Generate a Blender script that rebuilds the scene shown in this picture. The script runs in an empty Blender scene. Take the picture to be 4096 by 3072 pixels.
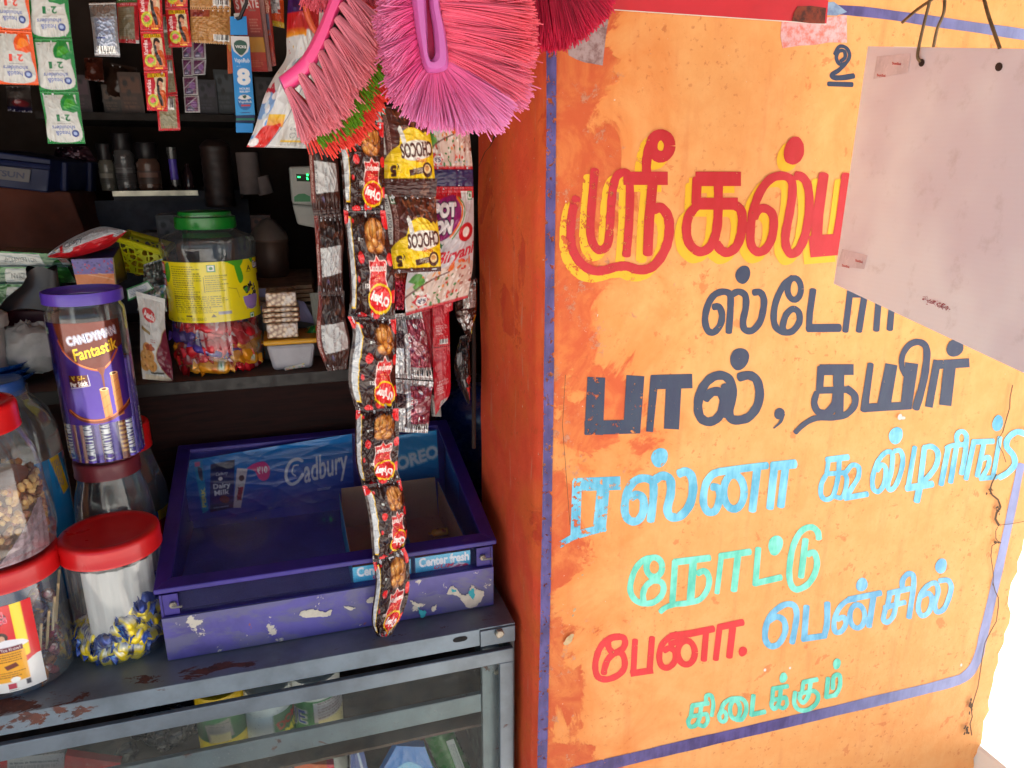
import bpy, math, random
import numpy as np
from mathutils import Vector
random.seed(7); RNG = np.random.default_rng(7)
S = bpy.context.scene; COL = S.collection
R = math.radians

# ------------------------------------------------------------ camera, sky, sun, exposure
PITCH, YAW, FPX = R(16.4), R(17.0), 2950.0          # focal length in pixels of the 4096 wide photograph
cam_d = bpy.data.cameras.new('camera'); cam = bpy.data.objects.new('camera', cam_d); COL.objects.link(cam)
cam_d.sensor_width = 36.0; cam_d.lens = FPX / 4096 * 36.0; cam_d.clip_start = 0.01; cam_d.clip_end = 500
cam.location = (0, 0, 0); cam.rotation_euler = (R(90) - PITCH, 0, -YAW)
S.camera = cam
SUN_DIR = Vector((0.66, 0.16, 0.80)).normalized()    # towards the sun
world = bpy.data.worlds.new('World'); S.world = world; world.use_nodes = True
wn = world.node_tree.nodes; wl = world.node_tree.links
for n in list(wn): wn.remove(n)
sky = wn.new('ShaderNodeTexSky'); sky.sky_type = 'NISHITA'; sky.sun_disc = False
sky.sun_elevation = math.asin(SUN_DIR.z); sky.sun_rotation = math.atan2(SUN_DIR.x, SUN_DIR.y)
sky.air_density = 1.0; sky.dust_density = 2.5; sky.ozone_density = 0.6
bg = wn.new('ShaderNodeBackground'); bg.inputs[1].default_value = 0.08
wo = wn.new('ShaderNodeOutputWorld'); wl.new(sky.outputs[0], bg.inputs[0]); wl.new(bg.outputs[0], wo.inputs[0])
sun_d = bpy.data.lights.new('sun', 'SUN'); sun_d.energy = 5.0; sun_d.angle = R(0.5); sun_d.color = (1, 0.97, 0.93)
sun = bpy.data.objects.new('sun', sun_d); COL.objects.link(sun)
sun.rotation_euler = SUN_DIR.to_track_quat('Z', 'Y').to_euler(); sun.location = (3, 1, 6)
S.view_settings.view_transform = 'Standard'; S.view_settings.look = 'None'
S.view_settings.gamma = 1; S.view_settings.use_curve_mapping = False
S.view_settings.exposure = 1.78
S.render.engine = 'CYCLES'
S.cycles.max_bounces = 10; S.cycles.transparent_max_bounces = 40; S.cycles.diffuse_bounces = 5
S.cycles.glossy_bounces = 4; S.cycles.caustics_reflective = False; S.cycles.caustics_refractive = False
S.cycles.use_denoising = True; S.cycles.sample_clamp_indirect = 6

# ------------------------------------------------------------ pixel of the photograph -> place in the shop
_cp, _sp, _cy, _sy = math.cos(PITCH), math.sin(PITCH), math.cos(YAW), math.sin(YAW)
FW = np.array([_sy*_cp, _cy*_cp, -_sp]); RT = np.array([_cy, -_sy, 0.0]); UP = np.cross(RT, FW)
def ray(px, py): return RT*((px-2048)/FPX) - UP*((py-1536)/FPX) + FW
def P(px, py, Y): d = ray(px, py); return d*(Y/d[1])
def PX(px, py, X): d = ray(px, py); return d*(X/d[0])
def PZ(px, py, Z): d = ray(px, py); return d*(Z/d[2])
ZOOM = {1: (0, 0, 2.593), 2: (600, 0, 2.593), 3: (0, 560, 2.593), 4: (600, 560, 2.593), 5: (1100, 400, 2.0733),
        6: (1100, 0, 1.58), 7: (0, 1080, 2.593), 8: (600, 1080, 2.593), 9: (1200, 1100, 2.37), 10: (0, 1540, 2.37),
        11: (0, 2100, 2.37), 12: (1200, 1650, 1.659), 13: (600, 1650, 2.553), 14: (0, 2500, 2.011), 15: (1000, 2400, 1.8433),
        'H': (1900, 0, 1.3825), 'B': (2200, 450, 1.7696), 'C': (2700, 1000, 1.7015), 'D': (2200, 1340, 1.8433),
        'E': (3100, 1550, 2.0733), 'F': (2300, 2050, 2.212), 'G': (2700, 2150, 1.799), 'I': (3200, 0, 1.106), 0: (0, 0, 1)}
def zq(k, pts):
    ox, oy, s = ZOOM[k]
    return [(ox + p[0]/s, oy + p[1]/s) for p in pts]

# ------------------------------------------------------------ materials
def srgb(c):
    c = np.asarray(c, float)/255.0
    return np.where(c <= 0.04045, c/12.92, ((c+0.055)/1.055)**2.4)
def lin(c): return tuple(srgb(c)) + (1.0,)
class NT:
    def __init__(s, name):
        s.m = bpy.data.materials.new(name); s.m.use_nodes = True; s.n = s.m.node_tree.nodes; s.l = s.m.node_tree.links
        s.p = s.n['Principled BSDF']; s.out = s.n['Material Output']
    def new(s, t, **kw):
        n = s.n.new(t)
        for k, v in kw.items():
            if k.startswith('i_'):
                kk = k[2:]; n.inputs[int(kk) if kk.isdigit() else kk.replace('_', ' ')].default_value = v
            else: setattr(n, k, v)
        return n
    def link(s, a, b): s.l.new(a, b)
    def pos(s): return s.new('ShaderNodeNewGeometry').outputs['Position']
    def obj(s): return s.new('ShaderNodeTexCoord').outputs['Object']
    def noise(s, scale, detail=4, rough=.55, vec=None, dist=0):
        n = s.new('ShaderNodeTexNoise'); n.inputs['Scale'].default_value = scale; n.inputs['Detail'].default_value = detail
        n.inputs['Roughness'].default_value = rough; n.inputs['Distortion'].default_value = dist
        if vec is not None: s.link(vec, n.inputs['Vector'])
        return n.outputs['Fac']
    def ramp(s, fac, a, b, lo=0.0, hi=1.0, mode='SMOOTHSTEP'):
        n = s.new('ShaderNodeMapRange', interpolation_type=mode, clamp=True)
        n.inputs['From Min'].default_value = a; n.inputs['From Max'].default_value = b
        n.inputs['To Min'].default_value = lo; n.inputs['To Max'].default_value = hi
        s.link(fac, n.inputs['Value']); return n.outputs['Result']
    def math(s, op, a, b=None, clamp=False):
        n = s.new('ShaderNodeMath', operation=op, use_clamp=clamp)
        for i, v in enumerate((a, b)):
            if v is None: continue
            if isinstance(v, (int, float)): n.inputs[i].default_value = v
            else: s.link(v, n.inputs[i])
        return n.outputs[0]
    def mix(s, fac, a, b):
        n = s.new('ShaderNodeMix', data_type='RGBA')
        for sock, v in ((n.inputs[0], fac), (n.inputs[6], a), (n.inputs[7], b)):
            if isinstance(v, (int, float)): sock.default_value = v
            elif isinstance(v, tuple): sock.default_value = v
            else: s.link(v, sock)
        return n.outputs[2]
    def stretch(s, vec, sc):
        n = s.new('ShaderNodeMapping'); n.inputs['Scale'].default_value = sc; s.link(vec, n.inputs['Vector']); return n.outputs[0]
    def bump(s, h, strength=.3, dist=.001):
        n = s.new('ShaderNodeBump'); n.inputs['Strength'].default_value = strength; n.inputs['Distance'].default_value = dist
        s.link(h, n.inputs['Height']); s.link(n.outputs[0], s.p.inputs['Normal'])
    def sep(s, vec):
        n = s.new('ShaderNodeSeparateXYZ'); s.link(vec, n.inputs[0]); return n.outputs
_MC = {}
def plain(name, c, rough=.5, metal=0.0, var=.12, vs=30, bump=.0, bs=120, coat=0.0, spec=.5, c2=None, sheen=0):
    """painted, plastic, paper or metal surface: colour broken up by two noises, roughness by a third"""
    key = (name, tuple(c), rough, metal)
    if key in _MC: return _MC[key]
    t = NT(name); v = t.obj(); p = t.p
    base = lin(c); b2 = lin(c2) if c2 else tuple(x*(1-var*2.2) for x in base[:3]) + (1,)
    f = t.ramp(t.noise(vs, 5, .6, v), .35, .75)
    t.link(t.mix(f, base, b2), p.inputs['Base Color'])
    t.link(t.ramp(t.noise(vs*2.3, 3, .6, v), .3, .7, max(.02, rough-.08), min(1, rough+.1)), p.inputs['Roughness'])
    p.inputs['Metallic'].default_value = metal; p.inputs['Specular IOR Level'].default_value = spec
    p.inputs['Coat Weight'].default_value = coat; p.inputs['Coat Roughness'].default_value = .12
    if bump: t.bump(t.noise(bs, 5, .6, v), bump, .001)
    _MC[key] = t.m; return t.m
def printed(name, rough=.35, metal=0.0, coat=.0, bump=0.0, bs=60, spec=.5):
    """printed film or paper: the print is a colour attribute of the mesh"""
    key = ('print', name)
    if key in _MC: return _MC[key]
    t = NT(name); a = t.new('ShaderNodeAttribute', attribute_name='print_colour')
    d = t.noise(40, 4, .6, t.obj())
    t.link(t.mix(t.ramp(d, .4, .8, 0, .10), a.outputs['Color'], (.25, .23, .2, 1)), t.p.inputs['Base Color'])
    t.p.inputs['Roughness'].default_value = rough; t.p.inputs['Metallic'].default_value = metal
    t.p.inputs['Coat Weight'].default_value = coat; t.p.inputs['Coat Roughness'].default_value = .08
    t.p.inputs['Specular IOR Level'].default_value = spec
    if bump: t.bump(t.noise(bs*.4, 3, .5, t.obj(), 2.0), bump*.6, .003)
    _MC[key] = t.m; return t.m
def clear(name, tint=(245, 248, 248), haze=.0, gloss=.09, rough=.05, dust=0.0, ior=1.4, hc=(235, 238, 240), fp=2.0):
    """thin clear plastic or glass: see-through, glossy towards the rim, with a little haze and dust"""
    t = NT(name); tr = t.new('ShaderNodeBsdfTransparent'); tr.inputs[0].default_value = lin(tint)
    gl = t.new('ShaderNodeBsdfGlossy'); gl.inputs['Roughness'].default_value = rough; gl.inputs[0].default_value = (1, 1, 1, 1)
    fr = t.new('ShaderNodeLayerWeight'); fr.inputs[0].default_value = .5
    f = t.math('ADD', t.math('MULTIPLY', t.math('POWER', fr.outputs['Facing'], fp), .62), gloss*.3, True)
    m1 = t.new('ShaderNodeMixShader'); t.link(f, m1.inputs[0]); t.link(tr.outputs[0], m1.inputs[1]); t.link(gl.outputs[0], m1.inputs[2])
    df = t.new('ShaderNodeBsdfDiffuse'); df.inputs[0].default_value = lin(hc)
    m2 = t.new('ShaderNodeMixShader'); t.link(m1.outputs[0], m2.inputs[1]); t.link(df.outputs[0], m2.inputs[2])
    v = t.obj(); h = t.ramp(t.noise(14, 5, .6, v), .3, .75, haze*.5, haze*1.4)
    if dust:
        sp = t.ramp(t.noise(420, 1, .4, v), .715, .75, 0, dust)
        h = t.math('ADD', h, sp, True)
    t.link(h, m2.inputs[0]); t.link(m2.outputs[0], t.out.inputs[0]); return t.m

# ------------------------------------------------------------ meshes and objects
ORG = {}
def finish(o, label=None, cat=None, group=None, kind=None):
    if label: o['label'] = label
    if cat: o['category'] = cat
    if group: o['group'] = group
    if kind: o['kind'] = kind
    return o
def thing(name, label, cat, loc, group=None):
    o = bpy.data.objects.new(name, None); COL.objects.link(o); o.empty_display_size = .02
    o.location = tuple(loc); ORG[o.name] = np.array(loc, float)
    return finish(o, label, cat, group)
def mk(name, V, F, mats, MI=None, parent=None, smooth=True, col=None, bevel=0, **kw):
    V = np.asarray(V, float)
    mn, mx = V.min(0), V.max(0)
    org = np.array([(mn[0]+mx[0])/2, (mn[1]+mx[1])/2, mn[2]])
    me = bpy.data.meshes.new(name)
    if isinstance(F, np.ndarray) and F.shape[1] == 4 or (isinstance(F, np.ndarray) and F.shape[1] == 3):
        k = F.shape[1]; n = len(F)
        me.vertices.add(len(V)); me.vertices.foreach_set('co', (V-org).astype(np.float32).ravel())
        me.loops.add(n*k); me.loops.foreach_set('vertex_index', F.astype(np.int32).ravel())
        me.polygons.add(n); me.polygons.foreach_set('loop_start', (np.arange(n)*k).astype(np.int32))
        if MI is not None: me.polygons.foreach_set('material_index', np.asarray(MI, np.int32))
        me.update(calc_edges=True); me.validate()
    else:
        me.from_pydata([tuple(v) for v in V-org], [], [tuple(int(i) for i in f) for f in F])
        if MI is not None: me.polygons.foreach_set('material_index', np.asarray(MI, np.int32))
        me.update()
    for m in (mats if isinstance(mats, (list, tuple)) else [mats]): me.materials.append(m)
    if smooth is True: me.polygons.foreach_set('use_smooth', np.ones(len(me.polygons), bool))
    elif smooth: me.polygons.foreach_set('use_smooth', np.ones(len(me.polygons), bool)); me.set_sharp_from_angle(angle=R(smooth))
    if col is not None:
        ca = me.color_attributes.new('print_colour', 'FLOAT_COLOR', 'POINT')
        c4 = np.ones((len(V), 4), np.float32); c4[:, :3] = col; ca.data.foreach_set('color', c4.ravel())
    o = bpy.data.objects.new(name, me); COL.objects.link(o); ORG[o.name] = org
    if parent is not None: o.parent = parent; o.location = tuple(org - ORG[parent.name])
    else: o.location = tuple(org)
    if bevel:
        b = o.modifiers.new('bevel', 'BEVEL'); b.width = bevel; b.segments = 2; b.limit_method = 'ANGLE'; b.angle_limit = R(40)
    return finish(o, **kw)
def copy_tree(o, parent=None, dloc=(0, 0, 0), rot=None, scale=None):
    c = o.copy(); COL.objects.link(c); ORG[c.name] = ORG[o.name] + np.array(dloc)
    if parent is not None: c.parent = parent
    else: c.location = tuple(np.array(o.location) + np.array(dloc))
    if rot is not None: c.rotation_euler = rot
    if scale is not None: c.scale = scale
    for ch in list(o.children): copy_tree(ch, c)
    return c
class MB:
    """collects shapes into one mesh"""
    def __init__(s): s.V = []; s.F = []; s.M = []
    def add(s, V, F, m=0):
        k = len(s.V); s.V += [tuple(v) for v in V]; s.F += [tuple(i+k for i in f) for f in F]; s.M += [m]*len(F); return s
    def box(s, x0, x1, y0, y1, z0, z1, m=0):
        return s.hexa([(x0, y0, z0), (x1, y0, z0), (x1, y1, z0), (x0, y1, z0), (x0, y0, z1), (x1, y0, z1), (x1, y1, z1), (x0, y1, z1)], m)
    def hexa(s, v, m=0):
        return s.add(v, [(3, 2, 1, 0), (4, 5, 6, 7), (0, 1, 5, 4), (1, 2, 6, 5), (2, 3, 7, 6), (3, 0, 4, 7)], m)
    def slab(s, q, t, m=0):
        """a quad given by four points, thickened away from the viewer by vector t"""
        q = [np.array(p, float) for p in q]; t = np.array(t, float)
        return s.hexa([q[3]+t, q[2]+t, q[2], q[3], q[0]+t, q[1]+t, q[1], q[0]], m)
    def tube(s, pts, r, n=8, m=0, flat=1.0, cap=True):
        pts = [np.array(p, float) for p in pts]; rs = r if isinstance(r, (list, tuple)) else [r]*len(pts)
        V = []; F = []; prev = None
        for i, p in enumerate(pts):
            d = pts[min(i+1, len(pts)-1)] - pts[max(i-1, 0)]; d = d/(np.linalg.norm(d)+1e-12)
            if prev is None:
                a = np.array([0, 0, 1.]) if abs(d[2]) < .9 else np.array([0, 1., 0]); u = np.cross(d, a)
            else: u = prev - d*(prev@d)
            u /= np.linalg.norm(u)+1e-12; prev = u; w = np.cross(d, u)
            for k in range(n):
                an = 2*math.pi*k/n; V.append(p + rs[i]*(math.cos(an)*u + flat*math.sin(an)*w))
        for i in range(len(pts)-1):
            for k in range(n):
                a, b = i*n+k, i*n+(k+1) % n; F.append((a, b, b+n, a+n))
        if cap: F += [tuple(reversed(range(n))), tuple(range((len(pts)-1)*n, len(pts)*n))]
        return s.add(V, F, m)
    def lathe(s, c, prof, n=48, m=0, rib=None, sx=1.0, sy=1.0, tilt=(0, 0)):
        V = []; F = []
        for r, z in prof:
            for k in range(n):
                a = 2*math.pi*k/n; rr = r*(rib(a, z) if rib else 1)
                V.append((c[0]+rr*math.cos(a)*sx+tilt[0]*z, c[1]+rr*math.sin(a)*sy+tilt[1]*z, c[2]+z))
        for i in range(len(prof)-1):
            for k in range(n):
                a, b = i*n+k, i*n+(k+1) % n; F.append((a, b, b+n, a+n))
        return s.add(V, F, m)
    def ell(s, c, r, n=10, m=0, rot=None):
        V = []; F = []
        h = n//2
        for i in range(h+1):
            t = math.pi*i/h
            for k in range(n):
                a = 2*math.pi*k/n; p = np.array([r[0]*math.sin(t)*math.cos(a), r[1]*math.sin(t)*math.sin(a), r[2]*math.cos(t)])
                if rot is not None: p = rot@p
                V.append(np.array(c)+p)
        for i in range(h):
            for k in range(n):
                a, b = i*n+k, i*n+(k+1) % n; F.append((a, a+n, b+n, b))
        return s.add(V, F, m)
    def build(s, name, mats, parent=None, smooth=35, bevel=0, **kw):
        return mk(name, s.V, s.F, mats, s.M, parent, smooth, None, bevel, **kw)
def rotm(ax, ay, az):
    cx, sx, cy, sy, cz, sz = math.cos(ax), math.sin(ax), math.cos(ay), math.sin(ay), math.cos(az), math.sin(az)
    return np.array([[cz, -sz, 0], [sz, cz, 0], [0, 0, 1]])@np.array([[cy, 0, sy], [0, 1, 0], [-sy, 0, cy]])@np.array([[1, 0, 0], [0, cx, -sx], [0, sx, cx]])
def smoothline(pts, n=6):
    pts = [np.array(p, float) for p in pts]
    if len(pts) < 3: return pts
    out = []
    for i in range(len(pts)-1):
        p0, p1, p2, p3 = pts[max(i-1, 0)], pts[i], pts[i+1], pts[min(i+2, len(pts)-1)]
        for k in range(n):
            t = k/n; out.append(.5*((2*p1)+(-p0+p2)*t+(2*p0-5*p1+4*p2-p3)*t*t+(-p0+3*p1-3*p2+p3)*t**3))
    out.append(pts[-1]); return out

# ------------------------------------------------------------ lettering and print
_TX = {}
def glyphs(txt, bold=0.0, shear=0.0):
    key = (txt, bold, shear)
    if key in _TX: return _TX[key]
    cu = bpy.data.curves.new('lettering', 'FONT'); cu.body = txt; cu.offset = bold; cu.shear = shear; cu.resolution_u = 3; cu.fill_mode = 'BOTH'
    ob = bpy.data.objects.new('lettering', cu); me = ob.to_mesh()
    n = len(me.vertices); v = np.zeros(n*3, np.float32); me.vertices.foreach_get('co', v); v = v.reshape(-1, 3)[:, :2]
    me.calc_loop_triangles(); t = np.zeros(len(me.loop_triangles)*3, np.int32); me.loop_triangles.foreach_get('vertices', t); t = t.reshape(-1, 3)
    mn, mx = v.min(0), v.max(0); T = (v[t]-mn)/np.maximum(mx-mn, 1e-6); T[:, :, 1] = 1-T[:, :, 1]
    ob.to_mesh_clear(); bpy.data.objects.remove(ob); bpy.data.curves.remove(cu)
    _TX[key] = (T, float((mx-mn)[0]/max(1e-6, (mx-mn)[1]))); return _TX[key]
class Cv:
    """a sheet of print, u to the right and v down, both 0..1; drawn at twice its size and averaged"""
    def __init__(s, w, h, bg):
        s.w, s.h = w, h; s.a = np.empty((h*2, w*2, 3)); s.a[:] = srgb(bg)
        s.U, s.Vv = np.meshgrid((np.arange(w*2)+.5)/(w*2), (np.arange(h*2)+.5)/(h*2))
        s.asp = w/h; s.rg = random.Random(w*31+h)
    def _win(s, u0, v0, u1, v1):
        H, W = s.a.shape[:2]
        return slice(max(0, int(v0*H)), min(H, int(v1*H)+1)), slice(max(0, int(u0*W)), min(W, int(u1*W)+1))
    def _put(s, w, m, c, al=1.0):
        if callable(c): cc = c(s.U[w], s.Vv[w])[m]
        else: cc = srgb(c)
        s.a[w][m] = s.a[w][m]*(1-al) + cc*al
    def rect(s, u0, v0, u1, v1, c, al=1.0):
        w = s._win(u0, v0, u1, v1); U, V = s.U[w], s.Vv[w]; s._put(w, (U >= u0) & (U < u1) & (V >= v0) & (V < v1), c, al); return s
    def vgrad(s, u0, v0, u1, v1, c0, c1):
        a, b = srgb(c0), srgb(c1)
        return s.rect(u0, v0, u1, v1, lambda U, V: a + (b-a)*np.clip((V-v0)/(v1-v0), 0, 1)[..., None])
    def ell(s, cu, cv, ru, rv, c, al=1.0, rot=0):
        q = max(ru, rv/s.asp if s.asp else rv)*1.05 if rot else 0
        w = s._win(cu-max(ru, q), cv-max(rv, q*s.asp), cu+max(ru, q), cv+max(rv, q*s.asp)); x = (s.U[w]-cu); y = (s.Vv[w]-cv)
        if rot: y2 = y/s.asp; x, y = x*math.cos(rot)+y2*math.sin(rot), (-x*math.sin(rot)+y2*math.cos(rot))*s.asp
        s._put(w, (x/ru)**2+(y/rv)**2 <= 1, c, al); return s
    def poly(s, pts, c, al=1.0):
        p = np.array(pts); w = s._win(p[:, 0].min(), p[:, 1].min(), p[:, 0].max(), p[:, 1].max()); U, V = s.U[w], s.Vv[w]
        m = np.zeros(U.shape, bool); j = len(p)-1
        for i in range(len(p)):
            (x0, y0), (x1, y1) = p[i], p[j]
            if y0 != y1: m ^= ((y0 > V) != (y1 > V)) & (U < (x1-x0)*(V-y0)/(y1-y0)+x0)
            j = i
        s._put(w, m, c, al); return s
    def blob(s, pts, c, n=6, al=1.0):
        q = list(pts)+[pts[0]]; return s.poly([tuple(p) for p in smoothline(q, n)], c, al)
    def line(s, pts, wd, c, al=1.0, smooth=0):
        """wd in units of u"""
        if smooth: pts = smoothline(pts, smooth)
        for (a, b) in zip(pts[:-1], pts[1:]):
            (x0, y0), (x1, y1) = a, b; rv = wd*.5*s.asp
            w = s._win(min(x0, x1)-wd, min(y0, y1)-rv*2, max(x0, x1)+wd, max(y0, y1)+rv*2)
            X, Y = s.U[w]-x0, (s.Vv[w]-y0)/s.asp; dx, dy = x1-x0, (y1-y0)/s.asp; L = dx*dx+dy*dy+1e-12
            t = np.clip((X*dx+Y*dy)/L, 0, 1); s._put(w, (X-t*dx)**2+(Y-t*dy)**2 <= (wd*.5)**2, c, al)
        return s
    def text(s, txt, u0, v0, u1, v1, c, bold=.02, rot=0, shear=0.0, al=1.0):
        """fitted into the box; rot in degrees turns the letters inside the box (0, 90, 180, 270) or tilts them about its centre"""
        T, asp = glyphs(txt, bold, shear); T = T.copy()
        if rot in (90, 270, 180):
            x, y = T[..., 0].copy(), T[..., 1].copy()
            if rot == 180: T[..., 0], T[..., 1] = 1-x, 1-y
            elif rot == 90: T[..., 0], T[..., 1] = y, 1-x
            else: T[..., 0], T[..., 1] = 1-y, x
        T[..., 0] = u0+T[..., 0]*(u1-u0); T[..., 1] = v0+T[..., 1]*(v1-v0)
        if rot not in (0, 90, 180, 270):
            an = R(rot); cu, cv = (u0+u1)/2, (v0+v1)/2; x, y = T[..., 0]-cu, (T[..., 1]-cv)/s.asp
            T[..., 0] = cu+x*math.cos(an)-y*math.sin(an); T[..., 1] = cv+(x*math.sin(an)+y*math.cos(an))*s.asp
        cc = srgb(c)
        for t in T:
            w = s._win(t[:, 0].min(), t[:, 1].min(), t[:, 0].max(), t[:, 1].max()); U, V = s.U[w], s.Vv[w]
            if U.size == 0: continue
            def e(a, b): return (b[0]-a[0])*(V-a[1])-(b[1]-a[1])*(U-a[0])
            e0, e1, e2 = e(t[0], t[1]), e(t[1], t[2]), e(t[2], t[0])
            m = ((e0 >= 0) & (e1 >= 0) & (e2 >= 0)) | ((e0 <= 0) & (e1 <= 0) & (e2 <= 0))
            s.a[w][m] = s.a[w][m]*(1-al)+cc*al
        return s
    def otext(s, txt, u0, v0, u1, v1, c, outs, bold=.02, **kw):
        """lettering with outlines: outs = [(reach in u, colour), ...] from the outermost in"""
        for d, oc in outs:
            for k in range(8):
                a = k*math.pi/4; dx, dy = d*math.cos(a), d*math.sin(a)*s.asp; s.text(txt, u0+dx, v0+dy, u1+dx, v1+dy, oc, bold, **kw)
        return s.text(txt, u0, v0, u1, v1, c, bold, **kw)
    def micro(s, u0, v0, u1, v1, rows, c, al=.75, fill=.7, vert=False):
        """rows of print too small to read"""
        for i in range(rows):
            t0 = i/rows; t1 = (i+fill*.7)/rows; x = 0.0; end = s.rg.uniform(.7, 1)
            while x < end:
                l = s.rg.uniform(.02, .10); b = min(x+l, end)
                if vert: s.rect(u0+(u1-u0)*t0, v0+(v1-v0)*x, u0+(u1-u0)*t1, v0+(v1-v0)*b, c, al)
                else: s.rect(u0+(u1-u0)*x, v0+(v1-v0)*t0, u0+(u1-u0)*b, v0+(v1-v0)*t1, c, al)
                x = b+s.rg.uniform(.008, .02)
        return s
    def barcode(s, u0, v0, u1, v1, n=26, vert=False):
        s.rect(u0, v0, u1, v1, (235, 235, 232)); x = .05
        while x < .95:
            l = s.rg.choice((.5, 1, 1.6))/n
            if vert: s.rect(u0, v0+(v1-v0)*x, u1, v0+(v1-v0)*(x+l), (25, 25, 30))
            else: s.rect(u0+(u1-u0)*x, v0, u0+(u1-u0)*(x+l), v1-(v1-v0)*.18, (25, 25, 30))
            x += l+s.rg.choice((.5, 1, 1.4))/n
        return s
    def veg(s, u0, v0, u1, c=(30, 140, 60)):
        h = (u1-u0)*s.asp; s.rect(u0, v0, u1, v0+h, c).rect(u0+(u1-u0)*.12, v0+h*.12, u1-(u1-u0)*.12, v0+h*.88, (240, 242, 236))
        return s.ell((u0+u1)/2, v0+h/2, (u1-u0)*.24, h*.24, c)
    def flip(s): s.a = s.a[::-1, ::-1]; return s
    def bits(s, u0, v0, u1, v1, n, cols, ru, rv, al=1.0, inside=None):
        for i in range(n):
            u, v = s.rg.uniform(u0, u1), s.rg.uniform(v0, v1)
            if inside and not inside(u, v): continue
            s.ell(u, v, ru*s.rg.uniform(.4, 1.2), rv*s.rg.uniform(.4, 1.2), s.rg.choice(cols), al, s.rg.uniform(.1, 3))
        return s
    def get(s, nu, nv):
        a = s.a.reshape(s.h, 2, s.w, 2, 3).mean((1, 3))
        iu = np.clip((np.arange(nu)/(nu-1)*s.w).astype(int), 0, s.w-1); iv = np.clip((np.arange(nv)/(nv-1)*s.h).astype(int), 0, s.h-1)
        return a[iv][:, iu].reshape(-1, 3)
def gridfaces(nu, nv, k=0, flip=False):
    i = np.arange(nv-1)[:, None]*nu + np.arange(nu-1)[None, :]; i = i.ravel()+k
    f = np.stack([i, i+nu, i+nu+1, i+1], 1); return f[:, ::-1] if flip else f
def fold_noise(seed, amp=1.0, n=8, fu=2.4, fv=2.8):
    rg = np.random.default_rng(seed); prm = [(rg.uniform(-fu, fu), rg.uniform(-fv, fv), rg.uniform(0, 6.28), rg.uniform(.3, 1)) for _ in range(n)]
    def f(u, v):
        z = np.zeros_like(u)
        for a, b, ph, w in prm:
            x = np.sin(2*math.pi*(a*u+b*v)+ph + .8*np.sin(2*math.pi*(b*u-a*v)*.5+ph*2)); z += w*(np.maximum(0, 1-np.abs(x)*1.15)**2*1.6-.35)
        return z*amp/n
    return f
def interp_poly(pts, ys, v):
    pts = np.array(pts); n = len(pts)
    seg = np.linalg.norm(np.diff(pts, axis=0), axis=1) if n > 1 else [1]
    t = np.concatenate([[0], np.cumsum(seg)]); t = t/t[-1]
    return np.stack([np.interp(v, t, pts[:, k]) for k in range(3)], -1)
def pouch(name, L, Rr, Y, cv, mat, parent=None, bulge=.006, seal=.07, wr=.0012, seed=1, back=(190, 190, 195), sharp=2.4, curl=0.0, tooth=0.0, res=1.0, lift=None, **kw):
    """a sealed sachet or bag between a left and a right edge line (pixels of the photograph), hung at depth Y"""
    ys = Y if isinstance(Y, (list, tuple)) else None
    Lw = [P(x, y, ys[0] if ys else Y) for x, y in L]; Rw = [P(x, y, ys[1] if ys else Y) for x, y in Rr]
    nu, nv = max(12, int(cv.w*res)), max(12, int(cv.h*res))
    U, V = np.meshgrid(np.linspace(0, 1, nu), np.linspace(0, 1, nv)); u, v = U.ravel(), V.ravel()
    def smooth(pts): return smoothline(pts, 8) if len(pts) > 2 else pts
    A, B = interp_poly(smooth(Lw), None, v), interp_poly(smooth(Rw), None, v)
    w = np.linalg.norm(B-A, axis=1)
    pos = A+(B-A)*u[:, None]
    vv = np.clip((v-seal)/(1-2*seal), 0, 1)
    prof = (1-np.abs(2*u-1)**sharp)*(1-np.abs(2*vv-1)**3.2)
    f = fold_noise(seed, wr, 7)(u, v*1.3)
    edge = np.exp(-np.minimum(vv, 1-vv)/.16)
    rg = np.random.default_rng(seed+5); pk = sum(rg.uniform(.4, 1)*np.abs(np.sin(math.pi*(rg.uniform(3, 9)*u+rg.uniform(0, 1)))) for _ in range(3))-1
    inn = np.where((v < seal*.8) | (v > 1-seal*.8), .25, 1.0)
    d = bulge*prof + (f*2.0 + wr*1.1*pk*edge)*inn*(1-np.abs(2*u-1)**6)
    crim = np.where((v < seal*.8) | (v > 1-seal*.8), .00025*np.sin(v*cv.h*1.6), 0)
    d = d + crim + curl*(np.abs(2*u-1)**2)
    if lift is not None: d = d+lift(u, v)
    nrm = np.cross(B[nv//2*nu]-A[nv//2*nu], np.array(Lw[-1])-np.array(Lw[0])); nrm /= np.linalg.norm(nrm)
    if nrm[1] > 0: nrm = -nrm
    front = pos+nrm*d[:, None]
    if tooth:
        tz = tooth*(np.abs(((u*nu*.22) % 1)-.5)-.25)
        front[:, 2] += np.where((v < .001), tz, 0)+np.where((v > .999), -tz, 0)
    bk = pos-nrm*(bulge*.8*prof+.0004)[:, None]; bk[:, 2] = front[:, 2]
    col = np.vstack([cv.get(nu, nv), np.tile(srgb(back), (nu*nv, 1))])
    F = np.vstack([gridfaces(nu, nv), gridfaces(nu, nv, nu*nv, True)])
    return mk(name, np.vstack([front, bk]), F, mat, None, parent, True, col, **kw)
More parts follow.
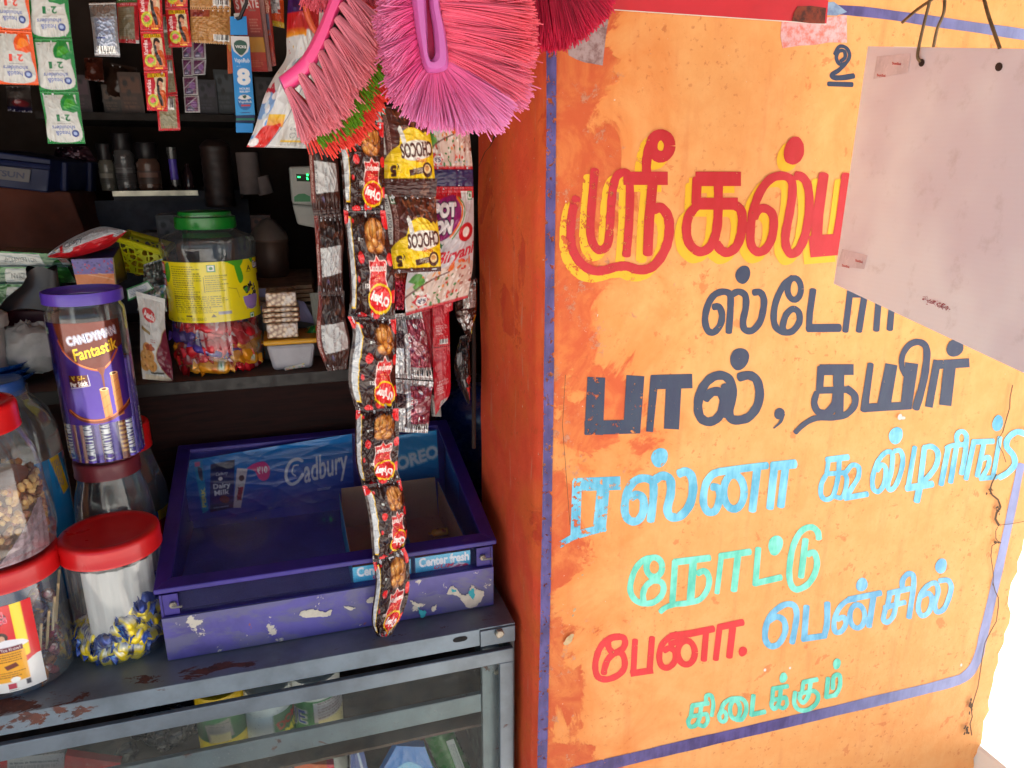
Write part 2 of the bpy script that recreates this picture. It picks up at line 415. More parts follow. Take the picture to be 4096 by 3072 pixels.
def panel(name, q, cv, mat, parent=None, thick=.0006, wave=0.0, seed=3, curlf=None, res=1.0, **kw):
    """a flat printed card or label: q = four points TL TR BR BL in the shop"""
    nu, nv = max(4, int(cv.w*res)), max(4, int(cv.h*res)); U, V = np.meshgrid(np.linspace(0, 1, nu), np.linspace(0, 1, nv)); u, v = U.ravel()[:, None], V.ravel()[:, None]
    tl, tr, br, bl = [np.array(p, float) for p in q]
    pos = (tl*(1-u)+tr*u)*(1-v)+(bl*(1-u)+br*u)*v
    n = np.cross(tr-tl, bl-tl); n /= np.linalg.norm(n); n = -n if n[1] > 0 else n
    d = fold_noise(seed, wave, 8, 2, 2)(u[:, 0], v[:, 0]) if wave else np.zeros(len(u))
    if curlf is not None: d = d+curlf(u[:, 0], v[:, 0])
    fr = pos+n*d[:, None]; col = np.vstack([cv.get(nu, nv)]*2); N = nu*nv
    per = np.concatenate([np.arange(nu), np.arange(1, nv)*nu+nu-1, (nv-1)*nu+np.arange(nu-2, -1, -1), np.arange(nv-2, 0, -1)*nu]); nx = np.roll(per, -1)
    return mk(name, np.vstack([fr, fr-n*thick]), np.vstack([gridfaces(nu, nv), gridfaces(nu, nv, N, True), np.stack([per, nx, nx+N, per+N], 1)]), mat, None, parent, 40, col, **kw)
def band(name, c, r0, r1, z0, z1, a0, a1, cv, mat, parent=None, res=1.0, sx=1.0, sy=1.0, tilt=(0, 0), bumpy=0, **kw):
    """a label round a jar, from angle a0 to a1 (0 is towards the street, plus is to the right), radius r0 at the top to r1"""
    nu, nv = max(4, int(cv.w*res)), max(4, int(cv.h*res)); U, V = np.meshgrid(np.linspace(0, 1, nu), np.linspace(0, 1, nv)); u, v = U.ravel(), V.ravel()
    a = R(a0)+(R(a1)-R(a0))*u; r = r0+(r1-r0)*v; z = z1+(z0-z1)*v
    if bumpy: r = r+fold_noise(4, bumpy, 8, 3, 2)(u, v)
    X = np.stack([c[0]+r*np.sin(a)*sx+tilt[0]*z, c[1]-r*np.cos(a)*sy+tilt[1]*z, c[2]+z], 1)
    return mk(name, X, gridfaces(nu, nv), mat, None, parent, True, cv.get(nu, nv), **kw)
# ============================================================ the place: ground, building, awning
XW, YW, YB = 0.281, 0.80, 1.10          # shop opening's right reveal, wall face, wall back
GZ, CT = -1.45, -0.622                  # ground, counter top
t = NT('sandy_ground'); v = t.pos()
t.link(t.mix(t.ramp(t.noise(3, 6, .6, v), .35, .7), lin((212, 206, 196)), lin((196, 188, 176))), t.p.inputs['Base Color'])
t.p.inputs['Roughness'].default_value = .95; t.bump(t.noise(60, 6, .7, v), .4, .01)
mk('ground', [(-60, -60, GZ), (60, -60, GZ), (60, 60, GZ), (-60, 60, GZ)], [(0, 1, 2, 3)], t.m, smooth=False, kind='structure')
def wall_mat(name, ca, cb, stain, heavy=0.0, scratch=0.0):
    t = NT(name); v = t.pos(); x, y, z = t.sep(v)
    fine = t.noise(26, 6, .65, v); streak = t.noise(9, 5, .6, t.stretch(v, (6, 6, .9)))
    c = t.mix(t.ramp(fine, .3, .75), lin(ca), lin(cb))
    c = t.mix(t.ramp(streak, .5, .85, 0, .28), c, lin(stain))
    # old orange showing through near the corner, with hard tide lines
    near = t.ramp(x, XW+.02, XW+.30, .27, -.16, 'LINEAR')
    near = t.math('ADD', near, t.math('MULTIPLY', t.ramp(t.math('ABSOLUTE', t.math('ADD', z, .10)), .0, .34, .10, 0), 1.0))
    near = t.math('ADD', near, heavy)
    big = t.math('ADD', t.noise(7, 7, .62, v, .6), near)
    m1 = t.ramp(big, .70, .735); m0 = t.ramp(big, .50, .76, 0, .55)
    c = t.mix(m0, c, lin((226, 118, 45))); c = t.mix(t.math('MULTIPLY', m1, t.ramp(t.noise(17, 6, .68, v, .8), .34, .60, .34, .88)), c, lin(stain))
    # raw plaster and pale chips
    raw = t.math('ADD', t.noise(38, 8, .75, v), t.math('MULTIPLY', near, .42))
    c = t.mix(t.ramp(raw, .69, .76, 0, .8), c, lin((214, 150, 118)))
    spk = t.noise(120, 3, .6, v); low = t.ramp(t.noise(11, 4, .6, v), .40, .62)
    c = t.mix(t.math('MULTIPLY', t.ramp(spk, .59, .66), t.math('MULTIPLY', low, .5)), c, lin((190, 88, 44)))
    blot = t.noise(32, 5, .6, v, .4); c = t.mix(t.ramp(blot, .645, .68, 0, .42), c, lin((205, 88, 42)))
    if scratch:
        sc = t.noise(60, 5, .6, t.stretch(v, (1, 1, .16))); c = t.mix(t.math('MULTIPLY', t.ramp(sc, .60, .68, 0, scratch), t.ramp(t.noise(9, 3, .5, v), .42, .6)), c, lin((222, 140, 112)))
    wh = t.math('ADD', t.noise(150, 4, .6, v), t.math('MULTIPLY', near, .10))
    c = t.mix(t.ramp(wh, .715, .745), c, lin((226, 206, 186)))
    dk = t.math('ADD', t.noise(55, 6, .7, v), t.math('MULTIPLY', near, .12)); c = t.mix(t.ramp(dk, .70, .76, 0, .6), c, lin((92, 52, 34)))
    t.link(c, t.p.inputs['Base Color']); t.p.inputs['Roughness'].default_value = .72; t.p.inputs['Specular IOR Level'].default_value = .3
    h = t.math('ADD', t.math('MULTIPLY', t.noise(70, 8, .7, v), .6), t.math('MULTIPLY', m1, .25))
    h = t.math('ADD', h, t.math('MULTIPLY', t.ramp(raw, .70, .8), .5)); t.bump(h, .6, .004); return t.m
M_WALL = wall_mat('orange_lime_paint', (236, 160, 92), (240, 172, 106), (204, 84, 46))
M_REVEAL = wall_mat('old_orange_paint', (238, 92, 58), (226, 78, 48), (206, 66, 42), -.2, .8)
# the painted wall: rows of one outline, with the reveal on the left and a broken right end
rows = []; zs = sorted(set([round(GZ+.0+i*.02, 3) for i in range(0, 104)]+[-.536, -.532])); rg = random.Random(3)
for z in zs:
    if z > 1.0: continue
    xr = 1.19 if z >= -.533 else 1.128+rg.uniform(-.006, .006)+.004*math.sin(z*31)
    wob = .0008*math.sin(z*17)+.0006*math.sin(z*41+1)
    pr = [(XW+.012, YB), (XW+wob, YB-.012)] + [(XW+wob, YB-.012-(YB-.83-.012)*k/8) for k in range(1, 9)]
    for k in range(1, 7):
        a = k/6*math.pi/2; pr.append((XW+.022+wob*(1-k/6)-.022*math.cos(a), YW+.03-.03*math.sin(a)))
    pr += [(XW+.022+(xr-XW-.022)*k/12, YW) for k in range(1, 13)] + [(xr, YB), (XW+.012, YB)]
    rows.append([(a, b, z) for a, b in pr])
n = len(rows[0]); V = [p for r_ in rows for p in r_]; F = []; MI = []
for i in range(len(rows)-1):
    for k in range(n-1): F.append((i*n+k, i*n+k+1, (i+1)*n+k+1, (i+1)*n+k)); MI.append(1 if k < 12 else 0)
F.append(tuple(range((len(rows)-1)*n, len(rows)*n-1))); MI.append(0)
WALL = thing('shop_wall', 'orange painted shop wall with hand lettered Tamil words and a blue border line', 'wall', (XW, YW, GZ))
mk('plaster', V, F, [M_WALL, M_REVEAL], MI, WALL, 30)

def paint_mat(name, c, c2, wear=.5, fade=None):
    t = NT(name); v = t.pos(); x, y, z = t.sep(v); n1 = t.math('ADD', t.math('MULTIPLY', t.noise(24, 5, .6, v), .5), t.math('MULTIPLY', t.noise(70, 4, .6, t.stretch(v, (1, 1, .22))), .5))
    pc = t.mix(t.ramp(n1, .38, .62), lin(c), lin(tuple(min(255, q*1.08+8) for q in c2)))
    if fade: pc = t.mix(t.math('MULTIPLY', t.ramp(x, XW+.35, 1.0), t.ramp(n1, .2, .7, .55, 1)), pc, lin(fade))
    t.link(pc, t.p.inputs['Base Color']); t.p.inputs['Roughness'].default_value = .55
    near = t.ramp(x, XW+.02, XW+.26, .19, 0, 'LINEAR'); w = t.math('ADD', t.noise(95, 7, .72, v), t.math('MULTIPLY', near, wear))
    w2 = t.math('MULTIPLY', t.ramp(w, .66, .70), 1)
    tr = t.new('ShaderNodeBsdfTransparent'); mx = t.new('ShaderNodeMixShader'); t.link(w2, mx.inputs[0]); t.link(t.p.outputs[0], mx.inputs[1]); t.link(tr.outputs[0], mx.inputs[2])
    t.link(mx.outputs[0], t.out.inputs[0]); t.bump(t.noise(90, 6, .7, v), .3, .002); return t.m
class Brush:
    """brush strokes traced on the photograph and laid on the wall face, each a hair above the last"""
    def __init__(s, h0=.0003): s.V = []; s.F = []; s.h = h0; s.rg = random.Random(5)
    def _pt(s, p): q = P(p[0], p[1], YW-s.h); s.V.append(tuple(q)); return len(s.V)-1
    def stroke(s, k, pts, w, smooth=True, cap=True, off=(0, 0), grow=0):
        sc = ZOOM[k][2]; pts = [(p[0]+off[0], p[1]+off[1]) for p in pts]
        pts = smoothline(pts, 7) if smooth and len(pts) > 2 else [np.array(p, float) for p in pts]
        pts = [np.array(p) for p in zq(k, pts)]; n = len(pts)
        ws = list(w) if isinstance(w, (tuple, list)) else [w, w]
        ph = s.rg.uniform(0, 6); first = True; prev = None
        for i, p in enumerate(pts):
            d = pts[min(i+1, n-1)]-pts[max(i-1, 0)]; d = d/(np.linalg.norm(d)+1e-9); nn = np.array([-d[1], d[0]])
            hw = (ws[0]+(ws[-1]-ws[0])*i/max(1, n-1)+grow)/sc/2*(1+.035*math.sin(i*.9+ph)+.025*s.rg.uniform(-1, 1))
            s.h += 8e-7
            if cap and i == 0:
                c = s._pt(p); ring = [s._pt(p+hw*(math.cos(a)*nn-.55*math.sin(a)*d)) for a in [math.pi*j/6 for j in range(7)]]
                for j in range(6): s.F.append((c, ring[j+1], ring[j]))
            a, b = s._pt(p+hw*nn), s._pt(p-hw*nn)
            if prev: s.F.append((prev[0], prev[1], b, a))
            prev = (a, b)
            if cap and i == n-1:
                c = s._pt(p); ring = [s._pt(p+hw*(math.cos(a)*nn+.55*math.sin(a)*d)) for a in [math.pi*j/6 for j in range(7)]]
                for j in range(6): s.F.append((c, ring[j], ring[j+1]))
        return s
    def ring(s, k, c, r, w, off=(0, 0), grow=0, a0=0, a1=360):
        m = 22; pts = [(c[0]+r[0]*math.cos(R(a0+(a1-a0)*i/m)), c[1]+r[1]*math.sin(R(a0+(a1-a0)*i/m))) for i in range(m+1)]
        return s.stroke(k, pts, w, False, a1-a0 < 360, off, grow)
    def dot(s, k, c, r, off=(0, 0), grow=0, lean=.12):
        s.h += 6e-6; q = zq(k, [(c[0]+off[0], c[1]+off[1])])[0]; sc = ZOOM[k][2]; ci = s._pt(q)
        ring = []
        for j in range(24):
            a = 2*math.pi*j/24; jx = 1+.03*math.sin(3*a+c[0])+.02*s.rg.uniform(-1, 1); y = (r[1]+grow)*math.sin(a)*jx/sc
            ring.append(s._pt((q[0]+(r[0]+grow)*math.cos(a)*jx/sc-lean*y, q[1]+y)))
        for j in range(24): s.F.append((ci, ring[j], ring[(j+1) % 24]))
        return s
    def run(s, lst, off=(0, 0), grow=0):
        for it in lst:
            k, kind = it[0], it[1]
            if kind == 'ring': s.ring(k, it[2], it[3], it[4], off, grow)
            elif kind == 'dot': s.dot(k, it[2], it[3], off, grow*.5)
            elif kind == 'l': s.stroke(k, it[2], it[3], False, True, off, grow)
            elif kind == 'f': s.stroke(k, it[2], it[3], False, False, off, grow)
            else: s.stroke(k, it[2], it[3], True, True, off, grow)
        return s
    def build(s, name, m, label=None):
        # faces towards the street
        F = []
        for f in s.F:
            a, b, c = (np.array(s.V[i]) for i in f[:3]); F.append(f if np.cross(b-a, c-a)[1] < 0 else f[::-1])
        return mk(name, s.V, F, m, None, WALL, False, label=label)
HEAD = [('B', 's', [(187, 605), (160, 700), (147, 820), (152, 930), (178, 1010), (228, 1075), (300, 1118), (380, 1118), (460, 1095), (540, 1088), (620, 1112), (690, 1108), (745, 1075), (800, 1000), (835, 910), (845, 820), (838, 745), (810, 695), (772, 672), (735, 690)], (62, 70)),
        ('B', 's', [(316, 408), (300, 600), (286, 800), (294, 900), (332, 965), (378, 968), (412, 920), (424, 800), (434, 650), (448, 530), (474, 450), (520, 425), (556, 450), (566, 560), (560, 780), (541, 1010)], 60),
        ('B', 'f', [(520, 466), (834, 466)], 96), ('B', 'l', [(727, 500), (702, 760), (692, 1000)], (72, 66)),
        ('B', 's', [(684, 440), (684, 350), (696, 270), (722, 200)], 66), ('B', 'ring', (784, 236), (64, 78), 82),
        ('B', 'f', [(1030, 470), (1352, 470)], 100), ('B', 'l', [(1042, 470), (1034, 640)], 66), ('B', 'f', [(1015, 646), (1330, 646)], 84),
        ('B', 's', [(1300, 650), (1350, 690), (1362, 770), (1350, 870), (1318, 950), (1262, 990), (1212, 975), (1180, 930)], 66),
        ('B', 's', [(1192, 500), (1192, 640), (1186, 780), (1168, 880), (1124, 960), (1056, 985), (988, 930), (966, 830), (984, 730), (1044, 655)], 66),
        ('B', 's', [(1446, 740), (1474, 690), (1526, 680), (1574, 720), (1584, 800), (1566, 900), (1520, 972), (1464, 985), (1424, 935), (1420, 830), (1438, 700), (1484, 570), (1556, 475), (1640, 448), (1706, 478), (1716, 570), (1694, 720), (1668, 860), (1672, 950), (1706, 1000), (1752, 980), (1796, 900), (1826, 770), (1836, 610), (1818, 500), (1776, 452), (1744, 448)], 62),
        ('B', 'dot', (1728, 272), (72, 100)),
        ('B', 'l', [(1938, 442), (1898, 720), (1882, 940)], (72, 84)), ('B', 'f', [(1838, 950), (2060, 932)], 150), ('B', 'l', [(2098, 444), (2060, 740), (2020, 960)], 70)]
b = Brush(.0003).run(HEAD, (-46, 46), 6); b.build('lettering_shadow', paint_mat('yellow_paint', (230, 174, 0), (216, 156, 4), .75))
b = Brush(.0009).run(HEAD); b.build('painted_lettering', paint_mat('red_paint', (188, 16, 20), (174, 16, 26), .55))
NAVY = paint_mat('navy_paint', (30, 40, 74), (28, 42, 66), .6)
b = Brush().run([
    ('C', 's', [(262, 388), (300, 388), (320, 440), (308, 510), (264, 560), (222, 545), (205, 470), (226, 370), (270, 305), (330, 284), (374, 305), (378, 390), (366, 560)], 46),
    ('C', 's', [(380, 310), (430, 284), (478, 310), (482, 390), (464, 480), (474, 540), (526, 548), (578, 490), (602, 400), (604, 330), (578, 288), (536, 290)], 46), ('C', 'dot', (463, 168), (50, 62)),
    ('C', 'ring', (812, 265), (46, 74), 42), ('C', 's', [(800, 190), (740, 240), (688, 350), (672, 460), (690, 530), (742, 560), (800, 552), (846, 490), (842, 425), (802, 402), (758, 440), (735, 510), (738, 548)], 44),
    ('C', 'l', [(940, 272), (918, 430), (912, 538)], 44), ('C', 'l', [(905, 532), (1120, 530)], 54),
    ('C', 'l', [(1192, 290), (1160, 552)], 44), ('C', 'f', [(1170, 300), (1330, 300)], 50), ('C', 'l', [(1292, 300), (1252, 552)], 46),
    ('C', 'l', [(1390, 300), (1370, 545)], 44), ('C', 'f', [(1370, 300), (1520, 300)], 40), ('C', 'l', [(1484, 300), (1462, 540)], 44), ('C', 'dot', (1470, 200), (48, 60)),
    ('D', 'f', [(342, 312), (322, 735)], 138), ('D', 'f', [(256, 686), (660, 674)], 104), ('D', 'f', [(630, 300), (602, 722)], 126),
    ('D', 'f', [(772, 300), (734, 714)], (62, 54)), ('D', 'f', [(748, 348), (1050, 340)], 112), ('D', 'f', [(914, 340), (896, 694)], 114),
    ('D', 's', [(1146, 470), (1190, 425), (1246, 420), (1280, 470), (1268, 560), (1226, 620), (1166, 640), (1112, 610), (1092, 540), (1104, 440), (1146, 360), (1206, 308), (1278, 300), (1332, 345), (1346, 440), (1322, 550), (1334, 615), (1392, 628), (1470, 602), (1530, 520), (1546, 420), (1522, 330), (1466, 298), (1396, 312)], 66), ('D', 'l', [(1306, 380), (1300, 590)], 92),
    ('D', 'dot', (1398, 176), (70, 82)), ('D', 'dot', (1692, 580), (38, 42)), ('D', 's', [(1716, 585), (1700, 640), (1650, 688)], (36, 8)),
    ('C', 'f', [(985, 816), (1216, 814)], 76), ('C', 'l', [(994, 800), (984, 955)], 50), ('C', 'f', [(962, 957), (1185, 950)], 46),
    ('C', 's', [(1170, 945), (1222, 990), (1220, 1060), (1164, 1120), (1080, 1140), (960, 1145), (880, 1185), (820, 1242)], (52, 34)),
    ('C', 's', [(1112, 850), (1108, 950), (1090, 1050), (1030, 1112), (972, 1098), (948, 1040), (966, 970)], (70, 40)), ('C', 'l', [(1125, 850), (1118, 1120)], 56),
    ('C', 'l', [(1332, 778), (1300, 1000), (1290, 1090)], (44, 56)), ('C', 'f', [(1280, 1076), (1604, 1058)], 56), ('C', 'f', [(1474, 778), (1420, 1070)], (84, 92)), ('C', 'f', [(1612, 770), (1572, 1080)], (90, 76)),
    ('C', 's', [(1566, 850), (1544, 790), (1550, 715), (1592, 650), (1654, 626), (1706, 655), (1714, 740), (1690, 900), (1640, 1078)], (34, 54)),
    ('C', 'f', [(1786, 750), (1728, 1070)], 52), ('C', 'f', [(1762, 782), (2004, 768)], 62), ('C', 'f', [(1872, 780), (1840, 1058)], 84), ('C', 'dot', (1905, 668), (57, 60))])
b.build('painted_lettering', NAVY)
b = Brush().run([('H', 's', [(2022, 338), (2046, 318), (2042, 284), (2014, 284), (1998, 318), (2016, 354), (2054, 346), (2072, 304), (2052, 264), (2014, 258), (1990, 300)], 20), ('H', 's', [(2050, 350), (2012, 388), (1978, 410), (1982, 428), (2030, 430), (2094, 420)], (22, 32)), ('H', 'l', [(1955, 464), (2086, 468)], 28)])
b.build('painted_lettering', NAVY)
b = Brush().run([
    ('D', 'l', [(200, 1080), (186, 1480)], 72), ('D', 'f', [(176, 1104), (520, 1092)], 98), ('D', 'f', [(392, 1140), (362, 1448)], 92), ('D', 'f', [(176, 1480), (412, 1416)], 60), ('D', 'l', [(70, 1548), (170, 1490)], 46),
    ('D', 's', [(600, 1200), (640, 1176), (686, 1206), (688, 1300), (650, 1366), (596, 1372), (558, 1330), (552, 1250), (574, 1150), (622, 1080), (690, 1056), (752, 1080), (764, 1170), (742, 1370)], 60),
    ('D', 's', [(772, 1070), (830, 1038), (886, 1068), (890, 1170), (866, 1280), (888, 1338), (958, 1336), (1026, 1260), (1054, 1150), (1046, 1050), (1006, 1008), (952, 1022)], 64), ('D', 'dot', (808, 903), (62, 72)),
    ('D', 's', [(1196, 1120), (1240, 1130), (1252, 1200), (1222, 1290), (1170, 1306), (1132, 1240), (1146, 1110), (1198, 1030), (1272, 1004)], 56), ('D', 'ring', (1356, 1158), (76, 126), 56), ('D', 'l', [(1240, 1010), (1420, 985), (1600, 962)], 56), ('D', 'l', [(1530, 970), (1492, 1295)], 60),
    ('D', 'l', [(1656, 960), (1622, 1275)], 60), ('D', 'l', [(1640, 968), (1806, 950)], 66), ('D', 'l', [(1738, 960), (1702, 1262)], 60),
    ('E', 'l', [(430, 600), (606, 578)], 54), ('E', 'l', [(446, 590), (430, 710)], 40), ('E', 'f', [(412, 718), (590, 706)], 42),
    ('E', 's', [(424, 725), (386, 800), (382, 890), (422, 930), (480, 900), (512, 800), (528, 700), (534, 590)], 42), ('E', 's', [(570, 705), (596, 760), (578, 870), (546, 915), (500, 905)], 40), ('E', 's', [(592, 700), (640, 645), (692, 660), (692, 740), (640, 830), (592, 912)], 42), ('E', 'l', [(580, 918), (766, 884)], 48),
    ('E', 's', [(846, 690), (886, 642), (920, 680), (904, 800), (860, 862), (816, 840), (810, 750), (842, 640), (888, 566), (938, 532), (974, 560), (966, 690), (936, 810), (960, 850), (1008, 800), (1050, 680), (1060, 580), (1036, 524), (992, 528)], 42), ('E', 'dot', (1003, 398), (58, 72)),
    ('E', 'l', [(1160, 494), (1104, 830)], 42), ('E', 'l', [(1092, 836), (1306, 800)], 58), ('E', 's', [(1236, 500), (1300, 490), (1350, 540), (1340, 640), (1290, 720), (1230, 780)], 46), ('E', 'l', [(1240, 500), (1206, 780)], 46), ('E', 'l', [(1206, 800), (1176, 945)], 56),
    ('E', 'l', [(1440, 490), (1378, 806)], 46), ('E', 's', [(1420, 505), (1470, 482), (1530, 478)], 42), ('E', 'l', [(1506, 490), (1456, 786)], 46), ('E', 'ring', (1548, 420), (42, 56), 42), ('E', 's', [(1588, 440), (1576, 560), (1546, 716)], 44),
    ('E', 'l', [(1652, 445), (1584, 760)], 44), ('E', 'l', [(1640, 452), (1812, 446)], 48), ('E', 'l', [(1732, 470), (1678, 735)], 44), ('E', 's', [(1710, 600), (1774, 580), (1766, 660), (1716, 752)], 40), ('E', 'l', [(1700, 756), (1836, 744)], 42), ('E', 'l', [(1866, 414), (1834, 600), (1806, 755)], 40), ('E', 'dot', (1847, 297), (45, 68)),
    ('E', 's', [(2072, 385), (2006, 368), (1936, 420), (1922, 490), (1978, 565), (1986, 640), (1932, 706), (1862, 748)], 50)])
b.build('painted_lettering', paint_mat('sky_blue_paint', (76, 164, 196), (112, 184, 206), .75))
GRN = paint_mat('sea_green_paint', (84, 194, 168), (116, 206, 184), .5)
b = Brush().run([
    ('F', 'ring', (702, 484), (70, 86), 56), ('F', 's', [(700, 398), (610, 420), (536, 500), (494, 620), (494, 710), (540, 780), (620, 806), (704, 790), (768, 730), (784, 660), (756, 612), (692, 606), (630, 650), (602, 720), (606, 780)], 54), ('F', 'l', [(640, 530), (690, 600)], 44),
    ('F', 'l', [(886, 432), (862, 790)], 56), ('F', 'l', [(882, 440), (1190, 402)], 62), ('F', 'l', [(1046, 440), (1022, 770)], 66), ('F', 's', [(1086, 540), (1146, 518), (1186, 580), (1172, 680), (1106, 768), (1000, 800), (880, 814), (800, 842), (756, 880)], (56, 46)),
    ('F', 'l', [(1296, 382), (1256, 712)], 50), ('F', 'l', [(1284, 388), (1548, 348)], 58), ('F', 'l', [(1442, 380), (1406, 690)], 58),
    ('F', 'l', [(1622, 318), (1596, 640)], 54), ('F', 'l', [(1590, 628), (1822, 574)], 56), ('F', 'dot', (1775, 290), (65, 90)),
    ('F', 's', [(2158, 232), (2146, 170), (2090, 130), (2004, 165), (1934, 290), (1902, 450), (1898, 580), (1926, 662), (1976, 680), (2060, 636), (2120, 545), (2142, 440), (2114, 355), (2060, 372)], 56), ('F', 'l', [(2040, 240), (2000, 570)], 56),
    ('G', 'l', [(125, 1210), (240, 1192)], 34), ('G', 'l', [(126, 1210), (114, 1284)], 32), ('G', 'f', [(104, 1290), (232, 1268)], 32), ('G', 's', [(190, 1200), (176, 1300), (148, 1352), (108, 1360), (96, 1322), (116, 1286)], 32), ('G', 's', [(226, 1268), (236, 1318), (208, 1358), (170, 1345)], 30), ('G', 's', [(224, 1196), (226, 1142), (260, 1138), (276, 1200), (264, 1284)], 30),
    ('G', 'ring', (344, 1288), (26, 38), 30), ('G', 'ring', (432, 1240), (36, 66), 32), ('G', 's', [(326, 1270), (350, 1200), (400, 1164), (470, 1158), (508, 1190), (512, 1250), (482, 1308), (440, 1312)], 32),
    ('G', 'l', [(565, 1136), (550, 1280)], 34), ('G', 'l', [(548, 1276), (648, 1254)], 36),
    ('G', 'l', [(702, 1090), (812, 1070)], 34), ('G', 'l', [(706, 1090), (700, 1166)], 30), ('G', 'f', [(690, 1172), (806, 1150)], 32), ('G', 's', [(762, 1085), (750, 1186), (716, 1234), (694, 1204), (704, 1166)], 32), ('G', 's', [(800, 1152), (806, 1200), (780, 1230), (754, 1220)], 28), ('G', 'dot', (780, 1010), (28, 38)),
    ('G', 'l', [(922, 1042), (1024, 1022)], 34), ('G', 'l', [(924, 1045), (914, 1112)], 30), ('G', 'f', [(886, 1126), (1006, 1102)], 30), ('G', 's', [(976, 1042), (960, 1138), (924, 1188), (896, 1156), (914, 1116)], 32), ('G', 's', [(1002, 1104), (1030, 1136), (1018, 1192), (960, 1238), (892, 1240), (858, 1190), (866, 1112)], 32),
    ('G', 'l', [(1102, 1012), (1088, 1152)], 34), ('G', 'l', [(1084, 1150), (1162, 1132)], 32), ('G', 's', [(1136, 1090), (1142, 1006), (1180, 988), (1190, 1040), (1176, 1100), (1146, 1140)], 32), ('G', 'dot', (1165, 910), (28, 40))])
b.build('painted_lettering', GRN)
b = Brush().run([
    ('F', 's', [(398, 1096), (310, 1112), (230, 1185), (186, 1300), (182, 1400), (212, 1462), (290, 1476), (380, 1440), (434, 1380), (438, 1300), (408, 1244), (352, 1246), (292, 1300), (262, 1380), (256, 1426)], 56), ('F', 's', [(330, 1240), (296, 1190), (300, 1130), (350, 1106), (420, 1104), (444, 1146), (424, 1204), (362, 1240)], 56),
    ('F', 'l', [(532, 1130), (516, 1430)], 55), ('F', 'f', [(490, 1426), (692, 1396)], 60), ('F', 'l', [(682, 1108), (660, 1400)], 55),
    ('F', 's', [(790, 1222), (842, 1200), (888, 1240), (880, 1320), (830, 1370), (772, 1362), (746, 1292), (764, 1184), (826, 1112), (900, 1076)], 54), ('F', 'ring', (985, 1240), (76, 106), 56), ('F', 'l', [(850, 1094), (1030, 1070), (1224, 1030)], 60), ('F', 'l', [(840, 1165), (980, 1120)], 54), ('F', 'l', [(1160, 1060), (1140, 1306)], 55),
    ('F', 'l', [(1282, 1002), (1246, 1300)], 54), ('F', 'l', [(1274, 1016), (1484, 972)], 60), ('F', 'l', [(1396, 1020), (1366, 1278)], 58), ('F', 'dot', (1485, 1230), (38, 44))])
b.build('painted_lettering', paint_mat('brick_red_paint', (216, 44, 44), (204, 36, 44), .5))
b = Brush().run([
    ('G', 's', [(676, 600), (730, 570), (784, 600), (792, 680), (746, 765), (684, 780), (648, 720), (664, 610), (718, 530), (794, 482), (856, 490), (876, 555), (862, 660), (842, 758)], 44),
    ('G', 'l', [(946, 496), (930, 730)], 45), ('G', 'l', [(918, 730), (1084, 706)], 46), ('G', 's', [(1096, 472), (1094, 620), (1076, 700)], 45),
    ('G', 's', [(1170, 590), (1212, 574), (1230, 620), (1196, 676), (1152, 676), (1146, 600), (1180, 512), (1238, 456), (1300, 446)], 38), ('G', 'ring', (1312, 568), (54, 84), 38), ('G', 'l', [(1250, 446), (1480, 400)], 42), ('G', 'l', [(1430, 420), (1396, 640)], 42), ('G', 'dot', (1345, 340), (42, 50)),
    ('G', 'l', [(1536, 402), (1690, 368)], 40), ('G', 'l', [(1546, 404), (1526, 512)], 38), ('G', 'l', [(1506, 506), (1656, 466)], 38), ('G', 's', [(1606, 390), (1592, 480), (1570, 566), (1528, 610), (1500, 590), (1512, 524)], 38), ('G', 's', [(1638, 382), (1638, 310), (1678, 262), (1714, 276), (1716, 360), (1684, 576)], 40),
    ('G', 's', [(1780, 420), (1826, 402), (1850, 450), (1826, 536), (1776, 562), (1750, 504), (1774, 402), (1826, 342), (1876, 330), (1894, 390), (1870, 480), (1888, 536), (1938, 510), (1976, 420), (1988, 350), (1962, 308), (1904, 312)], 38), ('G', 'dot', (1915, 205), (42, 55))])
b.build('painted_lettering', paint_mat('cornflower_paint', (84, 156, 194), (112, 176, 204), .4))
b = Brush(.0004)
b.stroke(0, [(2206, -60), (2205, 500), (2200, 1000), (2192, 1800), (2180, 2500), (2168, 3072), (2162, 3300)], 39)
b.stroke(0, [(2180, 3120), (2389, 3068), (2700, 2993), (3100, 2900), (3500, 2805), (3780, 2736), (3868, 2700), (3912, 2630), (3934, 2540), (3990, 2300), (4046, 2045), (4084, 1860)], (48, 30))
b.stroke(0, [(3310, 36), (3500, 52), (3800, 95), (4110, 140), (4300, 168)], (38, 46))
b.build('border_line', paint_mat('violet_blue_paint', (58, 44, 100), (78, 66, 124), .55, (138, 146, 190)))
M_CRACK = plain('crack_shadow', (92, 68, 46), .95)
b = Brush(.0045)
for pts, w in (([(1970, -20), (1950, 80), (1946, 170), (1925, 240), (1905, 310), (1888, 372)], 9), ([(1888, 372), (1850, 430), (1860, 490), (1890, 540), (1915, 620)], 6),
               ([(1835, 720), (1800, 790), (1782, 850), (1800, 890), (1850, 930), (1872, 990), (1838, 1040), (1828, 1090), (1856, 1142)], (12, 20)), ([(1856, 1142), (1960, 1130), (2075, 1108)], 5),
               ([(1856, 1142), (1830, 1190), (1832, 1250), (1850, 1282)], 6), ([(1850, 1282), (1800, 1312), (1790, 1400), (1802, 1480), (1812, 1560), (1806, 1640)], 7)): b.stroke('E', pts, w, False)
for q in range(46):
    cx_, cy_, sx_, sy_ = ((1788, 860, 9, 18), (1852, 1010, 15, 24), (1842, 1284, 16, 5))[q % 3]; b.dot('E', (cx_+b.rg.gauss(0, sx_), cy_+b.rg.gauss(0, sy_)), (b.rg.uniform(2, 9), b.rg.uniform(3, 11)))
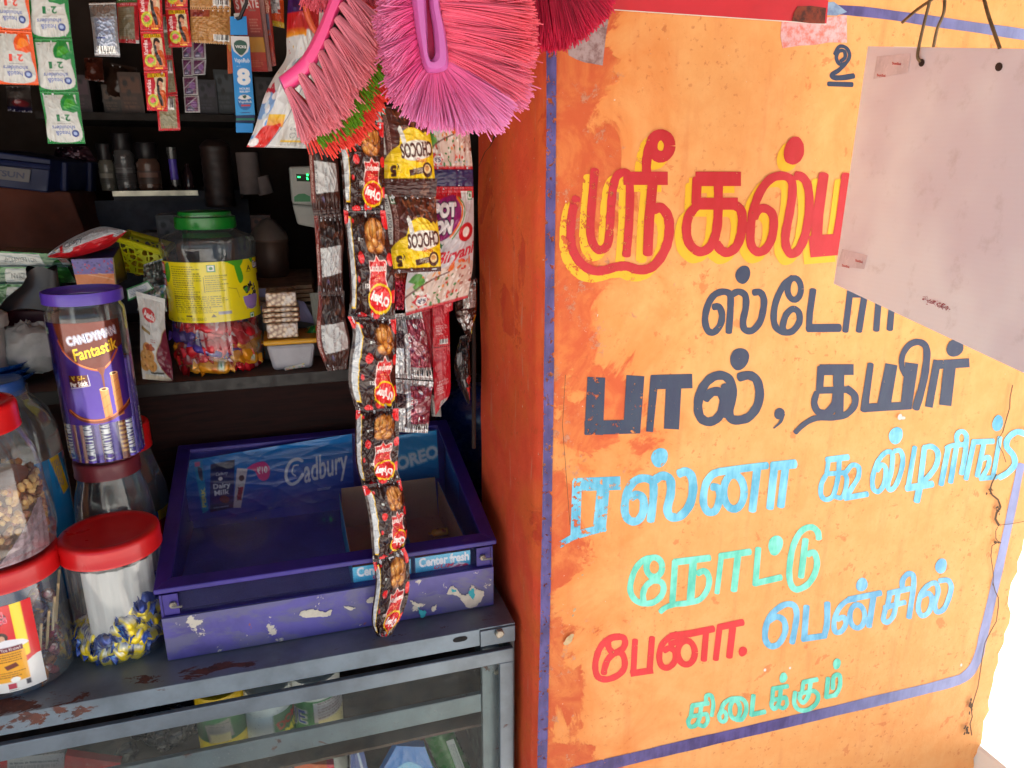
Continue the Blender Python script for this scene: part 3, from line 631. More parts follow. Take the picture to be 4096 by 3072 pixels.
z8 = [(3700+x/1.4167, 1900+y/1.4167) for x, y in [(385, 610), (398, 660), (416, 695), (415, 750), (404, 830), (370, 890), (340, 950), (325, 1030), (315, 1100), (300, 1200), (272, 1290), (262, 1330), (268, 1370), (255, 1410), (265, 1475)]]
b.stroke(0, z8, 4, False); [b.dot(0, (x_+b.rg.gauss(0, 4), y_+b.rg.gauss(0, 13)), (b.rg.uniform(1.5, 4.5), b.rg.uniform(3, 8))) for x_, y_ in ((3885, 2828), (3864, 2925)) for _ in range(12)]
b.stroke(0, [(2280, 2100), (2250, 1700), (2262, 1500)], 2, False)
b.build('crack', M_CRACK)
b = Brush(.004)
for x, y, r1, r2 in ((3600, 1668, 9, 12), (3612, 1672, 10, 6), (3845, 2660, 4, 6), (3060, 2680, 5, 6), (3160, 2672, 4, 5)): b.dot(0, (x, y), (r1, r2))
b.build('paint_chip', plain('bare_lime', (226, 222, 214), .9))
# crack in the reveal
b = Brush(.004)
for x, y, r1, r2 in ((2275, 2560, 14, 18), (2266, 2572, 12, 9), (2286, 2545, 9, 10), (2298, 2440, 5, 8), (2292, 2462, 4, 5), (2330, 2300, 5, 3)): b.dot(0, (x, y), (r1, r2), lean=.4)
b.build('paint_chip', plain('sandy_plaster', (208, 176, 132), .95, var=.2, vs=80))
cm = MB(); pts = [PX(*p, XW-.0025) for p in zq(6, [(1400, 770), (1402, 830), (1385, 880), (1362, 925), (1330, 960), (1308, 1010), (1290, 1050)])]
for (a, b2), w in zip(zip(pts[:-1], pts[1:]), (.006, .009, .005, .004, .004, .003)): cm.add([a+[0, 0, 0], a+[0, w, 0], b2+[0, w, 0], b2+[0, 0, 0]], [(3, 2, 1, 0)])
cm.build('crack', M_CRACK, WALL, False)
# old tape and scraps of paper
def wallpatch(name, k, pts, m, h, label=None, parent=WALL, thick=.0003):
    q = [P(x, y, YW-h) for x, y in zq(k, pts)]; n = len(q); V = q+[p+np.array([0, thick, 0]) for p in q]
    F = [tuple(range(n)), tuple(reversed(range(n, 2*n)))]+[(i, i+n, (i+1) % n+n, (i+1) % n) for i in range(n)]
    return mk(name, V, F, m, None, parent, False, label=label)
def scrap_mat(name, c, c2, thr=.56):
    t = NT(name); v = t.pos(); t.link(t.mix(t.ramp(t.noise(90, 6, .7, v), .4, .65), lin(c), lin(c2)), t.p.inputs['Base Color']); t.p.inputs['Roughness'].default_value = .8
    t.bump(t.noise(120, 5, .7, v), .5, .002); return t.m
wallpatch('tape_scrap', 'H', [(560, 120), (745, 60), (722, 210), (706, 362), (650, 352), (610, 346), (560, 328), (518, 305), (512, 240)], scrap_mat('grey_tape_residue', (176, 150, 148), (132, 96, 92)), .0006)
wallpatch('tape_scrap', 'H', [(1696, 120), (1900, 100), (2056, 84), (2057, 236), (1960, 234), (1880, 248), (1800, 252), (1702, 266), (1690, 200)], scrap_mat('pink_paper_residue', (226, 178, 178), (224, 120, 104)), .0006)
wallpatch('tape_scrap', 'H', [(1948, 12), (1985, 10), (2058, 66), (2000, 86), (1948, 84)], scrap_mat('blue_paper_residue', (138, 160, 186), (112, 128, 160)), .0010)
PO = thing('wall_poster', 'red paper poster with a white lower edge taped high on the orange wall', 'poster', P(2900, 40, YW-.003))
wallpatch('sheet', 0, [(2250, -200), (3325, -150), (3306, 94), (2442, 36), (2250, 24)], plain('red_poster_paper', (206, 26, 38), .45, var=.08, vs=12), .0032, None, PO, .0008)
wallpatch('lower_edge', 0, [(2442, 36.5), (3306, 94.5), (3306, 97.5), (2442, 39.5)], plain('white_paper_edge', (236, 226, 214), .7), .0033, None, PO, .0008)
wallpatch('tape', 'H', [(1785, 35), (1860, 32), (1942, 44), (1934, 131), (1850, 128), (1752, 116), (1765, 70)], scrap_mat('brown_tape', (128, 50, 26), (66, 28, 18)), .0040, None, PO)

# hanging board on wires, turned away from the wall towards the street
TL, BL = P(3471, 185, .745), P(3334, 1135, .735); dr = ray(1237, 149); dr = -dr/np.linalg.norm(dr)
HB = thing('hanging_board', 'blank pale pink corrugated plastic board hung on wires before the orange wall', 'board', BL)
t = NT('pale_corrugated_plastic'); v = t.obj(); x, y, z = t.sep(v)
wv = t.new('ShaderNodeTexWave', wave_type='BANDS', bands_direction='Z'); wv.inputs['Scale'].default_value = 62; wv.inputs['Distortion'].default_value = .6; wv.inputs['Detail'].default_value = 2; t.link(v, wv.inputs['Vector'])
c = t.mix(t.ramp(t.noise(7, 3, .45, v), .40, .64), lin((230, 222, 230)), lin((245, 244, 247))); c = t.mix(t.math('MULTIPLY', wv.outputs['Fac'], .02), c, lin((200, 176, 178)))
c = t.mix(t.ramp(t.noise(36, 6, .65, v), .55, .75, 0, .28), c, lin((168, 150, 142))); t.link(c, t.p.inputs['Base Color']); t.p.inputs['Roughness'].default_value = .5
t.bump(wv.outputs['Fac'], .02, .001)
nb = np.cross(dr, BL-TL); nb /= np.linalg.norm(nb); nb = nb if nb@BL < 0 else -nb
sB = .62; q = [TL, TL+dr*sB, BL+dr*sB, BL]
MB().slab(q, -nb*.003).build('panel', t.m, HB, False, bevel=.0005)
def onboard(px, py, lift=.0004):
    d = ray(px, py); k = (TL@nb)/(d@nb); return d*k+nb*lift
def boardpatch(name, k, pts, m, lift=.0005):
    q = [onboard(*p, lift) for p in zq(k, pts)]; return mk(name, q+[p-nb*.0003 for p in q], [tuple(range(len(q))), tuple(reversed(range(len(q), 2*len(q))))], m, None, HB, False)
M_TP = plain('clear_tape', (230, 216, 222), .25); M_RED = plain('red_ink', (206, 70, 60), .6)
for pts in ([(342, 250), (492, 235), (480, 320), (326, 350)], [(188, 1102), (300, 1130), (285, 1190), (165, 1178)]): boardpatch('tape', 'I', pts, M_TP)
def boardtext(txt, k, box, m):
    T, asp = glyphs(txt, .03); q = zq(k, box); V = []; F = []
    for tr in T:
        i = len(V)
        for u, w in tr: V.append(onboard(q[0][0]+(q[1][0]-q[0][0])*u+(q[3][0]-q[0][0])*w, q[0][1]+(q[1][1]-q[0][1])*u+(q[3][1]-q[0][1])*w, .0009))
        F.append((i, i+1, i+2))
    mk('tape_print', V, F, m, None, HB, False)
for x, y, s in ((410, 274, 40), (343, 326, 38)): boardtext('SunSui', 'I', [(x, y), (x+s, y+3), (x+s, y+14), (x, y+12)], M_RED)
for x, y, s in ((248, 1146, 32), (189, 1168, 32)): boardtext('SunSui', 'I', [(x, y), (x+s, y+8), (x+s, y+18), (x, y+11)], M_RED)
rg = random.Random(8); M_CR = plain('crimson_smear', (166, 30, 62), .7)
sm = MB()
for i in range(110):
    u = rg.random(); x, y = 545+115*u+rg.gauss(0, 4), 1318+48*u+rg.gauss(0, 7); s1, s2 = rg.uniform(1, 5), rg.uniform(.8, 2.6)
    q = [onboard(*p, .0008+i*4e-6) for p in zq('I', [(x-s1, y-s2), (x+s1, y-s2*.3), (x+s1*.8, y+s2), (x-s1*.6, y+s2*.5)])]; sm.add(q, [(3, 2, 1, 0)])
sm.build('paint_smear', M_CR, HB, False)
M_WIRE = plain('rusty_wire', (120, 96, 66), .5, .4, .3, 90)
for pts in ([(600, -60), (590, 0), (567, 90), (546, 180), (534, 250), (538, 274)], [(660, -60), (655, 0), (650, 60), (622, 130), (594, 208)], [(466, 102), (528, 48), (592, 4), (640, -40)], [(812, -60), (830, 0), (852, 80), (888, 214)]):
    w = [onboard(*p, .004 if i < len(pts)-1 else .001) for i, p in enumerate(zq('I', pts))]; MB().tube(smoothline(w, 5), .0016, 6).build('wire', M_WIRE, HB)
for c in ((540, 278), (884, 292)): MB().lathe((0, 0, 0), [(.0001, 0), (.0035, 0), (.0035, .0003), (.0001, .0003)], 12)
hm = MB()
for c in ((540, 278), (882, 296)):
    o = onboard(*zq('I', [c])[0], .0007); e = [o+.0042*(math.cos(a)*dr+math.sin(a)*np.array([0, 0, 1])*.9) for a in np.linspace(0, 6.28, 13)[:-1]]; hm.add(e, [tuple(range(12))])
hm.build('hole', plain('dark_hole', (60, 44, 36), .9), HB, False)

# building shell round the shop, awning, far wall
M_DARK = plain('shaded_brown_plaster', (62, 46, 38), .9, var=.3, vs=6); M_FAC = plain('facade_plaster', (206, 126, 60), .8)  # the room's fading light is put into this dark brown
RM = thing('shop_room', 'dim brown shop interior behind the counter', 'room', (-.6, 2.4, GZ))
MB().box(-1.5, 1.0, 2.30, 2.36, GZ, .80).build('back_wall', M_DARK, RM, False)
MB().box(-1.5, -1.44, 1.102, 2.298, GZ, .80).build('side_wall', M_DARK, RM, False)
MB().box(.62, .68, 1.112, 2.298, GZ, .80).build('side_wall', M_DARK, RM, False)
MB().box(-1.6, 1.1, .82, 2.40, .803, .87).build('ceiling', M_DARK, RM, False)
FC = thing('facade', 'plastered lintel and left pier framing the shop opening', 'wall', (-.9, .8, GZ))
MB().box(-2.6, XW-.002, .812, 1.098, .36, .798).build('lintel', M_FAC, FC, False)
MB().box(-2.6, -.80, .808, 1.096, GZ, .358).build('pier', M_FAC, FC, False)
MB().box(-2.6, 1.18, .78, 5.5, .875, 2.2).build('upper_storey', M_FAC, FC, False)
AW = thing('awning', 'unseen sheet metal awning shaped to shade the shop front', 'awning', (-.2, .75, .58))  # out of view; depth set to darken the top of the wall
MB().hexa([(-2.8, -.42, .57), (1.9, -.42, .57), (1.9, .775, .66), (-2.8, .775, .66), (-2.8, -.42, .58), (1.9, -.42, .58), (1.9, .775, .67), (-2.8, .775, .67)]).build('sheet', plain('old_tin', (120, 104, 90), .6, .2), AW, False)
MB().box(1.126, 6.0, -1.5, 4.5, GZ, -1.0).build('plinth', plain('whitewash', (238, 236, 230), .9, var=.03, vs=4), None, False, bevel=.01, label='whitewashed masonry plinth in full sun past the broken end of the orange wall', cat='plinth')
# ============================================================ steel counter with a glass front
def steel_mat(name, c, rust=.5, rough=.38):
    t = NT(name); v = t.pos(); x, y, z = t.sep(v)
    base = t.mix(t.ramp(t.noise(18, 5, .6, v), .35, .75), lin(c), lin(tuple(q*.82 for q in c)))
    n = t.noise(26, 8, .66, t.stretch(v, (.7, 1.4, 1.4)), .5)
    edge = t.ramp(t.math('ABSOLUTE', t.math('SUBTRACT', y, .886)), .0, .042, .11*rust, -.12)
    edge = t.math('ADD', edge, t.ramp(x, -.42, .16, .07*rust, -.10*rust, 'LINEAR')) if rust > .3 else edge
    r = t.math('ADD', n, edge); m = t.ramp(r, .622, .65); m2 = t.ramp(t.noise(75, 7, .7, v), .70, .72, 0, .8)
    m = t.math('MAXIMUM', m, m2)
    rc = t.mix(t.ramp(t.noise(60, 6, .7, v), .35, .7), lin((96, 56, 44)), lin((62, 42, 40)))
    t.link(t.mix(m, base, rc), t.p.inputs['Base Color']); t.link(t.math('ADD', t.math('MULTIPLY', m, .45), rough, True), t.p.inputs['Roughness'])
    t.link(t.math('MULTIPLY', t.math('SUBTRACT', 1.0, m), .35), t.p.inputs['Metallic']); t.bump(t.math('ADD', t.noise(30, 4, .5, v), t.math('MULTIPLY', m, -.6)), .2, .002); return t.m
M_STEEL = steel_mat('grey_enamelled_steel', (114, 128, 140), .8); M_STEEL2 = steel_mat('grey_door_steel', (112, 124, 134), .05, .30)
zl = P(1000, 2753, .87)[2]; zb0, zb1 = P(1000, 2793, .862)[2], P(1000, 2852, .862)[2]
zm0, zm1 = P(1000, 2948, .895)[2], P(1000, 3026, .895)[2]; zS = P(1000, 3010, .935)[2]
CX0, CX1 = -.78, .270
CO = thing('shop_counter', 'grey rusting steel counter with a dusty glass front below the purple display case', 'counter', (-.25, .87, GZ))
MB().box(CX0, CX1, .870, 1.262, CT-.0025, CT).build('counter_top', M_STEEL, CO, False)
MB().box(CX0, CX1-.052, .8690, .8715, zl, CT-.0003).build('front_lip', M_STEEL, CO, False)
MB().box(CX1-.051, CX1, .8675, .8700, zl-.002, CT-.003).build('corner_plate', M_STEEL, CO, False, bevel=.0006)
bc = P(1996, 2530, .866); MB().lathe((0, 0, 0), [(.0001, 0), (.0075, 0), (.0075, .003), (.006, .0045), (.0001, .005)], 10)
def bolt(name, c, r, m, parent, ax='y', n=6):
    b = MB(); b.lathe((0, 0, 0), [(.0001, .0), (r, .0), (r, r*.7), (r*.82, r*.85), (.0001, r*.85)], n)
    rm = {'y': rotm(R(90), 0, 0), 'x': rotm(0, R(90), 0), '-x': rotm(0, R(-90), 0)}[ax]; b.V = [tuple(rm@np.array(v)+c) for v in b.V]
    return b.build(name, m, parent, 25)
M_BOLT = plain('galvanised_bolt', (168, 160, 146), .4, .7, .3, 200); M_BLK = plain('black_void', (14, 13, 14), .9)
bolt('bolt', bc, .0068, M_BOLT, CO)
sl = MB(); c0 = P(1841, 2557, .8686); pts = []
for a in range(16):
    an = a/16*6.283; pts.append(c0+np.array([.0105*math.copysign(abs(math.cos(an))**.6, math.cos(an)), 0, .0042*math.sin(an)+.0*math.cos(an)]))
sl.add(pts, [tuple(range(16))]); sl.build('slot', M_BLK, CO, False)
dr_x1 = P(2055, 2600, .862)[0]; ds_x0 = P(1999, 2700, .862)[0]
MB().box(CX0, dr_x1, .862, .870, zb1, zb0).build('door_rail', M_STEEL2, CO, False, bevel=.0012)
MB().box(ds_x0, dr_x1, .8625, .8695, GZ+.05, zb1-.0002).build('door_stile', M_STEEL2, CO, False, bevel=.0012)
ix0, ix1 = P(1925, 2800, .89)[0], P(1996, 2800, .885)[0]
MB().box(ix0, ix1, .884, .892, GZ+.05, zb0-.006).build('frame_post', M_STEEL2, CO, False, bevel=.001)
MB().box(CX0, ix0-.0005, .886, .894, zm1, zm0).build('shelf_edge', M_STEEL2, CO, False, bevel=.001)
MB().box(CX0, CX1-.01, .8945, 1.24, zS-.005, zS-.0005).build('shelf', plain('worn_brown_board', (92, 70, 58), .85, var=.3), CO, False)
zlow = P(1000, 3400, 1.0)[2]; MB().box(CX0, CX1-.01, .8945, 1.24, zlow-.01, zlow).build('shelf', plain('worn_brown_board', (92, 70, 58), .85, var=.3), CO, False)
tb = NT('mottled_back_board'); v = tb.obj(); tb.link(tb.mix(tb.ramp(tb.noise(22, 6, .65, v, .6), .4, .62), lin((84, 68, 60)), lin((46, 42, 44))), tb.p.inputs['Base Color']); tb.p.inputs['Roughness'].default_value = .85
MB().box(CX0, CX1, 1.2415, 1.25, GZ, CT-.004).build('back_board', tb.m, CO, False)
MB().box(CX1-.006, CX1, .8720, 1.241, GZ, CT-.004).build('side_panel', plain('grey_side_steel', (104, 112, 112), .6, .2, .3), CO, False)
MB().box(CX0, ds_x0-.0004, .8655, .8675, GZ+.05, zb1-.0004).build('glass', clear('dusty_glass', (246, 249, 247), .06, .0, .05, .35, 1.5, (170, 168, 162), 5), CO, False)
bolt('clip', P(1985, 2687, .883), .004, M_BOLT, CO)
tail = MB(); tail.box(CX0, CX1, .8700, .8735, GZ+.002, GZ+.05); tail.build('kick_plate', M_STEEL2, CO, False)

# things behind the counter's glass
M_CLEAR = clear('clear_jar_plastic', (240, 244, 244), .035, .16, .07); M_PRINT = printed('printed_paper', .45); M_LABEL = printed('glossy_label', .22, 0, .5)
M_LABELM = printed('metallic_label', .2, .55, .6, .0)
M_RED = plain('red_jar_lid', (214, 22, 26), .34, var=.06, vs=10, coat=.2); M_WHITEP = plain('white_plastic', (214, 212, 204), .5, var=.06)
def lid_prof(r, h, rim=.82): return [(.0001, h), (r*.60, h), (r*rim, h-.0008), (r*(rim+.03), h+.0006), (r*.96, h), (r, h-.003), (r, .001), (r*.97, 0), (r*.9, .0005)]
def rib_fine(n): return lambda a, z: 1+.006*math.cos(a*n)
def case_jar(name, label, cx, cy, r, h, z0, bodym, lidm, cvl, lz=(.12, .8), group=None, lidh=.02):
    t = thing(name, label, 'jar', (cx, cy, z0), group)
    MB().lathe((cx, cy, z0), [(.0001, 0), (r*.95, 0), (r, .004), (r, h*.86), (r*.93, h*.93), (r*.86, h)], 32).build('body', bodym, t)
    MB().lathe((cx, cy, z0+h-.003), lid_prof(r*.98, lidh), 32).build('lid', lidm, t)
    if cvl is not None: band('label', (cx, cy, z0), r*1.006, r*1.006, h*lz[0], h*lz[1], -88, 88, cvl, M_PRINT, t)
    return t
cvg = Cv(60, 34, (40, 104, 52)).rect(0, .8, 1, 1, (226, 200, 40)).poly([(.3, .35), (.62, .2), (.66, .7), (.34, .82)], (150, 140, 130)).rect(.36, .58, .62, .8, (220, 206, 150)).micro(.34, .3, .62, .56, 5, (90, 76, 70))
c = P(890, 2860, .958); case_jar('glass_case_jar', 'yellow jar with a green label and yellow lid behind the counter glass', c[0], c[1], .034, .088, zS, plain('yellow_jar_plastic', (222, 190, 30), .4), plain('yellow_lid', (222, 180, 16), .4), cvg, (.28, .95))
cvw = Cv(50, 30, (186, 196, 200)).rect(.55, .0, 1, 1, (44, 110, 60)).text('DOM', .6, .2, .95, .45, (220, 40, 40), rot=-18).text('LIME', .58, .55, .95, .8, (240, 220, 60), rot=-18)
c = P(1078, 2830, .958); case_jar('glass_case_jar', 'white lidded jar with grey scoops showing, middle of the three behind the upper glass', c[0], c[1], .034, .078, zS, plain('frosted_jar', (196, 200, 200), .35), M_WHITEP, cvw)
cvw = Cv(60, 34, (48, 122, 60)).rect(.45, .06, 1, .6, (196, 186, 186)).micro(.5, .08, .98, .55, 6, (110, 70, 76)).rect(.5, .55, .98, .95, (224, 208, 150)).text('JE', .1, .25, .36, .75, (230, 228, 220), .05).text('JE', .12, .27, .34, .73, (40, 70, 160), .02)
c = P(1268, 2800, .965); case_jar('glass_case_jar', 'white lidded jar with a green picture label, rightmost jar behind the counter glass', c[0], c[1], .036, .080, zS, plain('white_jar', (210, 208, 200), .4), M_WHITEP, cvw, (.1, .85))
bgm = MB(); c = P(690, 2955, 1.0)
for i in range(26): bgm.ell((c[0]+random.gauss(0, .028), c[1]+random.gauss(0, .015), zS+.012+abs(random.gauss(0, .012))), (.02, .016, .012), 10, 0, rotm(*[random.uniform(0, 3) for _ in range(3)]))
bgm.build('black_bag', plain('black_polythene', (24, 24, 32), .25, var=.3), None, 60, label='crumpled black polythene bag lying in the glass case left of the yellow jar', cat='bag')
def caseblock(name, k, q, Y, th, cv, label, cat, m=None):
    pts = [P(x, y, Y) for x, y in zq(k, q)]; return panel(name, pts, cv, m or M_LABEL, None, th, .0015, label=label, cat=cat)
cvr = Cv(60, 24, (206, 34, 38)).text('CARAM', .08, .45, .95, .92, (240, 210, 200), .03)
caseblock('red_packet', 14, [(525, 1050), (970, 1110), (960, 1320), (500, 1300)], .925, .012, cvr, 'red packet with pale lettering at the lower left of the glass case', 'packet')
cvr = Cv(60, 20, (190, 180, 174)).rect(0, 0, .12, 1, (200, 50, 50)).micro(.15, .2, .95, .9, 6, (90, 90, 90))
caseblock('white_packet', 14, [(0, 1075), (520, 1030), (510, 1300), (0, 1300)], .935, .012, cvr, 'white printed packet beside the red one in the glass case', 'packet')
case_lo = P(1000, 3140, 1.0)[2]
bt = thing('shampoo_bottle', 'green bottle with a white label leaning in the right corner of the glass case', 'bottle', P(1800, 3060, 1.02))
bm = MB(); pA, pB = P(1730, 2880, 1.02), P(1835, 3110, 1.0)
bm.tube([pA, pA+(pB-pA)*.12, pA+(pB-pA)*.2, pB+(pB-pA)*.3], [.010, .012, .024, .026], 20, flat=.6).build('body', plain('green_bottle', (30, 140, 44), .25, var=.08, coat=.4), bt)
cvb = Cv(14, 50, (206, 212, 204)).micro(.1, .1, .9, .9, 12, (90, 120, 110), vert=True); panel('label', [p-np.array([0, .018, 0]) for p in (P(1775, 2935, 1.0), P(1805, 2925, 1.0), P(1875, 3110, .985), P(1842, 3112, .985))], cvb, M_PRINT, bt)
cvb = Cv(56, 40, (16, 116, 200)).blob([(.1, .9), (.25, .5), (.5, .35), (.8, .5), (.9, .9)], (120, 190, 230)).blob([(.45, .85), (.6, .7), (.8, .8), (.7, 1), (.5, 1)], (222, 196, 40)).text('AROMA', .4, .8, .85, .95, (20, 40, 90), rot=14)
caseblock('soap_packet', 15, [(1080, 1075), (1290, 1085), (1420, 1420), (900, 1400)], .935, .014, cvb, 'bright blue packet with white clouds, right of the white jar low in the glass case', 'packet')
caseblock('soap_packet', 15, [(150, 1185), (290, 1170), (330, 1420), (60, 1400)], .93, .014, Cv(30, 30, (24, 120, 196)).bits(0, 0, 1, .5, 6, [(200, 220, 235)], .15, .1).rect(0, .7, 1, 1, (230, 200, 60)), 'small bright blue packet low in the middle of the glass case', 'packet')
for k, (q, lb) in enumerate((([(740, 1100), (830, 1075), (905, 1400), (740, 1400)], 'dark blue packet with a pale stripe between the white jar and the bright blue packet'), ([(1190, 1055), (1260, 1060), (1450, 1400), (1320, 1400)], 'dark blue packet with a pale diagonal stripe beside the green bottle'))):
    caseblock('striped_packet', 15, q, .95+.01*k, .014, Cv(30, 40, (38, 66, 140)).line([(.5, 0), (.85, 1)], .14, (170, 180, 200)), lb, 'packet')
caseblock('orange_packet', 15, [(330, 1210), (620, 1215), (640, 1420), (310, 1420)], .925, .012, Cv(30, 20, (214, 92, 30)).rect(.8, 0, 1, 1, (210, 40, 60)), 'orange packet at the bottom edge of the glass case', 'packet')
c = P(1290, 3030, 1.02); t = thing('cream_pot', 'white ribbed pot lying low in the glass case above the orange packet', 'pot', (c[0], c[1], c[2]-.03))
MB().lathe((c[0], c[1], c[2]-.03), [(.034, 0), (.039, .01), (.040, .03), (.038, .04), (.040, .05), (.037, .06), (.036, .066)], 28).build('body', M_WHITEP, t)
MB().lathe((c[0], c[1], c[2]+.036), lid_prof(.038, .016), 28).build('lid', M_WHITEP, t)

# ============================================================ purple display case
SX0, SX1, YF, YBK = -.190, .253, .920, 1.245
ZF, ZK = -.513, -.4405
def worn_purple(name, c, wear=.0):
    t = NT(name); v = t.obj(); b = t.mix(t.ramp(t.noise(14, 5, .6, v), .35, .75), lin(c), lin(tuple(q*.8 for q in c)))
    w = t.math('ADD', t.noise(15, 8, .68, t.stretch(v, (.6, 1, 1.3)), .4), wear); b = t.mix(t.ramp(w, .56, .66, 0, .65), b, lin((104, 104, 128)))
    b = t.mix(t.ramp(t.math('ADD', t.noise(30, 7, .7, v), wear*.6), .66, .68), b, lin((196, 190, 176)))
    b = t.mix(t.ramp(t.noise(48, 5, .6, v), .70, .72, 0, .8 if wear else .2), b, lin((150, 84, 60)))
    t.link(b, t.p.inputs['Base Color']); t.p.inputs['Roughness'].default_value = .36; t.p.inputs['Metallic'].default_value = .1; t.bump(t.noise(60, 6, .7, v), .2, .002); return t.m
M_PUR = worn_purple('purple_painted_tin', (54, 40, 134), -.12); M_PURF = worn_purple('worn_purple_tin', (92, 86, 162), .10); M_PURD = worn_purple('dark_purple_tin', (92, 88, 186), -.2)
DS = thing('display_case', 'purple tin sweet display case with a sloping glass lid on the counter', 'display case', ((SX0+SX1)/2, YF, CT))
fp = MB(); zp = -.557
fp.hexa([(SX0, YF, CT+.001), (SX1, YF, CT+.001), (SX1, YF+.003, CT+.001), (SX0, YF+.003, CT+.001), (SX0, YF-.002, zp), (SX1, YF-.002, zp), (SX1, YF+.001, zp), (SX0, YF+.001, zp)])
fp.build('front_panel', M_PURF, DS, False, bevel=.0008)
MB().box(SX0+.001, SX1-.001, YF+.0012, YF+.016, zp-.002, zp+.0004).build('front_ledge', M_PUR, DS, False, bevel=.0005)
for x0, x1 in ((SX0, SX0+.003), (SX1-.003, SX1)):
    MB().hexa([(x0, YF+.0032, CT+.001), (x1, YF+.0032, CT+.001), (x1, YBK, CT+.001), (x0, YBK, CT+.001), (x0, YF+.0032, ZF-.013), (x1, YF+.0032, ZF-.013), (x1, YBK, ZK-.013), (x0, YBK, ZK-.013)]).build('side_panel', M_PUR, DS, False)
MB().box(SX0+.0035, SX1-.0035, YBK-.003, YBK, CT+.002, ZK-.013).build('back_panel', M_PURD, DS, False)
MB().box(SX0+.0035, SX1-.0035, YF+.004, YBK-.0035, CT+.030, CT+.033).build('tray', M_PURD, DS, False)
for x0, x1 in ((SX0+.0035, SX0+.022), (SX1-.024, SX1-.0035)): MB().box(x0, x1, YF+.004, YF+.0065, zp+.001, ZF-.0135).build('post', M_PUR, DS, False)
def lp(x, s, dz=0):                  # point on the sloping lid, s = 0 front .. 1 back
    return (x, YF-.004+(YBK+.004-YF+.004)*s, ZF+(ZK-ZF)*s+dz)
fw = .020; fs = fw/.33
def lidbar(name, a, b):
    MB().hexa([lp(*p, -.007) for p in a+b]+[lp(*p) for p in a+b]).build(name, M_PUR, DS, False, bevel=.0012)
lidbar('lid_frame', [(SX0-.004, 0), (SX1+.004, 0)], [(SX1+.004-fw, fs), (SX0-.004+fw, fs)])
lidbar('lid_frame', [(SX0-.004+fw, 1-fs*.8), (SX1+.004-fw, 1-fs*.8)], [(SX1+.004, 1), (SX0-.004, 1)])
lidbar('lid_frame', [(SX0-.004, .0005), (SX0-.004+fw, fs+.0005)], [(SX0-.004+fw, 1-fs*.8-.0005), (SX0-.004, .9995)])
lidbar('lid_frame', [(SX1+.004-fw, fs+.0005), (SX1+.004, .0005)], [(SX1+.004, .9995), (SX1+.004-fw, 1-fs*.8-.0005)])
M_CASEG = clear('case_glass', (250, 251, 252), .05, .0, .04, .4, 1.45, (120, 124, 180), 4)
MB().hexa([lp(SX0+.012, .05, -.0100), lp(SX1-.012, .05, -.0100), lp(SX1-.012, .95, -.0100), lp(SX0+.012, .95, -.0100), lp(SX0+.012, .05, -.0080), lp(SX1-.012, .05, -.0080), lp(SX1-.012, .95, -.0080), lp(SX0+.012, .95, -.0080)]).build('lid_glass', M_CASEG, DS, False)
MB().box(SX0+.0228, SX1-.0248, YF+.0072, YF+.009, zp+.001, ZF-.014).build('front_glass', M_CASEG, DS, False)
for pix, xx in (((1590, 820), SX0+.0155), (None, SX1-.0155)):
    b = bolt('bolt', np.array([xx, YF+.0036, (zp+ZF)/2-.006]), .0048, M_BOLT, DS); bs = MB(); bs.tube([(xx-.001, YF-.004, (zp+ZF)/2-.006), (xx+.012, YF-.006, (zp+ZF)/2-.0055)], .0016, 6).build('bolt', M_BOLT, DS)
M_PEEL = plain('bare_white_primer', (206, 198, 182), .8, var=.1, vs=90); M_TURQ = plain('turquoise_underpaint', (50, 168, 180), .6)
def peel(pts, m, h=.0026):
    rj_ = random.Random(int(pts[0][0])); pts = [(p[0]+rj_.gauss(0, 3.2), p[1]+rj_.gauss(0, 2.6)) for p in smoothline(list(pts)+[pts[0]], 5)[:-1]]
    q = [P(x, y, YF-h) for x, y in zq(12, pts)]; mk('peeled_patch', q+[p+np.array([0, .0006, 0]) for p in q], [tuple(range(len(q))), tuple(reversed(range(len(q), 2*len(q))))], m, None, DS, False)
peel([(972, 1205), (1000, 1155), (1035, 1165), (1060, 1200), (1100, 1215), (1125, 1190), (1140, 1145), (1165, 1170), (1200, 1180), (1226, 1195), (1205, 1245), (1160, 1290), (1110, 1292), (1085, 1260), (1040, 1215)], M_PEEL)
peel([(1128, 1180), (1150, 1165), (1160, 1200), (1150, 1238), (1120, 1210)], M_TURQ, .0029); peel([(1005, 1170), (1030, 1175), (1036, 1188), (1012, 1190)], M_TURQ, .0029)
peel([(778, 1290), (800, 1315), (838, 1320), (825, 1352), (800, 1356)], M_TURQ); peel([(872, 1300), (905, 1275), (900, 1305), (880, 1322)], M_PEEL); peel([(733, 1245), (760, 1262), (800, 1275), (790, 1290), (750, 1275)], M_PEEL, .0028)
peel([(0, 1330), (30, 1315), (100, 1310), (160, 1325), (210, 1312), (190, 1350), (120, 1358), (40, 1362), (0, 1352)], M_PEEL); peel([(290, 1285), (330, 1290), (368, 1298), (340, 1312), (300, 1300)], M_PEEL); peel([(440, 1245), (480, 1225), (500, 1222), (480, 1260), (450, 1262)], M_PEEL)
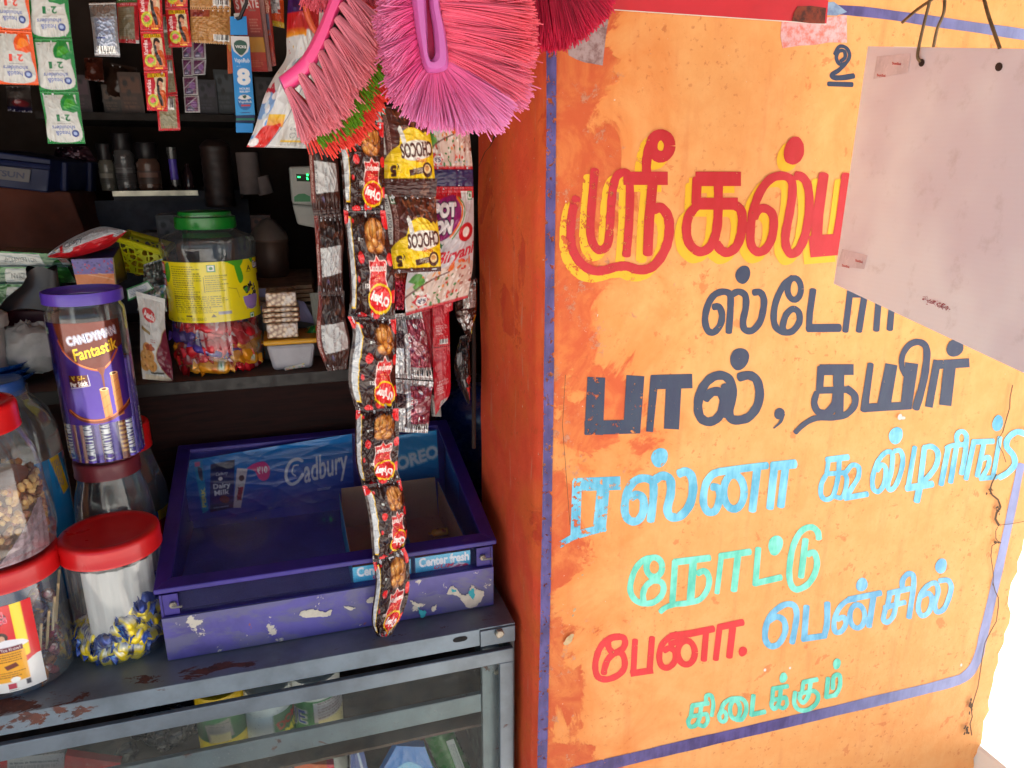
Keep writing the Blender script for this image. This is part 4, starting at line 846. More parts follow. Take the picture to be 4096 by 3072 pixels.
# printed cards standing inside, and a painted reflection on the right side
cvc = Cv(250, 90, (20, 60, 140)).vgrad(0, 0, 1, 1, (20, 130, 204), (44, 56, 150)).vgrad(0, .35, 1, 1, (24, 92, 180), (52, 58, 156))
def kx(x): return (x-345)/1720.
cvc.poly([(.055, .04), (.105, .02), (.118, .86), (.085, .9)], (40, 140, 190)).rect(.062, .05, .09, .12, (220, 120, 160)).blob([(.075, .12), (.1, .18), (.1, .36), (.08, .3)], (60, 60, 80)).text('PERK', .085, .48, .108, .8, (226, 226, 90), .03, 90)
cvc.poly([(.15, .12), (.29, .11), (.262, .88), (.125, .9)], (28, 34, 96)).poly([(.15, .12), (.29, .11), (.282, .26), (.156, .24)], (18, 28, 66)).poly([(.13, .78), (.268, .77), (.262, .88), (.125, .9)], (18, 28, 66)).text('Cadbury', .175, .27, .245, .34, (200, 204, 220), .01, 0, .3).text('Dairy', .155, .45, .255, .555, (228, 232, 238), .02).text('Milk', .16, .555, .245, .64, (228, 232, 238), .02).ell(.215, .72, .03, .06, (110, 60, 44), 1, .5).ell(.2, .38, .012, .03, (230, 230, 230)).micro(.15, .83, .24, .86, 1, (150, 160, 190))
cvc.poly([(.3, .25), (.36, .29), (.305, .9), (.262, .88)], (196, 190, 190)).ell(.322, .42, .016, .05, (80, 50, 60)).poly([(.30, .56), (.33, .56), (.31, .78), (.285, .76)], (176, 40, 56)).text('5Star', .286, .55, .315, .78, (70, 40, 40), .01, 90)
cvc.blob([(.355, .28), (.40, .22), (.46, .22), (.49, .34), (.48, .48), (.45, .52), (.42, .46), (.40, .34)], (220, 60, 130)).text('₹10', .415, .29, .475, .40, (240, 240, 240), .02)
cvc.line([(.685, .30), (.66, .26), (.62, .28), (.59, .40), (.585, .54), (.61, .64), (.65, .62), (.685, .52)], .018, (214, 220, 226), smooth=5).line([(.66, .36), (.635, .36), (.622, .46), (.64, .52)], .008, (214, 220, 226), smooth=5).text('adbury', .69, .25, .97, .74, (214, 220, 226), .012, -6, .25).micro(.77, .78, .86, .82, 2, (190, 200, 220))
yc = 1.222
panel('card_and_reflection', [P(*zq(13, [p])[0], yc) for p in ((345, 500), (2060, 215), (2085, 860), (395, 1112))], cvc, printed('shiny_print', .32, 0, .2), DS, .0006, .004, 12)
cvo = Cv(60, 56, (30, 146, 206)).vgrad(0, .5, 1, 1, (30, 146, 206), (20, 120, 186)).text('OREO', .12, .34, 1.02, .66, (110, 190, 226), .09, -9).text('OREO', .14, .37, 1.0, .63, (226, 238, 244), .035, -9).micro(.2, .3, .3, .33, 1, (30, 80, 170))
panel('card_and_reflection', [P(*zq(12, [p])[0], yc-.004) for p in ((590, 160), (905, 118), (925, 432), (600, 495))], cvo, printed('shiny_print', .32, 0, .2), DS, .0006, .002, 5)
cvo = Cv(20, 50, (22, 110, 190)).text('C', .05, .1, .7, .32, (150, 200, 226), .04).vgrad(0, .4, 1, 1, (22, 110, 190), (26, 60, 130))
panel('card_and_reflection', [(SX1-.0045, yc-.005, -.472), (SX1-.0045, 1.12, -.494), (SX1-.0045, 1.12, -.55), (SX1-.0045, yc-.005, -.54)], cvo, printed('shiny_print', .32, 0, .2), DS, .0006)  # reflection of a letter C painted as a panel on the side
# two open cartons of gum
def gum_box(x0, x1, label, seed):
    y0, y1, z0, z1 = YF+.014, 1.165, CT+.0335, P(*zq(12, [(1115, 915)])[0], YF+.014)[2]; zk = P(*zq(12, [(905, 460)])[0], 1.165)[2]
    t = thing('gum_carton', label, 'carton', ((x0+x1)/2, y0, z0), 'open gum cartons in the purple case')
    cv = Cv(72, 40, (64, 186, 226)).vgrad(0, 0, 1, 1, (84, 200, 232), (20, 150, 206)).text('Center fresh', .07, .04, .97, .40, (246, 250, 250), .035).text('GUM', .33, .40, .70, .56, (216, 50, 70), .02, 0, .3)
    cv.poly([(.36, .78), (.78, .42), (.92, .5), (.56, .92)], (236, 226, 236)).poly([(.36, .80), (.78, .50), (.86, .52), (.44, .9)], (200, 60, 120)).poly([(.6, .92), (.86, .62), (1, .72), (1, 1), (.62, 1)], (196, 30, 60)).text('3 LAYERS', .04, .79, .36, .94, (240, 244, 250), .03)
    cv.rect(.02, .76, .38, .97, (30, 44, 120)).text('3 LAYERS', .05, .80, .35, .93, (240, 244, 250), .03).micro(.72, .72, .95, .9, 2, (240, 200, 220)).ell(.9, .6, .06, .1, (220, 50, 90))
    panel('carton_front', [(x0, y0, z1), (x1, y0, z1), (x1, y0, z1-.040), (x0, y0, z1-.040)], cv, M_LABEL, t, .0006)
    MB().box(x0, x1, y0+.0008, y0+.0018, z0, z1-.0005).build('carton_front', plain('sky_blue_carton', (60, 170, 220), .4), t, False)
    kr = plain('kraft_board', (170, 140, 104), .8, var=.08, vs=20); ou = plain('sky_blue_carton', (60, 170, 220), .4)
    MB().box(x0, x1, y0+.002, y1, z0, z0+.0008).build('carton_floor', kr, t, False)
    for xs, sg in ((x0, 1), (x1, -1)):
        a, b2 = xs, xs+sg*.0008
        MB().hexa([(min(a, b2), y0+.001, z0+.001), (max(a, b2), y0+.001, z0+.001), (max(a, b2), y1, z0+.001), (min(a, b2), y1, z0+.001), (min(a, b2), y0+.001, z1), (max(a, b2), y0+.001, z1), (max(a, b2), y1, zk), (min(a, b2), y1, zk)]).build('carton_side', kr, t, False)
        MB().hexa([(xs-sg*.0006, y0+.001, z0+.001), (xs-sg*.0002, y0+.001, z0+.001), (xs-sg*.0002, y1, z0+.001), (xs-sg*.0006, y1, z0+.001), (xs-sg*.0006, y0+.001, z1), (xs-sg*.0002, y0+.001, z1), (xs-sg*.0002, y1, zk), (xs-sg*.0006, y1, zk)]).build('carton_side', ou, t, False)
    MB().hexa([(x0+.001, y1, z0), (x1-.001, y1, z0), (x1-.001, y1+.001, z0), (x0+.001, y1+.001, z0), (x0+.004, y1+.006, zk+.006), (x1-.004, y1+.006, zk+.006), (x1-.004, y1+.007, zk+.006), (x0+.004, y1+.007, zk+.006)]).build('carton_back', kr, t, False)
    return t
gx = [P(*zq(12, [p])[0], YF+.014)[0] for p in ((355, 1100), (738, 1080), (768, 1040), (1130, 1000))]
gum_box(gx[0], gx[1], 'open blue gum carton, half hidden behind the hanging black snack strip', 1)
gum_box(gx[2], gx[3], 'open blue gum carton at the right end of the purple case, a gold sweet inside', 2)
cg = P(*zq(12, [(930, 800)])[0], 1.0)
def sweet(name, c, l, w, h, cv, m, ang, label, group=None, tilt=0, twist=True, nu=26, nv=14, back=True):
    """a wrapped sweet: a fat pillow with pinched ends"""
    U, V = np.meshgrid(np.linspace(-1, 1, nu), np.linspace(0, 1, nv)); u, v = U.ravel(), V.ravel()
    a = v*2*math.pi; body = np.clip((1-np.abs(u)**5), 0, 1)
    if twist: rad = np.where(np.abs(u) < .76, (1-np.abs(u/.76)**8*.65), .35+.35*(np.abs(u)-.76)/.24)
    else: rad = (1-np.abs(u)**4*.9)
    rg = np.random.default_rng(len(name)+int(l*1e5)); wv = 1+.04*np.sin(9*u+4*a)+.04*np.sin(17*u-3*a)
    hz = np.where(np.abs(u) < .76, 1, .3) if twist else np.ones_like(u)
    X = np.stack([u*l/2, np.cos(a)*w/2*rad*wv, np.sin(a)*h/2*rad*wv*hz], 1)
    X = (rotm(tilt, 0, ang)@X.T).T+np.array(c)
    return mk(name, X, gridfaces(nu, nv), m, None, None, True, cv.get(nu, nv), label=label, cat='sweet', group=group)
M_WRAP = printed('foil_wrapper', .25, .25, .4, .3, 300)
cvs = Cv(26, 28, (206, 160, 20)).rect(.1, .1, .9, .45, (200, 40, 30))
sweet('gold_sweet', PZ(1762, 2128, CT+.041), .040, .016, .012, Cv(26, 28, (226, 182, 30)).bits(.2, 0, .8, 1, 8, [(150, 60, 20), (240, 214, 90)], .08, .1), M_WRAP, .05, 'gold wrapped sweet lying alone on the bare card of the right gum carton')
sweet('dark_sweet', (P(*zq(12, [(830, 842)])[0], .965)[0], .968, CT+.040), .036, .014, .010, Cv(26, 28, (60, 26, 24)).text('Ki', .3, .2, .6, .5, (240, 230, 220), .03).rect(.6, 0, .8, 1, (170, 30, 40)), M_WRAP, .1, 'small dark sweet with white letters behind the case\'s front rail')
# ============================================================ jars standing on the counter
def wpx(x0, x1, y, Y): return abs(P(x1, y, Y)[0]-P(x0, y, Y)[0])
M_CLEAR2 = clear('hazy_jar_plastic', (238, 242, 242), .05, .2, .09)
# front jar of yellow and blue sweets, red lid, folded paper inside
J1 = P(455, 2653, .925); r1 = .057; c1 = np.array([P(477, 2400, .985)[0]+.002, .984, CT+.0005]); h1 = .158
t = thing('sweet_jar', 'clear jar with red lid holding yellow and blue sweets before a white paper', 'jar', c1)
MB().lathe(c1, [(.0001, .006), (r1*.80, .005), (r1*.86, .001), (r1*.93, .0005), (r1*.99, .006), (r1*1.0, .012), (r1*.985, .016), (r1, .02), (r1, h1-.022), (r1*.97, h1-.014), (r1*.98, h1-.004), (r1*.98, h1)], 64).build('body', M_CLEAR, t, 50)
def rim_lid(c, z, r, h, m, parent, n=64): return MB().lathe((c[0], c[1], c[2]+z), [(.0001, h-.0015), (r*.72, h-.0015), (r*.79, h-.0008), (r*.84, h+.0005), (r*.95, h), (r*.985, h-.002), (r, h-.006), (r, .004), (r*1.012, .003), (r*1.012, 0), (r*.96, -.0005)], n*2, 0, lambda a, z: 1+(.004*math.cos(a*64) if .004 < z < h-.006 else 0)).build('lid', m, parent, 50)
rim_lid(c1, h1-.016, r1*1.055, .026, M_RED, t)
pw = MB(); V = []; F = []
for i in range(40):
    a = R(-38+i*3.0); rr = r1*.86+.0012*math.sin(i*.8)+.0006*math.sin(i*2.2); x, y = c1[0]+rr*math.sin(a), c1[1]-rr*math.cos(a)
    V += [(x, y, c1[2]+.028+.004*math.sin(i*.7)), (x, y, c1[2]+h1-.026)]
for i in range(39): F.append((2*i, 2*i+2, 2*i+3, 2*i+1))
mk('paper_sheet', V, F, plain('white_waxed_paper', (206, 202, 198), .6, var=.05, vs=9), None, None, True, label='white folded paper standing inside the red lidded sweet jar', cat='paper')
cvm = Cv(40, 30, (250, 218, 30)).rect(.2, .02, .8, .30, (246, 240, 210)).text('Milkybar', .24, .06, .76, .26, (30, 60, 150), .03).rect(.42, .30, .6, .42, (60, 50, 40)).rect(.26, .5, .7, .74, (230, 205, 40)).rect(.3, .76, .55, .9, (210, 150, 140))
for a, b2 in ((0, .12), (.88, 1)): cvm.rect(a, 0, b2, 1, (34, 70, 160)); cvm.bits(a, 0, b2, 1, 14, [(90, 130, 210), (20, 40, 110), (140, 200, 230)], .03, .05)
sw = sweet('milk_sweet', (0, 0, 0), .046, .025, .014, cvm, M_WRAP, 0, 'yellow and blue twist wrapped sweet heaped in the front red lidded jar', 'milk sweets in the front jar')
cvm2 = Cv(40, 30, (60, 84, 170)).bits(.1, 0, .9, 1, 40, [(90, 110, 180), (110, 90, 100), (30, 40, 90), (170, 190, 220)], .05, .06)
sw2 = sweet('milk_sweet', (0, 0, 0), .044, .021, .015, cvm2, M_WRAP, 0, 'yellow and blue twist wrapped sweet heaped in the front red lidded jar', 'milk sweets in the front jar')
rg = random.Random(21); first = {0: True, 1: True}
def drop(o, key, p, rot):
    if first.get(key): first[key] = False; o.location = p; o.rotation_euler = rot; return o
    c = o.copy(); COL.objects.link(c); c.location = p; c.rotation_euler = rot; return c
lay = []
for k in range(84):
    ring = k % 3 != 2; a = R(rg.uniform(-95, 100)); rr = r1*rg.uniform(.62, .74) if ring else r1*rg.uniform(.05, .5)
    top = .030+.036*max(0, math.sin(a)*rr/r1+.15)*1.6; z = .008+rg.random()**.9*top
    if k in (3, 9): a, rr, z = R(62+k*2), r1*.64, .062+.006*(k-3)/6
    if not ring: z = top*rg.uniform(.6, 1)
    drop(sw if rg.random() < .8 else sw2, 0, (c1[0]+rr*math.sin(a), c1[1]-rr*math.cos(a), c1[2]+z), (rg.uniform(-.5, .5)+(1.2 if ring else .2), rg.uniform(-.5, .5), a+rg.uniform(-.8, .8))) if k else drop(sw, 0, (c1[0]+.012, c1[1]-.036, c1[2]+.014), (1.1, .9, .3))
if sw2.location.length < .01: sw2.location = (c1[0]-.02, c1[1]-.033, c1[2]+.012); sw2.rotation_euler = (1.2, .3, -.5)

# left jar of wrapped sweets with a striped label
r2 = .060; c2 = np.array([P(288, 2560, .955)[0]-r2, .958, CT+.0005]); h2 = .158
t = thing('sweet_jar', 'clear jar with red lid and red and yellow striped picture label at the left edge', 'jar', c2)
MB().lathe(c2, [(.0001, .0012), (r2*.93, .001), (r2*.99, .006), (r2, .02), (r2, h2-.022), (r2*.97, h2-.014), (r2*.98, h2)], 64).build('body', M_CLEAR2, t, 50)
rim_lid(c2, h2-.016, r2*1.05, .026, M_RED, t)
cv = Cv(150, 130, (214, 26, 34))
for u in (.03, .42, .60, .82): cv.rect(u, 0, u+.09, .72 if u < .8 else .60, (240, 214, 20)).ell(u+.045, .72 if u < .8 else .60, .045, .02, (240, 214, 20))
cv.blob([(0, .86), (.25, .80), (.5, .84), (.7, .8), (1, .64), (1.02, 1.02), (-.02, 1.02)], (222, 222, 220))
cv.ell(.66, .15, .12, .085, (90, 26, 44), 1, -.15).text('choki', .57, .07, .76, .145, (240, 150, 170), .05, -6).text('choki', .57, .14, .78, .21, (240, 150, 170), .05, -6).text('choki', .575, .075, .755, .14, (206, 20, 60), .02, -6).text('choki', .575, .145, .775, .205, (206, 20, 60), .02, -6)
cv.ell(.71, .36, .05, .06, (60, 36, 30)).ell(.71, .37, .025, .035, (210, 160, 130)).blob([(.66, .42), (.73, .39), (.86, .42), (.9, .48), (.64, .5)], (226, 226, 232)).ell(.65, .42, .032, .04, (206, 150, 120)).ell(.645, .395, .034, .02, (70, 40, 30))
cv.rect(.595, .475, .86, .53, (110, 30, 50)).text('Did You Know?', .62, .485, .84, .52, (230, 220, 220), .0).rect(.595, .53, .87, .88, (236, 168, 34)).micro(.615, .55, .85, .66, 4, (120, 70, 20)).poly([(.68, .69), (.78, .66), (.80, .71), (.70, .74)], (110, 50, 34)).micro(.615, .76, .85, .84, 3, (120, 70, 20)).ell(.75, .86, .04, .03, (244, 244, 240))
cv.blob([(.32, .46), (.5, .40), (.52, .48), (.34, .56)], (232, 224, 204)).text('milk', .36, .455, .5, .52, (110, 40, 50), .02, -8).ell(.34, .3, .10, .09, (80, 24, 40))
for u in (.37, .47): cv.rect(u, .52, u+.055, .96, (206, 80, 90)); cv.bits(u, .52, u+.055, .96, 60, [(232, 150, 60), (230, 160, 170), (180, 40, 50)], .012, .012)
cv.rect(.68, .90, .75, .96, (180, 60, 80)).micro(.68, .965, .78, .99, 2, (60, 60, 70)).rect(.83, .89, .87, .95, (60, 60, 70))
band('label', c2, r2*1.008, r2*1.008, .010, h2*.80, -78, 40, cv, M_LABEL, t)
cvq = [Cv(26, 20, c) for c in ((170, 44, 60), (70, 70, 110), (190, 120, 60), (120, 50, 70))]
for i, q in enumerate(cvq): q.bits(0, 0, 1, 1, 12, [(220, 180, 90), (90, 30, 40), (210, 200, 200)], .08, .1)
pro = [sweet('twist_sweet', (0, 0, 0), .036, .014, .011, q, M_WRAP, 0, 'small red brown sweet inside the jar with the striped label', 'sweets in the striped label jar') for q in cvq]
for i, o in enumerate(pro): first['t%d' % i] = True
for k in range(44):
    a = R(rg.uniform(-20, 110)) if k < 34 else R(rg.uniform(-80, -20)); rr = r2*rg.uniform(.5, .78); z = .01+rg.random()*(.11 if math.sin(a) > .5 and k % 2 else .05)
    drop(pro[k % 4], 't%d' % (k % 4), (c2[0]+rr*math.sin(a), c2[1]-rr*math.cos(a), c2[2]+z), (rg.uniform(0, 3), rg.uniform(-.9, .9), rg.uniform(0, 3)))
stk = MB()
for k in range(5):
    a = R(40+k*14); p = np.array([c2[0]+r2*.8*math.sin(a), c2[1]-r2*.8*math.cos(a), c2[2]+.03+.012*k]); stk.tube([p, p+np.array([.012, -.004, .055])], .0016, 6)
for k in range(len(stk.V)//12):
    pass
st = thing('lollipop_stick', 'thin pale lollipop sticks poking up in the striped label jar', 'sticks', (c2[0]+.05, c2[1], c2[2]+.03))
for k in range(5):
    m1 = MB(); m1.add(stk.V[k*12:(k+1)*12], [tuple(i for i in f) for f in MB().tube([(0, 0, 0), (0, 0, 1)], 1, 6).F]); m1.build('stick', plain('pale_wood_stick', (196, 168, 128), .7), st)

# nut jar on top of it
c3 = np.array([c2[0]-.006, c2[1]+.004, c2[2]+h2+.0105]); r3, h3 = .0535, .165
r3 = max(.045, P(211, 2060, c3[1])[0]-c3[0])
zt = P(131, 1660, c3[1])[2]-c3[2]; h3 = max(.13, zt)
t = thing('nut_jar', 'clear jar of peanut brittle with a red lid stacked on the striped label jar', 'jar', c3)
sq = lambda a, z: 1+.03*math.cos(4*a)
MB().lathe(c3, [(.0001, .003), (r3*.80, .001), (r3*.95, .008), (r3, .03), (r3*.985, .05), (r3*.93, .085), (r3*.93, h3*.62), (r3*.88, h3*.76), (r3*.74, h3*.90), (r3*.68, h3*.94), (r3*.68, h3)], 64, 0, sq).build('body', M_CLEAR, t, 60)
rim_lid(c3, h3-.012, r3*.76, .032, M_RED, t)
nm = MB(); rgn = np.random.default_rng(4)
for k in range(800):
    a = rgn.uniform(0, 2*math.pi); z = rgn.uniform(.012, h3*.56); rr = r3*.84*(1 if k % 3 else rgn.uniform(.3, .95)); s = rgn.uniform(.0042, .0066)
    nm.ell((c3[0]+rr*math.sin(a), c3[1]-rr*math.cos(a), c3[2]+z), (s, s*.72, s*.8), 7, int(rgn.integers(0, 4)), rotm(*rgn.uniform(0, 3, 3)))
nm.lathe((c3[0], c3[1], c3[2]+.01), [(.0001, 0), (r3*.72, .0), (r3*.74, h3*.5), (.0001, h3*.53)], 20, 1)
nm.build('peanut_brittle', [plain('golden_peanut', (214, 160, 84), .45, var=.2, coat=.3), plain('brown_brittle', (156, 96, 48), .4, coat=.4), plain('pale_peanut', (222, 178, 112), .5), plain('skin_peanut', (170, 110, 74), .5)], None, 60, label='golden peanut brittle pieces filling the jar with the red lid', cat='peanut brittle', kind='stuff')
V = []; F = []; nn = 26
for i in range(nn):
    for j in range(nn):
        a = R(18+i*2.6); z = .005+j*.0026; rr = r3*.925+.0012*math.sin(i*1.9+j)*math.sin(j*1.3)
        if j/nn > (i/nn)*1.15: z = .005+(i/nn)*1.15*nn*.0026
        V.append((c3[0]+rr*math.sin(a), c3[1]-rr*math.cos(a), c3[2]+z))
for i in range(nn-1):
    for j in range(nn-1): F.append((i*nn+j, (i+1)*nn+j, (i+1)*nn+j+1, i*nn+j+1))
mk('inner_bag', V, F, plain('mauve_crinkled_film', (168, 140, 150), .25, .2, .35, 60, .6, 160), None, t, True)

# jar with the maroon lid, the big roll-wafer jar on top
Y4 = 1.085; c4 = np.array([(P(280, 2000, Y4)[0]+P(618, 1980, Y4)[0])/2, Y4, CT+.0005]); r4 = (P(618, 1980, Y4)[0]-P(280, 2000, Y4)[0])/2*.97
ztop = P(436, 1905, Y4-.03)[2]-c4[2]; zlid = P(436, 1850, Y4-.03)[2]-c4[2]; h4 = ztop
t = thing('empty_jar', 'squat clear jar with a maroon lid under the tall purple wafer jar', 'jar', c4)
MB().lathe(c4, [(.0001, .002), (r4*.9, .001), (r4*.98, .008), (r4, .03), (r4, h4*.52), (r4*.97, h4*.66), (r4*.88, h4*.84), (r4*.76, h4*.95), (r4*.74, h4)], 64, 0, lambda a, z: 1+.018*math.cos(4*a)).build('body', M_CLEAR, t, 60)
M_MAR = plain('maroon_lid', (106, 34, 44), .4, var=.08)
rim_lid(c4, h4-.003, r4*.80, max(.02, zlid-ztop+.003), M_MAR, t)
wb = MB(); rgb = np.random.default_rng(9)
bgm = []; V = []; F = []; na, nz = 48, 14
for j in range(nz):
    for i in range(na):
        a = 2*math.pi*i/na; q = j/(nz-1); rr = r4*(.90*math.sqrt(max(0, 1-(q*.98)**3)))*(1+.05*math.sin(a*5+q*4)+.04*math.sin(a*9-q*7)); V.append((c4[0]+rr*math.cos(a), c4[1]+rr*math.sin(a), c4[2]+.008+q*h4*.60))
for j in range(nz-1):
    for i in range(na): F.append((j*na+i, j*na+(i+1) % na, (j+1)*na+(i+1) % na, (j+1)*na+i))
mk('plastic_bag', V, F, plain('white_carrier_film', (196, 200, 208), .3, var=.1, vs=14, bump=.5, bs=60), None, None, True, label='white plastic bag stuffed inside the clear maroon lidded jar', cat='bag')
V = []; F = []
for i in range(30):
    for j in range(8):
        a = R(36+i*2.6); rr = r4*(1.03+.10*(1-j/7)+.03*math.sin(i*.9)); V.append((c4[0]+rr*math.sin(a), c4[1]-rr*math.cos(a), c4[2]+.055+.042*j/7+.012*math.sin(i*.22)))
for i in range(29):
    for j in range(7): F.append((i*8+j, (i+1)*8+j, (i+1)*8+j+1, i*8+j+1))
mk('wrapper_scrap', V, F, plain('silvery_white_film', (200, 204, 210), .22, .15, .2, 30, .4, 80), None, None, True, label='crumpled silvery white wrapper wedged beside the maroon lidded jar', cat='wrapper')
Y5 = Y4; z5 = c4[2]+h4-.003+max(.02, zlid-ztop+.003)+.0005
def jx(px, py): return P(px, py, Y5)[0]
c5 = np.array([(jx(278, 1800)+jx(582, 1790))/2, Y5, z5]); r5 = (jx(582, 1790)-jx(278, 1800))/2*1.0
zl0, zl1 = P(437, 1695, Y5-r5)[2]-z5, P(335, 1292, Y5-r5)[2]-z5; zlb = P(330, 1225, Y5-r5)[2]-z5; zlt = P(330, 1178, Y5-r5)[2]-z5
t = thing('wafer_jar', 'tall clear jar of wafer rolls with purple lid and brown and purple label', 'jar', c5)
MB().lathe(c5, [(.0001, .003), (r5*.86, .002), (r5*.98, .010), (r5, .022), (r5*.985, zl0-.002), (r5, zl1+.004), (r5*.985, zl1+.012), (r5*.93, zlb-.006), (r5*.91, zlb), (r5*.91, zlt-.004)], 72).build('body', M_CLEAR, t, 60)
M_VIO = plain('violet_lid', (84, 56, 170), .38, var=.06, vs=10, coat=.2)
MB().lathe((c5[0], c5[1], c5[2]+zlb), [(r5*.86, zlt-zlb-.010), (r5*.94, zlt-zlb-.006), (r5*.965, zlt-zlb), (r5*1.0, zlt-zlb), (r5*1.01, zlt-zlb-.003), (r5*1.01, 0), (r5*.97, -.0005)], 72).build('lid', M_VIO, t, 50)
MB().lathe((c5[0], c5[1], c5[2]+zlb), [(.0001, zlt-zlb-.0105), (r5*.865, zlt-zlb-.0105)], 72).build('lid_panel', M_VIO, t, 50)
cv = Cv(190, 210, (58, 32, 128)).vgrad(0, 0, 1, 1, (50, 28, 110), (78, 50, 160))
cv.rect(0, 0, .20, 1, (50, 28, 104)).micro(.045, .20, .17, .44, 12, (150, 110, 60), .5).micro(.045, .5, .17, 1, 26, (160, 120, 60), .5).veg(.07, .05, .15)
br = (104, 46, 34); cv.blob([(.26, -.02), (.30, .14), (.36, .26), (.48, .37), (.60, .44), (.70, .47), (.78, .43), (.88, .30), (1.02, .22), (1.04, -.04)], br)
cv.line([(.30, .17), (.36, .28), (.48, .385), (.62, .45), (.72, .462), (.82, .40), (.92, .29)], .022, (176, 84, 40), smooth=6).line([(.33, .26), (.45, .37), (.62, .445), (.72, .458), (.82, .40)], .008, (226, 140, 80), smooth=6).line([(.42, .30), (.6, .345), (.8, .31)], .006, (60, 20, 20), smooth=5).poly([(.66, .44), (.755, .44), (.725, .52), (.72, .645), (.705, .645), (.70, .52)], (130, 66, 44))
cv.otext('CANDYMAN', .41, .10, .93, .175, (246, 247, 250), [(.011, (226, 228, 240)), (.007, (36, 44, 110))], .0, rot=-9)
cv.text('Fantastik', .45, .215, .93, .33, (70, 30, 16), .03, -11, .15).text('Fantastik', .445, .21, .925, .325, (240, 206, 50), .02, -11, .15)
cv.rect(.355, .50, .56, .615, (92, 44, 36)).text('₹ 5/-', .39, .505, .53, .55, (236, 200, 70), .02, -6).text('Per Stick', .365, .56, .555, .61, (244, 240, 232), .03, -6).line([(.36, .63), (.575, .605), (.565, .50)], .005, (230, 226, 230))
for u, v0 in ((.66, .655), (.79, .515)):
    cv.poly([(u, v0), (u+.088, v0-.005), (u+.10, .94), (u+.012, .95)], lambda U, V, u=u: srgb((226, 164, 96))+(srgb((170, 96, 50))-srgb((226, 164, 96)))*np.abs((U-u-.05)/.055)[..., None]**1.5)
    cv.ell(u+.044, v0, .045, .016, (240, 206, 150)).ell(u+.044, v0, .026, .009, (90, 40, 26))
    for q in (.1, .2, .3): cv.line([(u, v0+q), (u+.09, v0+q-.05)], .005, (170, 104, 60))
cv.line([(.30, .86), (.42, .93), (.58, .965), (.74, .95), (.9, .88), (1.0, .82)], .05, (120, 52, 36), smooth=6).line([(.30, .85), (.42, .925), (.58, .955), (.74, .935), (.9, .865), (1.0, .80)], .012, (214, 120, 60), smooth=6)
band('label', c5, r5*1.008, r5*.996, zl0, zl1, -76, 62, cv, M_LABELM, t)
wr = [plain('purple_wafer_film', (86, 60, 176), .22, .4, .1, 40, coat=.5), plain('chocolate_wafer_film', (104, 50, 40), .25, .3, .1, 40, coat=.5), plain('gold_wafer_film', (196, 130, 50), .25, .5, .1, 40, coat=.5)]
cvw = Cv(22, 150, (86, 58, 176)).vgrad(0, .0, 1, .4, (96, 70, 190), (60, 36, 140)).rect(.7, 0, 1, 1, (110, 54, 44)).otext('CANDYMAN', .26, .55, .74, .97, (240, 240, 246), [(.05, (40, 40, 106))], .02, rot=90)
cvw3 = Cv(22, 150, (84, 56, 172)).vgrad(0, 0, 1, 1, (92, 64, 184), (60, 36, 140)).rect(.6, 0, .8, 1, (110, 54, 44)).micro(.2, .3, .4, .9, 20, (150, 120, 190))
cvw2 = Cv(22, 150, (104, 50, 44)).rect(0, 0, .3, 1, (196, 140, 60)).micro(.35, .3, .8, .95, 14, (226, 170, 80))
protos = []
for i, q in enumerate((cvw, cvw2, cvw3)):
    protos.append(band('wafer_roll', (0, 0, 0), .0068, .0068, 0, .135, -180, 180, q, printed('foil_wrapper', .25, .25, .4, .3, 300), None, label='slim foil wrapped wafer roll standing inside the tall purple lidded jar', cat='wafer roll', group='wafer rolls in the tall jar')); first['w%d' % i] = True
for k in range(15):
    a = R(-98+k*14); rr = r5*.84; s = (0, 2, 1, 0, 2, 2, 0, 2)[k % 8]; drop(protos[s], 'w%d' % s, (c5[0]+rr*math.sin(a), c5[1]-rr*math.cos(a), c5[2]+.006), (0, 0, a+rg.uniform(-.4, .4)))

# blue labelled jar behind on the left
Y6 = 1.13; r6 = .068; c6 = np.array([P(287, 2000, Y6)[0]-r6, Y6, CT+.0005]); zs6 = P(230, 1790, Y6)[2]-c6[2]; zt6 = P(131, 1600, Y6)[2]-c6[2]
t = thing('big_clear_jar', 'large clear jar with a sky blue splash label behind the nut jar', 'jar', c6)
MB().lathe(c6, [(.0001, .002), (r6*.95, .001), (r6, .01), (r6, zs6), (r6*.97, zs6+.03), (r6*.86, zs6+.055), (r6*.66, zt6), (r6*.58, zt6+.008), (r6*.58, zt6+.02)], 64, 0, lambda a, z: 1+(.012*math.cos(10*a) if z > .1 else 0)).build('body', M_CLEAR2, t, 60)
cv = Cv(120, 150, (30, 140, 204)).vgrad(0, 0, 1, 1, (40, 150, 214), (16, 110, 180)).blob([(.45, .2), (.62, .3), (.7, .45), (.66, .6), (.5, .62), (.42, .45)], (214, 222, 230)).bits(.42, .2, .75, .62, 60, [(60, 80, 130), (235, 240, 244), (150, 180, 210)], .03, .02).ell(.42, .34, .1, .08, (236, 240, 244)).ell(.42, .34, .085, .068, (30, 120, 190)).ell(.62, .70, .12, .11, (30, 150, 190)).ell(.62, .70, .08, .07, (90, 190, 220)).line([(.54, .76), (.7, .64)], .02, (20, 90, 140)).poly([(.80, 0), (.90, 0), (.97, .26), (.88, .28)], (236, 190, 30)).micro(.82, .03, .92, .26, 5, (40, 90, 150), vert=True)
band('label', c6, r6*1.006, r6*1.006, .02, zs6-.004, -60, 90, cv, M_LABEL, t)
rim_lid(c6, zt6+.012, r6*.52, .020, plain('blue_lid', (40, 90, 170), .4), t)
